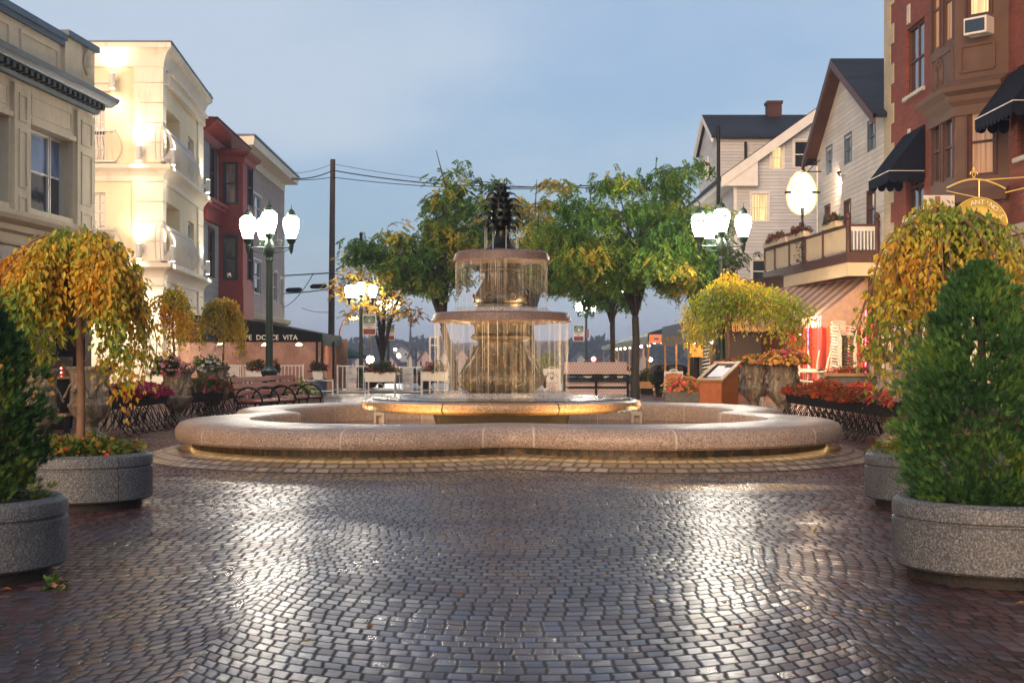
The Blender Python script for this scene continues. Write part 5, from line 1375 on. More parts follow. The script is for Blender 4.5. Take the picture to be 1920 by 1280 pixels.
# ------------------------------------------------------------------ patio in front of the restaurant
def stack_chair():
    t = thing('plastic_chair', 'white plastic chair', 'chair', (0,0,0), 0, 'stacked white plastic chairs')
    m = MB(); K = 8
    vs = []; fs = []
    for k in range(K+1):
        q = k/K; y = -.2+.4*q; z = .43+.02*math.sin(q*PI)-.015
        for x in (-.23,-.1,.1,.23): vs.append((x, y, z-.012*(abs(x)<.15)))
    for k in range(K):
        for i in range(3): fs.append((k*4+i,k*4+i+1,k*4+5+i,k*4+4+i))
    n = len(vs); vs += [(a,b,c-.018) for a,b,c in vs]; fs += [tuple(i+n for i in f[::-1]) for f in fs]
    m.add(vs, fs)
    for x in (-.23,.23): m.box(x-.015,x+.015,-.2,.2,.39,.45)
    m.build('seat', M['white_plastic'], t, local=True, smooth=40)
    m = MB()
    for k in range(7):
        x = -.19+.063*k; m.tube([(x,.2,.43),(x*1.04,.24,.62),(x*1.05,.28,.80)], [.02,.022,.02], 6)
    m.tube([(-.23+.046*k,.285-.03*abs(k-5)/5,.80+.035*math.sin(PI*k/10)) for k in range(11)], .03, 6)
    m.build('backrest', M['white_plastic'], t, local=True, smooth=50)
    for x in (-1,1):
        MB().tube([(x*.23,-.19,.44),(x*.25,-.22,.2),(x*.26,-.24,0)], [.026,.022,.018], 6).build('leg', M['white_plastic'], t, local=True, smooth=50)
        MB().tube([(x*.22,.2,.44),(x*.25,.24,.2),(x*.27,.29,0)], [.026,.022,.018], 6).build('leg', M['white_plastic'], t, local=True, smooth=50)
        MB().tube([(x*.25,.26,.68),(x*.29,.05,.66),(x*.29,-.16,.64),(x*.25,-.2,.44)], [.02,.026,.026,.02], 6).build('armrest', M['white_plastic'], t, local=True, smooth=50)
    return t
ch = stack_chair(); d = 40.0; bx = gx(1582,d)
M_LAB = 'white plastic chair in the tall stack before the red restaurant front'
ch['label'] = M_LAB; ch['group'] = 'stacked white plastic chairs'
for k in range(14):
    (ch if k == 0 else dup(ch)).location = (bx+.02*math.sin(k*1.7), d, .30+k*.088)
for o in list(bpy.data.objects):
    if o.name.startswith('plastic_chair') and o.parent is None: o.rotation_euler = (0,0,.35)
c2 = dup(ch, (gx(1524,38.6), 38.6, 1.41), .5, 'upturned white plastic chair lying seat down on the patio table'); c2.rotation_euler = (PI,0,.9); c2.scale = (1.3,1.3,1.3)
c2['group'] = ''; del c2['group']
d = 38.6; t = thing('patio_table', 'white patio table carrying the upturned chair', 'table', (gx(1526,d),d,.0))
MB().lathe([(.001,.79),(.42,.79),(.44,.805),(.44,.835),(.42,.84),(.001,.84)], 28, (gx(1526,d),d,0)).build('top', M['white_plastic'], t, smooth=40)
for k in range(4):
    a = PI/4+k*PI/2; MB().tube([(gx(1526,d)+.3*math.cos(a),d+.3*math.sin(a),.79),(gx(1526,d)+.36*math.cos(a),d+.36*math.sin(a),0)], .022, 6).build('leg', M['white_plastic'], t)
d = 37.2; t = thing('serving_counter', 'low pale counter with red plants along it, beside the chair stack', 'counter', (gx(1600,d),d,0))
MB().box(gx(1552,d),gx(1668,d),d,d+.5,.72,.80).build('top', M['wood_pale'], t); MB().box(gx(1556,d),gx(1664,d),d+.06,d+.44,.0,.72).build('base', M['wood_grey'], t)
MB().prism([Vector((gx(1540,42),38.9,0)),Vector((10.6,38.9,0)),Vector((10.6,41.6,0)),Vector((gx(1500,42),41.6,0))],(0,0,.30)); 
m = MB(); m.box(gx(1545,39),10.5,39.2,41.5,0,.30); struct(m.build('patio_floor', M['concrete'], None))
AUT = [(.22,.05,.025),(.3,.1,.03),(.14,.1,.03),(.09,.12,.03)]
t2 = thing('potted_plant', 'small red and green plants on the pale counter', 'plant', (gx(1605,37.4),37.4,.8))
mound('foliage', t2, (gx(1605,37.4),37.4,.8), .75,.16,.16, 800, 60, AUT, [(.5,.06,.08)], .07,.05)
t2 = thing('flower_pot', 'pot of pink and cream flowers beside the right weeping tree', 'plant', (gx(1640,36),36,.8))
MB().lathe([(.13,.8),(.18,1.05),(.2,1.06),(.2,1.1),(.17,1.1)], 16, (gx(1640,36),36,0)).build('pot', M['urn_stone'], t2, smooth=40)
mound('foliage', t2, (gx(1640,36),36,1.1), .38,.3,.55, 900, 120, AUT+GRN, [(.6,.12,.18),(.7,.45,.2),(.6,.2,.06)], .08,.06)
for (u,v,w_,dd,nm) in ((1745,548,4,22,'upper'),):
    t2 = thing('wall_lantern', 'small lit globe lantern seen through the right weeping tree', 'lamp', px(u,v+8,dd))
    MB().ball(px(u,v,dd), .055).build('globe', M['bulb_small'], t2, smooth=180); MB().ball(px(u-2,v+8,dd), .075,.8).build('globe', M['bulb_small'], t2, smooth=180)
    MB().tube([px(u-2,v+16,dd), px(u-2,812,dd)], .018, 6).build('stem', M['iron'], t2)

# iron flower stands
def stand(label, x0, y0, x1, y1, z, wd, flpal, wf, leafpal, seed, nfl=420, hb=.2):
    a, b = Vector((x0,y0,0)), Vector((x1,y1,0)); c = (a+b)/2; L = (b-a).length; u = (b-a)/L; n = Vector((u.y,-u.x,0))
    t = thing('flower_stand', label, 'flower stand', c, 0, 'iron flower stands beside the fountain')
    m = MB(); pr = [(-.17,0),(-.12,-.2),(.12,-.2),(.17,0)]
    m.prism([a+n*q*1.0+Vector((0,0,z+w)) for q,w in pr], u*L); m.build('trough', M['iron'], t)
    zt = z-.2
    for sg in (-1,1):
        m = MB(); s = .12
        while s < L-.1:
            p = a+u*s+n*.14*sg
            m.tube([p+Vector((0,0,zt)), p+n*sg*.1+Vector((0,0,zt*.5)), p+n*sg*.22+u*.05+Vector((0,0,.03)), p+n*sg*.3+u*.05+Vector((0,0,.015))], .010, 5)
            m.tube([p+u*(math.cos(j/14*2.6*PI)*(.1-.06*j/14))+n*sg*.12+Vector((0,0,zt*.5+math.sin(j/14*2.6*PI)*(.12-.07*j/14))) for j in range(15)], .007, 4)
            m.tube([p+n*sg*.03+Vector((0,0,zt-.02)), p+u*.26+n*sg*.2+Vector((0,0,.05))], .007, 4)
            m.tube([p+u*.26+n*sg*.03+Vector((0,0,zt-.02)), p+n*sg*.2+Vector((0,0,.05))], .007, 4)
            m.tube([p+u*(.14+math.cos(j/12*2.2*PI)*(.07-.04*j/12))+n*sg*.3+Vector((0,0,.07+math.sin(j/12*2.2*PI)*(.06-.04*j/12))) for j in range(13)], .007, 4)
            s += .42
        m.build('scrollwork', M['iron'], t)
    mound('foliage', t, c+Vector((0,0,z-.04)), L*.53, wd, hb, 2400, nfl, leafpal, flpal, .06, .05, rot=math.atan2(u.y,u.x), wf=wf)
    return t
stand('long iron flower stand of red and orange plants, right of the fountain', 5.35, 19.6, 5.2, 25.6, .60, .32, [(.55,.05,.04),(.5,.12,.03),(.65,.08,.22),(.6,.2,.06)], [3,2,1.2,1.2], [(.2,.04,.02),(.28,.09,.025),(.1,.07,.025),(.06,.08,.02)], 1, 520, .26)
stand('iron flower stand of purple and red petunias, left of the fountain', gx(196,21.6), 21.4, gx(300,24.6), 24.6, .62, .3, [(.28,.04,.34),(.35,.04,.22),(.45,.02,.05),(.5,.03,.04)], [2,1,3,2], [(.03,.06,.02),(.05,.08,.02),(.02,.04,.015)], 2, 520)
stand('iron flower stand of pink blooms between the left urns', gx(352,27.0), 26.6, gx(455,31), 30.5, .55, .3, [(.5,.04,.08),(.55,.2,.25),(.7,.6,.55)], [3,1,1], [(.05,.09,.02),(.09,.14,.03),(.03,.06,.02)], 3, 160, .32)

# big stone urns
def urn(label, x, y, h, R, wavy=False, foot=True, seed=0):
    t = thing('stone_urn', label, 'urn', (x,y,0), 0, 'weathered stone urns round the fountain')
    s = h
    m = MB(); m.box(-.26*R/.3,.26*R/.3,-.26*R/.3,.26*R/.3,0,.06*s); m.lathe([(.24*R/.3,.06*s),(.22*R/.3,.1*s),(.12*R/.3,.15*s),(.10*R/.3,.2*s),(.14*R/.3,.25*s)], 24); m.build('foot', M['urn_stone'], t, local=True, smooth=40)
    pr = [(.12*R/.3,.24*s),(.55*R,.28*s),(.9*R,.37*s),(1.0*R,.45*s),(1.06*R,.47*s),(1.06*R,.5*s),(.95*R,.52*s),(.93*R,.6*s),(.92*R,.8*s),(.96*R,.9*s),(1.08*R,.955*s),(1.14*R,.97*s),(1.14*R,1.0*s),(1.0*R,1.0*s),(.85*R,.92*s),(.2*R,.9*s)]
    m = MB(); m.lathe(pr, 40)
    if wavy:
        k = 40
        m.v = [(x_*(1+.03*math.sin(6*math.atan2(y_,x_))*(z_>.85*s)), y_, z_+(.05*math.cos(4*math.atan2(y_,x_)+1.6) if z_ > .93*s else 0)) for x_,y_,z_ in m.v]
    m.build('bowl', M['urn_stone'], t, local=True, smooth=50)
    m = MB()
    for i in range(4):
        a = PI/4+i*PI/2+.3; p = Vector((.88*R*math.cos(a), .88*R*math.sin(a), .72*s)); m.ball(p, .04*R/.3, 1.3); m.ball(p+Vector((math.cos(a)*.05,math.sin(a)*.05,-.03)), .045, 1)
        m.tube([p+Vector((-math.sin(a)*.12*q,math.cos(a)*.12*q,.10-.06*q*q)) for q in (-2,-1,0,1,2)], .02, 5)
    m.build('mask_relief', M['urn_stone'], t, local=True, smooth=60)
    MB().lathe([(.86*R,.93*s),(.01,.95*s)], 24).build('soil', M['soil'], t, local=True, smooth=180)
    return t
urn('stone urn with pink flowers standing nearest the left end of the fountain', gx(332,25.4), 25.4, 1.02, .27)
urn('stone urn with white flowers and a small golden tree, behind its neighbour', gx(398,29.0), 29.0, 1.05, .33)
urn('tall stone urn right behind the trunk of the golden weeping tree', gx(168,20.4), 20.4, 1.1, .30)
urn('stone urn half hidden behind the left conifer', gx(68,18.6), 18.6, 1.08, .28)
urn('wavy-rimmed stone urn beside the wooden menu stand', gx(1414,29.2), 29.2, 1.18, .27, True)
urn('wavy-rimmed stone urn at the right end of the fountain, by the red flowers', gx(1468,27.4), 27.4, 1.2, .30, True)
urn('stone urn on the left side of the right conifer', gx(1672,20.2), 20.2, 1.05, .22)
urn('stone urn hidden behind the wooden menu stand, holding a weeping tree', gx(1364,32.2), 32.2, 1.1, .3)
def flowers(label, x, y, z, rx, rz, n, nf, lp, fp, ry=None, lL=.06, fL=.05):
    t = thing('flowers', label, 'flowers', (x,y,z)); mound('foliage', t, (x,y,z), rx, ry or rx, rz, n, nf, lp, fp, lL, fL); return t
DKG = [(.025,.05,.018),(.04,.075,.02),(.06,.09,.025)]
flowers('trailing pink flowers in the urn at the left end of the fountain', gx(318,25.3), 25.3, .92, .36, .30, 1000, 70, DKG, [(.6,.16,.28),(.6,.3,.35),(.5,.06,.03)])
flowers('white flowers in the left urn with the golden tree', gx(392,28.9), 28.9, .95, .34, .28, 900, 60, GRN, [(.75,.72,.66)])
flowers('red and yellow flowers in the urn beside the menu stand', gx(1410,29.1), 29.1, 1.1, .36, .16, 800, 110, GRN+AUT[:2], [(.6,.1,.12),(.65,.35,.08),(.6,.2,.2)])
flowers('bright yellow and red trailing flowers in the right wavy urn', gx(1474,27.2), 27.2, 1.1, .46, .26, 1300, 200, [(.3,.25,.05),(.35,.16,.04),(.16,.18,.04)], [(.65,.12,.16),(.75,.45,.1),(.65,.25,.06)])
flowers('few red leaves at the rim of the urn behind the menu stand', gx(1362,32.1), 32.1, 1.02, .3, .14, 500, 40, AUT, [(.5,.1,.08)])
t = None
weeping('small golden weeping tree rising from the urn at the left end of the fountain', (gx(325,25.6),25.6,.95), 1.22, .58, .52, 1.3, 150, GOLD, [2,3,3,2.4,1,1], .06, seed=21, trunk_r=.02, dens=1.2, group='small weeping trees in the urns')
weeping('yellow weeping tree in the urn with white flowers, before the red bay house', (gx(418,29.2),29.2,.98), 1.18, .52, .55, 1.3, 140, [(.42,.26,.03),(.5,.36,.05),(.3,.25,.04),(.2,.22,.04),(.12,.16,.03)], [2,3,2,2,1], .065, seed=23, trunk_r=.02, dens=1.2, group='small weeping trees in the urns')
weeping('bright yellow green weeping tree spreading over the wooden menu stand', (gx(1366,32.2),32.2,1.05), 1.36, 1.42, 1.0, 1.5, 270, [(.66,.44,.035),(.72,.55,.06),(.42,.44,.06),(.25,.36,.05),(.14,.25,.035)], [2.2,2.5,2.2,2.4,2], .09, seed=27, trunk_r=.03, dens=1.15, skew=.5, group='small weeping trees in the urns')
# dark barrel table, chalkboard at left
d = 24.0; t = thing('barrel_table', 'dark barrel with a pale round top, behind the golden weeping tree', 'table', (gx(112,d),d,0))
MB().lathe([(.2,0),(.24,.3),(.235,.6),(.2,.86)], 20, (gx(112,d),d,0)).build('barrel', M['iron'], t, smooth=40); MB().lathe([(.001,.86),(.26,.865),(.26,.9),(.001,.9)], 24, (gx(112,d),d,0)).build('top', M['wood_pale'], t, smooth=30)
d = 25.2; t = thing('menu_board', 'dark standing board with a string of tiny red lights, at the left', 'sign', (gx(112,d),d,0))
MB().box(gx(92,d),gx(134,d),d,d+.06,.0,1.25).build('board', M['ink'], t)
m = MB()
for k in range(7): m.ball(px(114.5,690+8*k,d-.03), .016)
m.build('light_string', M['tail'], t)
MB().box(gx(100,d),gx(128,d),d-.012,d-.002,.42,.48).build('chalk_line', M['letter_white'], t)
d = 22.4; t = thing('bench_plank', 'low plank bench with a brown seat beside the left urns', 'bench', (gx(100,d),d,0))
MB().box(gx(80,d),gx(124,d),d,d+.3,.28,.32).build('seat', M['wood_pale'], t)
for x in (84,118): MB().box(gx(x,d),gx(x+3,d),d+.02,d+.28,0,.28).build('leg', M['iron'], t)

# ------------------------------------------------------------------ benches, menu stand, rack, signs
def make_bench():
    t = thing('park_bench', 'red slatted bench with black iron hoop arms, left one of the pair by the fountain', 'bench', (0,0,0), 0, 'red benches behind the fountain')
    L = 1.3
    m = MB()
    for k in range(4): m.box(-L/2,L/2,-.26+k*.125,-.26+k*.125+.1,.40+.008*k,.43+.008*k)
    m.build('seat', M['wood_red'], t, local=True, bevel=.006)
    m = MB()
    for k in range(3): m.ob((-L/2,.27+.035*k,.52+.125*k), (L,0,0), (0,.025,.0), (0,.025,.095))
    m.build('backrest', M['wood_red'], t, local=True, bevel=.006)
    for x in (-L/2+.04, 0, L/2-.04):
        m = MB()
        m.tube([(x,.40+.0,.86),(x,.28,.45),(x,.24,.38),(x,.30,0)], .02, 6); m.tube([(x,-.24,.39),(x,-.27,0)], .02, 6); m.tube([(x,.26,.385),(x,-.27,.385)], .018, 6)
        m.build('leg', M['iron'], t, local=True, smooth=50)
        MB().tube([(x,.02+.30*math.cos(a),.40+.27*math.sin(a)) for a in [PI*k/14 for k in range(15)]], .018, 6).build('armrest', M['iron'], t, local=True, smooth=50)
    return t
bn = make_bench(); bn.location = (gx(500,26.2), 26.2, 0); bn.rotation_euler = (0,0,1.2)
dup(bn, (gx(556,28.3),28.3,0), 1.25, 'red slatted bench with black hoop arms, right one of the pair by the lamp')
t = thing('flower_trough', 'low grey trough of pale green plants behind the right red bench', 'planter', (gx(558,31.5),31.5,0))
MB().box(gx(520,31.5),gx(600,31.5),31.5,32.1,0,.34).build('trough', M['wood_grey'], t, bevel=.01)
mound('foliage', t, (gx(558,31.8),31.8,.32), .42,.26,.36, 900, 50, [(.2,.25,.06),(.14,.2,.05),(.3,.32,.1)], [(.7,.6,.4)], .07,.05)
# menu stand
d = 27.8; x0, x1 = gx(1313,d), gx(1352,d)
t = thing('menu_stand', 'orange wooden menu stand with a sloped glazed top', 'menu stand', (gx(1350,d),d,0))
A, B_, C_, D_ = Vector((gx(1312,d),d,0)), Vector((gx(1350,d),d-.2,0)), Vector((gx(1391,d),d+.45,0)), Vector((gx(1353,d),d+.65,0))
zl, zh = gz(714,d), gz(684,d)
m = MB(); vs = [A,B_,C_,D_]; top = [A+Vector((0,0,zl)),B_+Vector((0,0,zl)),C_+Vector((0,0,zh)),D_+Vector((0,0,zh))]
m.add(vs+top, [(0,1,5,4),(1,2,6,5),(2,3,7,6),(3,0,4,7),(4,5,6,7)]); m.build('cabinet', M['wood_orange'], t)
ex = (B_-A).normalized(); ey = (top[2]-top[1]).normalized(); en = ex.cross(ey).normalized(); o = top[0]-ex*.05-ey*.05
w, l = (B_-A).length+.1, (top[2]-top[1]).length+.1
if en.z < 0: en = -en
m = MB()
for (a,b,c,e) in ((0,w,0,.09),(0,w,l-.09,l),(0,.08,.09,l-.09),(w-.08,w,.09,l-.09)): m.ob(o+ex*a+ey*c+en*.002, ex*(b-a), ey*(e-c), en*.05)
m.build('frame', M['wood_pale'], t)
MB().ob(o+ex*.08+ey*.09+en*.004, ex*(w-.16), ey*(l-.18), en*.02).build('pane', M['glass'], t)
m = MB(); m.ob(o+ex*.14+ey*.2+en*.026, ex*(w*.28), ey*(l*.62), en*.003); m.ob(o+ex*(w*.5)+ey*.2+en*.026, ex*(w*.32), ey*(l*.5), en*.003); m.build('menu_sheet', M['paper'], t)
# striped bollard
d = 32.5; t = thing('bollard', 'slim black post with a white band, between the wavy urns', 'bollard', (gx(1418,d),d,0))
MB().lathe([(.05,0),(.045,.7),(.055,.72),(.04,.95),(.03,1.0),(.001,1.0)], 12, (gx(1418,d),d,0)).build('post', M['iron'], t, smooth=40); MB().lathe([(.046,.80),(.046,.87)], 12, (gx(1418,d),d,0)).build('band', M['letter_white'], t)
t = thing('stone_fin', 'small upright pinkish stone by the right end of the fountain rim', 'stone', (gx(1430,25),25,0))
MB().prism([Vector((gx(1424,25),25,0)),Vector((gx(1436,25),25,0)),Vector((gx(1436,25),25,.42)),Vector((gx(1432,25),25,.53)),Vector((gx(1428,25),25,.46))],(0,.25,0)).build('block', M['granite'], t, bevel=.02)
# perforated white rack
d = 42; t = thing('slatted_bench', 'wide bench of perforated pinkish white panels and black rails, right of the fountain', 'bench', (gx(1118,d),d,0))
M['perf'] = None
def perf():
    q = NT('perforated_pale_metal'); x,y,z,P = q.pos()
    fx = ((x/.085)+((z/.075).floor()*.5)).frac()-.5; fz = (z/.075).frac()-.5
    r = (fx*fx+fz*fz).sqrt().ss(.17,.24)
    col = q.mix(r, (.05,.035,.035), (.52,.40,.39)); return q.bsdf(col, .5, 0, .4, q.bump(r,.01,.5))
M['perf'] = perf()
X0,X1 = gx(1058,d),gx(1177,d)
MB().box(X0,X1,d+.25,d+.28,gz(701,d),gz(679,d)).build('backrest', M['perf'], t)
MB().box(X0,X1,d+.1,d+.13,gz(729,d),gz(716,d)).build('panel', M['perf'], t)
m = MB(); N = 22
for i in range(N):
    a = X0+(X1-X0)*i/N; b = X0+(X1-X0)*(i+1)/N; m.prism([Vector((a,d,.13)),Vector((a+(b-a)*.25,d,.07)),Vector((a+(b-a)*.75,d,.07)),Vector((b,d,.13)),Vector((b,d,.30)),Vector((a,d,.30))],(0,.03,0))
m.build('apron_panel', M['perf'], t)
m = MB()
for y in (703,710,726): m.box(X0,X1,d-.03,d+.04,gz(y,d)-.03,gz(y,d)+.03)
m.box(X0,X1,d-.02,d+.25,gz(714,d)-.02,gz(714,d)+.02)
for k in range(4):
    xa = X0+(X1-X0)*k/4; xb = X0+(X1-X0)*(k+1)/4
    m.tube([(xa,d-.035,gz(704,d)),((xa+xb)/2,d-.035,gz(711,d)),(xb,d-.035,gz(704,d))], .018, 5)
m.build('rail', M['iron'], t)
for x in (X0,(X0+X1)/2,X1): m = MB(); m.box(x-.035,x+.035,d-.05,d+.24,0,gz(702,d)); m.build('leg', M['iron'], t)
def aframe(label, x0, x1, y0, y1, d, board, head, lines, birdy=False, arch=None):
    t = thing('sandwich_board', label, 'sign', (gx((x0+x1)/2,d),d,0))
    X0,X1,Z1 = gx(x0,d),gx(x1,d),gz(y0,d); w=X1-X0
    for s in (0,1):
        y = d+s*.42; yt = d+.18+s*.06
        m = MB(); m.ob((X0,y,0),(w,0,0),(0,.03,0),(0,yt-y,Z1)); m.build('board', M['white_paint'] , t)
    sl = Vector((0,.18,Z1)).normalized(); o = Vector((X0+w/2,d,0)); nn = Vector((0,-1,.18)).normalized()
    if board is not None:
        MB().ob(o-Vector((w*.44,0,0))+sl*Z1*.05+nn*.006, (w*.88,0,0), sl*Z1*.88, nn*.006).build('poster', board, t)
    m = MB(); m.tube([o+sl*Z1+Vector((w*.22*math.cos(a),0,.06*math.sin(a)+.01)) for a in [PI*k/8 for k in range(9)]], .02, 6); m.build('handle', M['white_paint'], t)
    m = MB(); mr = MB()
    if arch: arctext(m, arch, w*.2, o+sl*Z1*.62+nn*.016, w*.36, PI*.93, PI*.07, (1,0,0), sl, .003) if not head else arctext(m, arch, w*.19, o+sl*Z1*.50+nn*.016, w*.62, PI*.80, PI*.2, (1,0,0), sl, .003)
    for s_, q, sz, red in lines: text(mr if red else m, s_, sz*w, o+sl*Z1*q+nn*.018, (1,0,0), sl, .003)
    if birdy: bird(m, o+sl*Z1*.66+nn*.014, w*.2, .006)
    m.build('lettering', M['ink'], t)
    if mr.v: mr.build('red_lettering', M['letter_red'], t)
aframe('white sandwich board lettered ANTONELLI POULTRY, seen through the falling water', 1019,1051,691,742,44,None,False,[('POULTRY',.47,.16,False),('WE SELL',.36,.19,True),('RABBIT',.27,.14,False),('PHEASANT',.19,.14,False),('DUCK',.11,.14,False)],True,'ANTONELLI')
M['poster_orange'] = paint('orange_poster', (.6,.16,.03), .5, .15, 3)
aframe('orange sandwich board lettered ANTONELLI behind the red flower trough', 1247,1282,696,748,41,M['poster_orange'],True,[],False,'ANTONELLI')
d = 38; t = thing('flower_trough', 'wooden trough of red and yellow flowers beside the menu stand', 'planter', (gx(1280,d),d,0))
MB().box(gx(1247,d),gx(1316,d),d,d+.5,0,.27).build('trough', M['wood_grey'], t, bevel=.01)
mound('foliage', t, (gx(1281,d),d+.25,.25), .50,.3,.42, 1500, 200, [(.4,.34,.08),(.25,.25,.05),(.45,.25,.06)], [(.65,.06,.1),(.7,.2,.1),(.75,.5,.2)], .07,.055)
d = 43.5; t = thing('black_pot', 'black pot with dark plants standing left of the orange sandwich board', 'pot', (gx(1236,d),d,0))
MB().lathe([(.1,0),(.13,.25),(.15,.33),(.14,.34)], 16, (gx(1236,d),d,0)).build('pot', M['iron'], t, smooth=40); mound('foliage', t, (gx(1236,d),d,.32), .17,.17,.58, 400, 0, [(.012,.02,.012),(.02,.03,.015)], [], .1)
d = 45.5; t = thing('planter_box', 'brown wooden planter box with green plants behind the big right trunk', 'planter', (gx(1214,d),d,0))
MB().box(gx(1199,d),gx(1229,d),d,d+.45,.2,.42).build('box', M['wood_pale'], t); MB().box(gx(1203,d),gx(1225,d),d+.08,d+.4,0,.2).build('base', M['iron'], t)
mound('foliage', t, (gx(1212,d),d+.2,.4), .25,.2,.4, 300, 0, DKG, [], .09)
t = thing('bush', 'round light green bush right of the fountain pedestal', 'bush', (gx(1022,50),50,0))
mound('foliage', t, (gx(1022,50),50,.3), .55,.5,.95, 1800, 0, [(.12,.2,.05),(.2,.28,.08),(.08,.14,.04)], [], .11); MB().tube([(gx(1022,50),50,0),(gx(1022,50),50,.7)],.05,6).build('stem', M['bark'], t)
# ------------------------------------------------------------------ railings at the back of the plaza
def railing(label, x0, x1, y0, y1, d, scroll=None, pick_=8, low=False):
    t = thing('railing', label, 'railing', (gx((x0+x1)/2,d),d,0), 0, 'white railings at the back of the plaza')
    X0,X1,Z0,Z1 = gx(x0,d),gx(x1,d),max(.05,gz(y1,d)),gz(y0,d)
    for x in (X0,X1): MB().box(x-.022,x+.022,d-.022,d+.022,0,Z1+.02).build('post', M['white_paint'], t)
    for z_ in (Z1-.035, Z0+.02): MB().box(X0+.022,X1-.022,d-.016,d+.016,z_,z_+.033).build('rail', M['white_paint'], t)
    if low: return t
    m = MB()
    for k in range(1,pick_):
        x = X0+(X1-X0)*k/pick_
        if scroll and scroll[0]-.03 < (x-X0)/(X1-X0) < scroll[1]+.03: continue
        m.box(x-.011,x+.011,d-.011,d+.011,Z0+.05,Z1-.035)
    if m.v: m.build('baluster', M['white_paint'], t)
    if scroll:
        a,b = X0+(X1-X0)*scroll[0], X0+(X1-X0)*scroll[1]; m = MB(); w=(b-a)/2; nz=4; hz=(Z1-Z0-.1)/nz
        for x in (a,b): m.box(x-.01,x+.01,d-.01,d+.01,Z0+.05,Z1-.035)
        for i in range(2):
            for j in range(nz):
                cx,cz = a+w*(i+.5), Z0+.05+hz*(j+.5)
                m.tube([(cx+w*.44*math.cos(k*.45),d,cz+hz*.44*math.sin(k*.45)) for k in range(15)], .014, 4)
                m.tube([(cx+w*.2*math.cos(k*.7),d,cz+hz*.2*math.sin(k*.7)) for k in range(10)], .013, 4)
                m.tube([(cx-w*.45,d,cz-hz*.45),(cx+w*.45,d,cz+hz*.45)], .011, 4); m.tube([(cx+w*.45,d,cz-hz*.45),(cx-w*.45,d,cz+hz*.45)], .011, 4)
        m.build('scroll_panel', M['white_paint'], t)
    return t
railing('white railing with a scrollwork panel behind the left urns', 425,471,684,736,44.5,(.05,.48),9)
railing('white railing of plain pickets behind the right red bench', 520,568,684,736,44.5,None,7)
railing('low white railing under the flower pot in front of the plastic-walled tent', 570,624,712,735,44,None,4,True)
railing('white railing with a scrollwork panel left of the long planter box', 633,691,685,736,44.5,(.28,.6),6)
railing('white railing with a scrollwork panel between the two long planter boxes', 741,790,687,736,44.5,(.30,.68),6)
def pbox(label, x0, x1, y0, y1, d, fp, stand=True, pal=None):
    t = thing('planter_box', label, 'planter', (gx((x0+x1)/2,d),d,0), 0, 'white planter boxes at the back railing')
    X0,X1,Z0,Z1 = gx(x0,d),gx(x1,d),gz(y1,d),gz(y0,d)
    m = MB(); m.prism([Vector((X0,d,Z1)),Vector((X1,d,Z1)),Vector((X1-.03,d,Z0)),Vector((X0+.03,d,Z0))],(0,.35,0)); m.build('box', M['stucco_white'], t, bevel=.01)
    if stand:
        for x in (X0+.04,X1-.04): MB().tube([(x,d+.02,Z0),(x+(.08 if x<X0+.1 else -.08)*0,d,0)], .014, 5).build('leg', M['white_paint'], t)
        m = MB(); m.tube([(X0+.04,d+.01,.18),(X1-.04,d+.01,.18)], .012, 5); m.tube([((X0+X1)/2+.12*math.cos(k*.5),d,.30+.10*math.sin(k*.5)) for k in range(14)], .012, 4); m.build('stand', M['white_paint'], t)
    mound('foliage', t, ((X0+X1)/2,d+.17,Z1-.02), (X1-X0)*.5,.2,.3, 700, 40, pal or DKG+[(.12,.08,.06)], fp, .08,.05)
pbox('long white planter box of dark red plants on a wire stand, before the forked tree', 682,742,698,716,43.5,[(.35,.04,.06),(.25,.05,.08)])
pbox('white planter box with a crimson plant and grey grasses by the left water curtain', 790,841,697,714,43.8,[(.4,.02,.06),(.3,.03,.08)], True, [(.12,.16,.06),(.2,.2,.12),(.08,.1,.04)])
pbox('white planter box behind the left red bench, beside the lamp post', 461,500,695,714,41.5,[(.5,.06,.05)])
pbox('small white planter box just right of the near left lamp post', 507,521,696,713,42.5,[(.5,.06,.05)])
d = 43.9; t = thing('flower_pot', 'tapered white flower pot with dry plants standing on the low railing', 'plant', (gx(597,d),d,gz(712,d)))
c = (gx(597,d),d+.02,0); zq = gz(712,d); m = MB(); m.prism([Vector((c[0]-.13,d-.12,zq)),Vector((c[0]+.13,d-.12,zq)),Vector((c[0]+.19,d-.12,zq+.29)),Vector((c[0]-.19,d-.12,zq+.29))],(0,.26,0)); m.build('pot', M['white_paint'], t, bevel=.01)
mound('foliage', t, (c[0],d,zq+.27), .26,.2,.3, 400, 20, [(.1,.06,.05),(.06,.07,.03)], [(.3,.05,.05)], .09,.04)
d = 44.3; t = thing('trash_bin', 'dented grey metal bin behind the low railing', 'bin', (gx(597,d+.5),d+.5,0))
MB().lathe([(.26,0),(.3,.5),(.31,.55),(.28,.56)], 20, (gx(597,d+.5),d+.5,0)).build('bin', M['blue_trim'], t, smooth=40)
d = 42.2; t = thing('bench_plank', 'short pale plank seat with a black bracket right of the red benches', 'bench', (gx(580,d),d,0))
MB().box(gx(570,d),gx(587,d),d,d+.4,.30,.34).build('seat', M['wood_pale'], t); MB().bar((gx(574,d),d+.1,.3),(gx(571,d),d+.1,0),.05).build('leg', M['iron'], t)
d = 47; t = thing('garden_trellis', 'tall white open trellis standing at the left edge of the water curtain', 'trellis', (gx(814,d),d,0))
m = MB()
for x in (806,821): m.box(gx(x,d)-.03,gx(x,d)+.03,d-.03,d+.03,0,gz(630,d))
m.box(gx(806,d)+.03,gx(821,d)-.03,d-.03,d+.03,gz(630,d)-.06,gz(630,d)); m.box(gx(806,d)+.03,gx(821,d)-.03,d-.03,d+.03,gz(646,d)-.04,gz(646,d)); m.build('frame', M['white_paint'], t)
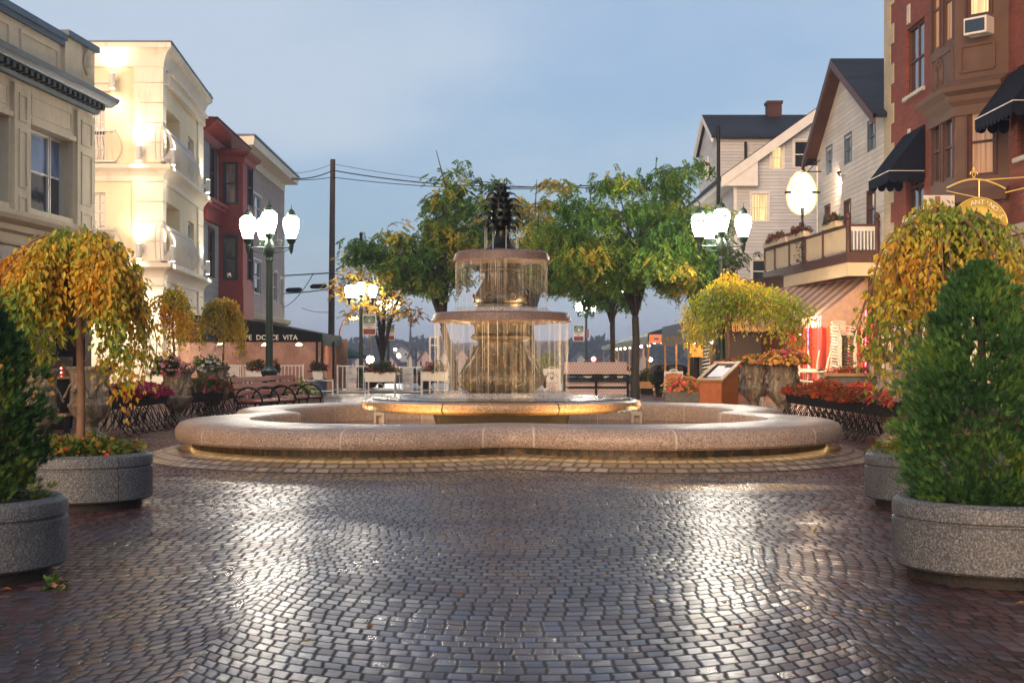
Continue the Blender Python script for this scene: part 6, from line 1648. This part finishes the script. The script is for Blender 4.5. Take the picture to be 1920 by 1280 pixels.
# stone kerb step at the back
m = MB(); m.box(gx(300,47.6),gx(1235,47.6),47.3,47.7,0,.09); struct(m.build('kerb', M['granite_grey'], bevel=.01))

# ------------------------------------------------------------------ cafe tent on the left
d = 46.5; t = thing('cafe_tent', 'black awning tent lettered CAFFE DOLCE VITA with glowing clear plastic walls', 'tent', (gx(540,d),d+4,0))
X0,X1 = -11.3, gx(604,d); ze_, zt_ = gz(641,d), gz(598,d); X2 = gx(640,55.5)
zr_ = gz(626,d)
m = MB()
R0 = [Vector((X0,d,ze_)),Vector((X1,d,ze_)),Vector((X1,d,zr_)),Vector((gx(450,d),d,zt_)),Vector((X0,d,zt_+.2))]
R1 = [Vector((X0-.3,d+9,ze_)),Vector((X2,d+9,ze_)),Vector((X2,d+9,zr_+.05)),Vector((gx(450,d)-.3,d+9,zt_+.05)),Vector((X0-.3,d+9,zt_+.25))]
for i in range(1,4): m.add([R0[i],R0[i+1],R1[i+1],R1[i]], [(0,1,2,3)])
m.prism(R0,(0,.015,0)); m.build('canopy', M['canvas_black'], t)
e1 = Fac(X1,d,X2,d+9)
m = MB(); m.fb(e1,0,e1.L,ze_-.12,zr_+.01,.0,.02)
m.build('valance', M['canvas_green'], t)
m = MB(); text(m,'BAR',.26,e1.pt(3.6,(ze_+zr_)/2-.06,.03),e1.u3,(0,0,1)) if False else None
m = MB(); text(m,'CAFFE  DOLCE  VITA',.235,(gx(497,d),d-.012,gz(633,d)),(1,0,0),(0,0,1),.004); m.build('lettering', M['letter_white'], t)
MB().add([Vector((X0,d+.03,.0)),Vector((X1-.05,d+.03,.0)),Vector((X1-.05,d+.03,ze_)),Vector((X0,d+.03,ze_))],[(0,1,2,3)]).build('front_sheet', M['vinyl'], t)
MB().add([Vector((X1-.05,d+.03,0)),Vector((X2-.1,d+9,0)),Vector((X2-.1,d+9,ze_)),Vector((X1-.05,d+.03,ze_))],[(0,1,2,3)]).build('end_sheet', M['vinyl'], t)
for p in ((gx(594,d),d),(X1,d+.02),(gx(625,50.5),50.5),(X2-.05,d+9)): MB().box(p[0]-.035,p[0]+.035,p[1]-.0,p[1]+.07,0,ze_+.05).build('post', M['iron'], t)
MB().box(X0,X1-.1,d+8,d+8.1,0,ze_+.2).build('rear_wall', paint('warm_plaster',(.42,.27,.2),.8,.3,1.2), t)
MB().box(X0,X1-.1,d+.08,d+.14,0,.42).build('skirt_board', M['iron'], t)
m = MB()
for (x,y) in ((-10.2,2),(-9.0,4.0),(-7.6,3)): m.lathe([(.03,.03),(.13,-.05),(.001,-.06)],10,(x,d+y,1.7))
m.build('pendant_lamp', M['bulb'], t, smooth=180)
for (x,y,e) in ((-10.2,2,24),(-8.8,3.5,32),(-7.4,2.5,18)): light('tent_lamp_light','POINT',(x,d+y,1.5),e,(1,.45,.25),t,.15)
for i,(x,y) in enumerate(((-9.9,49),(-8.6,50.5),(-7.6,49.2))):
    t2 = thing('cafe_table', ['round cafe table inside the tent, leftmost behind the plastic','round cafe table at the back of the tent','round cafe table near the open end of the tent'][i], 'table', (x,y,0), 0, 'tables in the cafe tent')
    MB().lathe([(.001,.72),(.4,.72),(.4,.75),(.001,.75)],20,(x,y,0)).build('top', M['wood_red'], t2); MB().lathe([(.22,.0),(.2,.03),(.03,.06),(.03,.72)],12,(x,y,0)).build('pedestal', M['iron'], t2)
t = thing('market_umbrella', 'dark green patio umbrella beyond the end of the cafe tent', 'umbrella', (gx(636,64),64,0))
c = (gx(632,64),64,0); m = MB(); m.lathe([(1.35,gz(672,64)),(1.35,gz(667,64)),(.7,gz(655,64)),(.05,gz(645,64)),(.001,gz(644,64))],8,c,cap=False); m.build('canopy', M['canvas_green'], t); MB().tube([(c[0],64,-.1),(c[0],64,gz(644,64))],.03,6).build('pole', M['iron'], t)

# ------------------------------------------------------------------ tent on the right
t = thing('dining_tent', 'open dining tent with pale green roof and blue gable behind the big right tree', 'tent', (6.5,60,0))
def ex_(d): return 4.55+(d-46)*.03
m = MB(); P = lambda d: [Vector((ex_(d),d,1.86)),Vector((ex_(d)+2.3,d,2.62)),Vector((ex_(d)+5,d,2.8))]
a, b = P(46), P(90)
m.add(a+b, [(0,1,4,3),(1,2,5,4)]); m.add([p+Vector((0,0,.03)) for p in a+b], [(0,3,4,1),(1,4,5,2)]); m.build('roof', M['canvas_pale'], t)
m = MB(); m.prism([Vector((ex_(46)-.05,45.95,1.75)),Vector((ex_(46)+2.1,45.95,1.98)),Vector((ex_(46)+2.4,45.95,2.75)),Vector((ex_(46)-.05,45.95,2.02))],(0,.03,0)); m.build('gable', M['canvas_blue'], t)
m = MB(); f = Fac(ex_(46)-.03,46,ex_(90)-.03,90,-1); m.fb(f,0,f.L,1.66,1.9,0,.02); m.build('side_valance', M['canvas_pale'], t)
for d_ in (46.3,49,53,58,63,68,76,88): MB().box(ex_(d_)-.03,ex_(d_)+.03,d_-.03,d_+.03,-.1,1.86).build('post', M['wood_pale'], t)
for x_,d_ in ((1247,46.5),(1268,47),(1291,46.3)): MB().box(gx(x_,d_)-.03,gx(x_,d_)+.03,d_-.03,d_+.03,0,2.0).build('post', M['wood_pale'], t)
m = MB()
for k in range(9): m.ball((ex_(46)+.2+.35*k*.8, 46.2+.3*(k%3), 1.72), .045)
for k in range(8): m.ball((ex_(48+4*k)+.12, 48+4*k, 1.62), .05)
m.build('string_bulb', M['bulb_small'], t, smooth=180)
for d_,e in ((47.5,35),(54,50),(64,60)): light('tent_lamp_light','POINT',(ex_(d_)+1.2,d_,1.55),e,(1,.5,.18),t,.1)
t = thing('grey_awning', 'grey ruffled canvas awning in front of the blue gable, by the striped post', 'awning', (gx(1285,43),43,2))
d = 43.2; X0,X1 = gx(1240,d),gx(1330,d); z0,z1 = gz(639,d),gz(622,d)
m = MB(); m.add([Vector((X0,d,z0+.12)),Vector((X1,d,z1)),Vector((X1+.4,d+2.5,z1+.55)),Vector((X0+.3,d+2.5,z1+.2))],[(0,1,2,3)]); m.build('canopy', M['canvas_grey'], t)
m = MB(); N = 26
for i in range(N):
    a = X0+(X1-X0)*i/N; b = X0+(X1-X0)*(i+1)/N; zz1 = z0+.12+(z1-z0-.12)*i/N
    m.prism([Vector((a,d-.02*(i%2),zz1)),Vector((b,d-.02*((i+1)%2),zz1)),Vector((b,d-.03,zz1-.27)),Vector(((a+b)/2,d-.03,zz1-.31)),Vector((a,d-.03,zz1-.27))],(0,.012,0))
m.build('valance', M['canvas_grey'], t)
t = thing('orange_sign', 'small lit orange sign hanging under the blue tent gable', 'sign', (gx(1230,45),45,1.6)); d=45
MB().box(gx(1218,d),gx(1242,d),d,d+.06,gz(643,d),gz(627,d)).build('panel', emit('orange_sign_face',(1,.16,.05),.75), t)
m = MB(); m.box(gx(1224,d),gx(1236,d),d-.012,d-.002,gz(639,d),gz(631,d)); m.build('light_panel', M['letter_white'], t)
m = MB(); text(m,'OPEN',.075,(gx(1230,d),d-.016,gz(635,d)),(1,0,0),(0,0,1),.003) if False else m.box(gx(1226,d),gx(1234,d),d-.02,d-.013,gz(636.5,d),gz(634,d)); m.build('mark', M['letter_red'], t)
d = 47.3; t = thing('orange_wall', 'orange-lit wooden screen at the back of the right tent', 'screen', (gx(1306,d),d,0))
MB().box(gx(1295,d),gx(1325,d),d,d+.12,gz(669,d),gz(638,d)).build('panel', paint('amber_boards',(.55,.3,.08),.6,.25,5), t); MB().box(gx(1295,d),gx(1300,d),d,d+.12,0,gz(669,d)).build('leg', M['iron'], t); MB().box(gx(1318,d),gx(1325,d),d,d+.12,0,gz(669,d)).build('leg', M['iron'], t)
light('screen_light','POINT',(gx(1306,d),d-.8,1.9),30,(1,.5,.15),t,.1)
d = 40.5; t = thing('lit_striped_post', 'dark post wrapped in a spiral of white, beside the wooden menu stand', 'post', (gx(1324,d),d,0))
MB().lathe([(.1,0),(.085,gz(636,d))],12,(gx(1324,d),d,0)).build('post', M['ink'], t, smooth=40)
m = MB(); m.tube([(gx(1324,d)+.1*math.cos(a),d+.1*math.sin(a),.25+a*.0162) for a in [k*.35 for k in range(int(1.45/.0162/.35))]], .022, 5); m.build('spiral_band', M['letter_white'], t)
# dark ground floor between the tent and the restaurant
t = thing('dark_arcade', 'dark recessed ground floor under the deck, behind the weeping tree', 'building', (11,50,0))
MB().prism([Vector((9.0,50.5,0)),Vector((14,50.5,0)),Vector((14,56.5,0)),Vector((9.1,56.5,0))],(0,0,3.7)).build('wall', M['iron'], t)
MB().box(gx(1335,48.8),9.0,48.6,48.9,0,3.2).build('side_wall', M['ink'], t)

# ------------------------------------------------------------------ trees
LG = [(.034,.10,.018),(.07,.165,.026),(.16,.24,.034),(.42,.36,.05),(.52,.38,.05)]
locust('big spreading green tree with a leaning dark trunk, right of the fountain', (gx(1191,38.5),38.5,0), 6.55, 2.5, .115, 2.35, 62000, LG, [3,4,3,2,1.3], lean=.0, nl=10, bark='bark_dark', droop=.6, seed=11, leafL=.12, cbot=2.7)
locust('green tree with a grey trunk seen behind the left half of the water curtain', (gx(851,50),50,0), 9.1, 2.35, .14, 2.3, 42000, LG, [3,4,2.5,2,1.4], lean=-.95, nl=9, droop=.4, seed=5, leafL=.15, cbot=3.2)
locust('dark forked tree with sparse yellow leaves, behind the long planter box', (gx(715,57),57,0), 6.9, 1.9, .11, 1.1, 8500, [(.42,.3,.04),(.52,.36,.05),(.3,.17,.06),(.18,.19,.04)], [3,3,1.5,1.5], lean=.1, nl=8, bark='bark_dark', droop=.15, seed=8, leafL=.14, cbot=2.6)
locust('ochre green tree directly behind the pineapple finial', (gx(995,57),57,0), 8.9, 2.1, .14, 2.6, 32000, [(.07,.14,.025),(.2,.26,.045),(.4,.32,.05),(.55,.34,.05),(.36,.2,.07)], [2.5,2.5,2.5,1.6,1.2], nl=9, droop=.4, seed=14, leafL=.16, cbot=3.4)
locust('dark green tree in front of the pale house, behind the right lamp', (gx(1305,50),50,0), 6.4, 1.55, .1, 2.6, 11000, [(.03,.08,.02),(.055,.11,.025),(.1,.15,.035),(.22,.18,.04)], [3,3,2,1], nl=8, bark='bark_dark', droop=.35, seed=19, leafL=.14, cbot=3.6)
locust('slim green tree with a mossy trunk between the right lamps', (gx(1147,60),60,0), 5.6, 1.3, .1, 2.6, 7000, LG, [3,4,3,1,.5], nl=7, droop=.5, seed=23, leafL=.15, cbot=3.2)

# ------------------------------------------------------------------ poles and wires
d = 68; t = thing('utility_pole', 'tall weathered wooden utility pole left of the yellow tree', 'utility pole', (gx(621,d),d,-.1))
MB().tube([(gx(620.5,d),d,-.2),(gx(624,d),d,gz(299,d))],[.17,.125],12).build('pole', M['pole_wood'], t, smooth=50)
m = MB()
for y in (322,330,336): m.lathe([(.03,0),(.06,.04),(.04,.1),(.001,.12)],8,Vector((gx(626,d),d-.1,gz(y,d))))
m.build('insulator', M['iron'], t)
POLE = lambda y: Vector((gx(624-(y-299)*.011,d), d-.15, gz(y,d)))
d2 = 71; t = thing('flag_pole', 'slim dark pole with a ball top behind the bannered left lamp', 'pole', (gx(677,d2),d2,-.1))
MB().tube([(gx(677,d2),d2,-.1),(gx(677,d2),d2,gz(440,d2))],.075,8).build('pole', M['iron'], t); MB().ball((gx(677,d2),d2,gz(439,d2)),.1).build('ball', M['iron'], t)
d2 = 37.5; t = thing('flag_pole', 'tall black pole rising above the right lamp, before the pale house', 'pole', (gx(1347,d2),d2,0))
MB().tube([(gx(1347,d2),d2,0),(gx(1347,d2),d2,gz(236,d2))],[.06,.05],8).build('pole', M['iron'], t)
d2 = 69; t = thing('flag_pole', 'thin pale stick leaning beside the bannered left lamp', 'pole', (gx(695,d2),d2,0))
MB().tube([(gx(697,d2),d2,-.1),(gx(691,d2),d2,gz(477,d2))],.03,6).build('pole', M['wood_pale'], t)
def wire(label, a, b, sag, r=.022):
    p = [a.lerp(b,k/16)-Vector((0,0,sag*4*(k/16)*(1-k/16))) for k in range(17)]
    m = MB(); m.tube(p, r, 4); return tag(m.build('overhead_wire', M['wire']), label, 'wire', 'overhead wires at the utility pole')
wire('uppermost thin wire from the utility pole to the right', POLE(308), px(1120,353,60), .3, .012)
wire('thick upper wire from the utility pole to the right', POLE(320), px(1110,348,60), .35, .028)
wire('lower wire from the utility pole to the right', POLE(333), px(1110,352,60), .25, .018)
wire('uppermost thin wire from the utility pole to the beige roof', POLE(308), px(526,323,73), .2, .012)
wire('thick upper wire from the utility pole to the beige roof', POLE(321), px(526,330,73), .25, .028)
wire('lower wire from the utility pole to the beige roof', POLE(333), px(528,335,73), .1, .018)
wire('thick cable on the pole at the height of the yellow branches', POLE(512), px(530,517,74), .0, .032)
wire('middle cable below the thick cable, left of the pole', POLE(541), px(530,550,74), .05, .028)
wire('thin cable at the foot of the wire group, left of the pole', POLE(585), px(565,577,74), .1, .014)
wire('slack cable looping down to the corner of the beige building', px(588,512,70), px(533,576,73), .25, .02)
wire('cable from the pole through the forked tree', POLE(512), px(800,530,62), .1, .02)
t = thing('cable_box', 'pair of black splice boxes on the cables left of the utility pole', 'cable box', px(551,550,71))
for x,y in ((551,544),(597,537)):
    p = px(x,y,71); MB().tube([p-Vector((.42,0,.03)),p-Vector((.3,0,0)),p+Vector((.3,0,.02)),p+Vector((.42,0,.05))],[.06,.12,.12,.05],8).build('splice_box', M['iron'], t)
t = thing('sodium_lamp', 'orange glowing roadside lamp on a curved arm behind the utility pole', 'street lamp', px(640,690,82))
p = px(663,596,82); MB().tube([px(636,690,82),px(637,620,82),px(645,600,82),p],[.06,.05,.045,.04],6).build('arm', M['wood_pale'], t); MB().ball(p,.3,.4).build('head', M['sodium'], t, smooth=180)
for i,(x,y,dd,r,mt,lb,cat) in enumerate(((694,674,130,.36,'sodium','glaring orange headlight far down the road behind the long planter box','light'),(655,656,140,.16,'tail','small red lamp above the far road, beside the green umbrella','light'),(741,655,330,.35,'sodium','tiny orange lamp on the dark hillside, upper one','light'),(747,667,300,.45,'sodium','tiny orange lamp among the far houses left of the church','light'),(1113,673,130,.22,'tail','pink red lamp far down the road right of the fountain','light'),(1220,674,70,.09,'bulb','white lamp under the right tent near the dark car','light'))):
    t = thing('road_lamp', lb, cat, px(x,y,dd)); MB().ball(px(x,y,dd), r).build('lamp_head', M[mt], t, smooth=180); MB().tube([px(x,y,dd)-Vector((0,0,r)), Vector((gx(x,dd),dd,-.3-(3.2*min(1,max(0,(dd-75)/150)))))], r*.15, 5).build('stem', M['iron'], t)

# ------------------------------------------------------------------ cars
def car(label, x0, x1, ytop, d, paintm, face=1):
    X0,X1 = gx(x0,d),gx(x1,d); L = max(3.9,(X1-X0)); X1 = X0+L; base = -.1
    t = thing('parked_car', label, 'car', ((X0+X1)/2,d,base)); Hc = gz(ytop,d)-base
    prof = [(0,.32),(.02,.52),(.16,.60),(.30,.64),(.42,.97),(.52,1.0),(.70,.99),(.84,.68),(.97,.62),(1.0,.45),(.99,.28),(.02,.24)]
    if face < 0: prof = [(1-a,b) for a,b in prof][::-1]
    m = MB(); m.prism([Vector((X0+L*a, d, base+Hc*b)) for a,b in prof], (0,1.7,0)); m.build('body', paintm, t, bevel=.05)
    g = [(.335,.66),(.43,.92),(.52,.945),(.69,.935),(.795,.68)]
    if face < 0: g = [(1-a,b) for a,b in g][::-1]
    MB().prism([Vector((X0+L*a, d-.006, base+Hc*b)) for a,b in g], (0,1.712,0)).build('window', M['glass'], t)
    for a in (.2,.81):
        for yy in (d-.02,d+1.52):
            c = Vector((X0+L*a, yy, base+.3)); m = MB(); m.tube([c,c+Vector((0,.2,0))], .3, 16); m.build('wheel', M['iron'], t, smooth=40)
    MB().box(X0-.01 if face>0 else X1-.02, X0+.03 if face>0 else X1+.01, d+.1,d+.4,base+Hc*.48,base+Hc*.56).build('headlight', M['letter_white'], t)
M['car_blue'] = paint('dark_blue_car_paint',(.02,.03,.06),.2,.1,3); M['car_white'] = paint('white_car_paint',(.6,.58,.58),.25,.05,3); M['car_red'] = paint('dark_red_car_paint',(.18,.03,.04),.25,.1,3)
car('dark blue car parked behind the big right trunk, seen under the tent', 1172, 1262, 683, 53, M['car_blue'], -1)
car('white car behind the fountain, seen through the water', 838, 930, 686, 56, M['car_white'])
car('dark car behind the left railing, near the bannered lamp', 655, 735, 690, 58, M['car_blue'])
car('pale car on the far road right of the fountain', 1090, 1150, 682, 66, M['car_white'], -1)

# ------------------------------------------------------------------ the far hillside
hm = [('far_wall_pale',(.42,.40,.44)),('far_wall_pink',(.5,.36,.36)),('far_wall_cream',(.5,.46,.36)),('far_wall_blue',(.3,.33,.4))]
for n_,c_ in hm: M[n_] = paint(n_, c_, .8, .1)
M['far_roof'] = paint('far_slate_roof',(.07,.075,.09),.8,.2)
def house(label, x, y0, y1, w, d, mt, wins=2, tower=False):
    X, Z0, Z1 = gx(x,d), gz(y1,d)-1.5, gz(y0,d); W = w/F*d; ze = Z0+(Z1-Z0)*(.62 if not tower else .8)
    t = thing('far_house' if not tower else 'far_church', label, 'house' if not tower else 'church', (X,d,Z0), 0, 'houses on the far hillside')
    m = MB(); m.prism([Vector((X-W/2,d,Z0)),Vector((X+W/2,d,Z0)),Vector((X+W/2,d,ze)),Vector((X,d,Z1)),Vector((X-W/2,d,ze))],(0,9,0)); m.build('wall', M[mt], t)
    m = MB()
    for s in (-1,1): m.prism([Vector((X,d-.5,Z1+.05)),Vector((X+s*W*.58,d-.5,ze-(Z1-ze)*.16+.05)),Vector((X+s*W*.58,d-.5,ze-(Z1-ze)*.16+.4)),Vector((X,d-.5,Z1+.5))],(0,10,0))
    m.build('roof', M['far_roof'], t)
    for r in range(2):
        for k in range(wins):
            u = X-W*.3+W*.6*k/max(1,wins-1); z = Z0+1.5+(ze-Z0-1.5)*(.35+.42*r)
            MB().box(u-W*.05,u+W*.05,d-.06,d-.01,z-.6,z+.6).build('window', M['glass_lit'] if (k+r+int(x))%5==0 else M['glass'], t)
    if tower: MB().lathe([(W*.4,Z1-.3),(W*.34,Z1+2.0),(.05,Z1+6.5)],4,(X,d+2,0)).build('spire', M['far_roof'], t)
for a in (('pink-walled house with a steep gable at the left edge of the curtain',797,656,690,26,240,'far_wall_pink'),('pale house with a wide gable left of the church tower',731,668,692,26,230,'far_wall_pink'),('grey house high on the hillside above the church',752,650,668,30,380,'far_wall_blue'),
          ('pale house right of the pink gabled one, behind the water',832,660,690,22,260,'far_wall_pale'),('large pale house seen through the left curtain beside the pedestal',866,656,688,30,270,'far_wall_pink'),('blue grey house behind the pink gabled one',780,655,684,24,300,'far_wall_blue'),
          ('pale house seen through the right curtain',990,660,688,30,280,'far_wall_pink'),('small grey house right of the fountain, below the wood',1088,664,686,26,300,'far_wall_blue'),('cream house at the foot of the right hill',1150,668,690,30,260,'far_wall_cream'),('blue house by the tent posts on the right hill',1205,664,688,26,280,'far_wall_blue'),('far pale house behind the cafe umbrella',672,668,690,24,300,'far_wall_pale')):
    house(*a)
house('cream church tower with a pointed spire on the far hillside',768,664,692,9,260,'far_wall_cream',1,True)
for x,y0,y1,dd in ((780,653,690,180),(879,656,688,180)):
    t = thing('far_pole', 'thin far utility pole '+('left of the pink gabled house' if x<800 else 'behind the water curtain'), 'utility pole', px(x,y1,dd)); MB().tube([px(x,y1+8,dd),px(x,y0,dd)],.14,6).build('pole', M['bark_dark'], t)
# wooded ridge: leaf clumps along the skyline
r = np.random.default_rng(2); cs=[]
for x0,x1,yt,dd,k in ((560,1360,652,560,60),(560,700,648,470,14),(690,760,641,480,9),(770,850,640,460,9),(1060,1140,644,460,9),(960,1060,652,470,9),(1150,1330,655,430,16)):
    for i in range(k):
        x = r.uniform(x0,x1); R_ = r.uniform(3.2,6.5); c = np.array([gx(x,dd), dd+r.uniform(-15,25), gz(yt,dd)-R_*.8+r.uniform(-1.6,.6)])
        n = 260; v = r.normal(size=(n,3)); v /= np.linalg.norm(v,axis=1,keepdims=True); cs.append(c+v*R_*r.uniform(.55,1.05,(n,1))*np.array([1,1,1.0]))
        n2 = 120; cs.append(c+np.stack([r.normal(0,R_*.5,n2), r.normal(0,3,n2), -r.uniform(0,R_*2.2,n2)],1))
c = np.concatenate(cs); N=len(c)
o = leafobj('wooded_ridge', c, rdir(N), rdir(N), rng.uniform(1.6,3.0,N), rng.uniform(.7,1.2,N), pick(N,[(.02,.035,.015),(.03,.05,.02),(.045,.06,.025)],[1,1,1],12,c), None, M['leaf'])
struct(o, 'stuff')

# evening air between the plaza and the hills
hz = MB().box(-720,720,-30,1000,-4.8,20).build('haze', M['wire']); struct(hz, 'stuff'); hz.data.materials.clear()
hm_ = bpy.data.materials.new('evening_haze'); hm_.use_nodes = True; hn = hm_.node_tree; hn.nodes.clear()
ho = hn.nodes.new('ShaderNodeOutputMaterial'); hv = hn.nodes.new('ShaderNodeVolumePrincipled'); hv.inputs['Color'].default_value = (.62,.72,.95,1); hv.inputs['Density'].default_value = HAZE; hv.inputs['Anisotropy'].default_value = .1
hn.links.new(hv.outputs[0], ho.inputs['Volume']); hz.data.materials.append(hm_)
# fallen leaves
t = []
for i in range(75):
    x,d = r.uniform(-3.6,3.8), r.uniform(5.6,14)
    if i < 2: x,d = gx(1672,9.9), 9.9
    t.append((x,d))
cs = np.array([(a,b,.012) for a,b in t]); N=len(cs)
o = leafobj('fallen_leaves', cs, np.stack([r.normal(size=N),r.normal(size=N),np.full(N,.1)],1), np.tile(np.array([[0,0,1.0]]),(N,1)), r.uniform(.04,.075,N), r.uniform(.014,.024,N), pick(N,[(.35,.15,.03),(.3,.2,.05),(.2,.07,.03)],[1,1,1]), None, M['leaf'])
struct(o,'stuff')

# ------------------------------------------------------------------ sky, light, camera
sc = bpy.context.scene
w = bpy.data.worlds.new('World'); sc.world = w; w.use_nodes = True; nt = w.node_tree; nt.nodes.clear()
out = nt.nodes.new('ShaderNodeOutputWorld'); bg = nt.nodes.new('ShaderNodeBackground'); sky = nt.nodes.new('ShaderNodeTexSky')
SUN_EL, SUN_AZ = 4.0, 200.0     # low evening light from behind the viewer
sky.sky_type = 'NISHITA'; sky.sun_disc = False; sky.sun_elevation = math.radians(SUN_EL); sky.sun_rotation = math.radians(SUN_AZ)
sky.air_density = 1.0; sky.dust_density = 1.2; sky.ozone_density = 3.0
class WT(NT):
    def __init__(s, t): s.t = t
q = WT(nt)
tc = nt.nodes.new('ShaderNodeTexCoord'); sx = nt.nodes.new('ShaderNodeSeparateXYZ'); nt.links.new(tc.outputs['Generated'], sx.inputs[0])
X,Y,Z = [S(nt,sx.outputs[i]) for i in range(3)]
zc = Z.max(.03)+.12
n1 = q.noise(q.vec(X/zc*.5, Y/zc*.28, 1.7), 1.3, 5, .5); n2 = q.noise(q.vec(X/zc*.9+5, Y/zc*.6, 4.2), 1.1, 4, .5)
cl = (n1*.65+n2*.35).ss(.40,.60)
g = nt.nodes.new('ShaderNodeRGBToBW'); nt.links.new(sky.outputs[0], g.inputs[0])
gm = q.vec(cl*.62+SKY_CLOUD[0], cl*.53+SKY_CLOUD[1], cl*.26+SKY_CLOUD[2])
col = q.mix(cl*.2+.68, sky.outputs[0], gm)
nt.links.new(col, bg.inputs[0]); bg.inputs[1].default_value = SKY_STR
nt.links.new(bg.outputs[0], out.inputs[0])
l = bpy.data.lights.new('evening_sun','SUN'); l.energy = SUN_STR; l.angle = math.radians(40); l.color = (1,.66,.4)
o = bpy.data.objects.new('evening_sun', l); C.objects.link(o)
az = math.radians(SUN_AZ); dv = Vector((math.sin(az)*math.cos(math.radians(SUN_EL+8)), math.cos(az)*math.cos(math.radians(SUN_EL+8)), math.sin(math.radians(SUN_EL+8))))
o.rotation_euler = dv.to_track_quat('Z','Y').to_euler()
cam = bpy.data.cameras.new('camera'); co = bpy.data.objects.new('camera', cam); C.objects.link(co)
co.location = (0,0,H); co.rotation_euler = (PI/2,0,0)
cam.sensor_width = 36; cam.lens = F/1920*36; cam.shift_x = 0; cam.shift_y = (YH-640)/1920; cam.clip_start = .1; cam.clip_end = 4000
cam.dof.use_dof = True; cam.dof.focus_distance = 20; cam.dof.aperture_fstop = 8
sc.camera = co
sc.view_settings.view_transform = 'Standard'; sc.view_settings.look = 'None'; sc.view_settings.exposure = EXPO; sc.view_settings.gamma = 1
sc.render.engine = 'CYCLES'
cy = sc.cycles; cy.max_bounces = 6; cy.diffuse_bounces = 3; cy.glossy_bounces = 3; cy.transparent_max_bounces = 12; cy.transmission_bounces = 3
cy.caustics_reflective = False; cy.caustics_refractive = False; cy.sample_clamp_indirect = 6; cy.use_denoising = True
cy.use_adaptive_sampling = True; cy.adaptive_threshold = .015
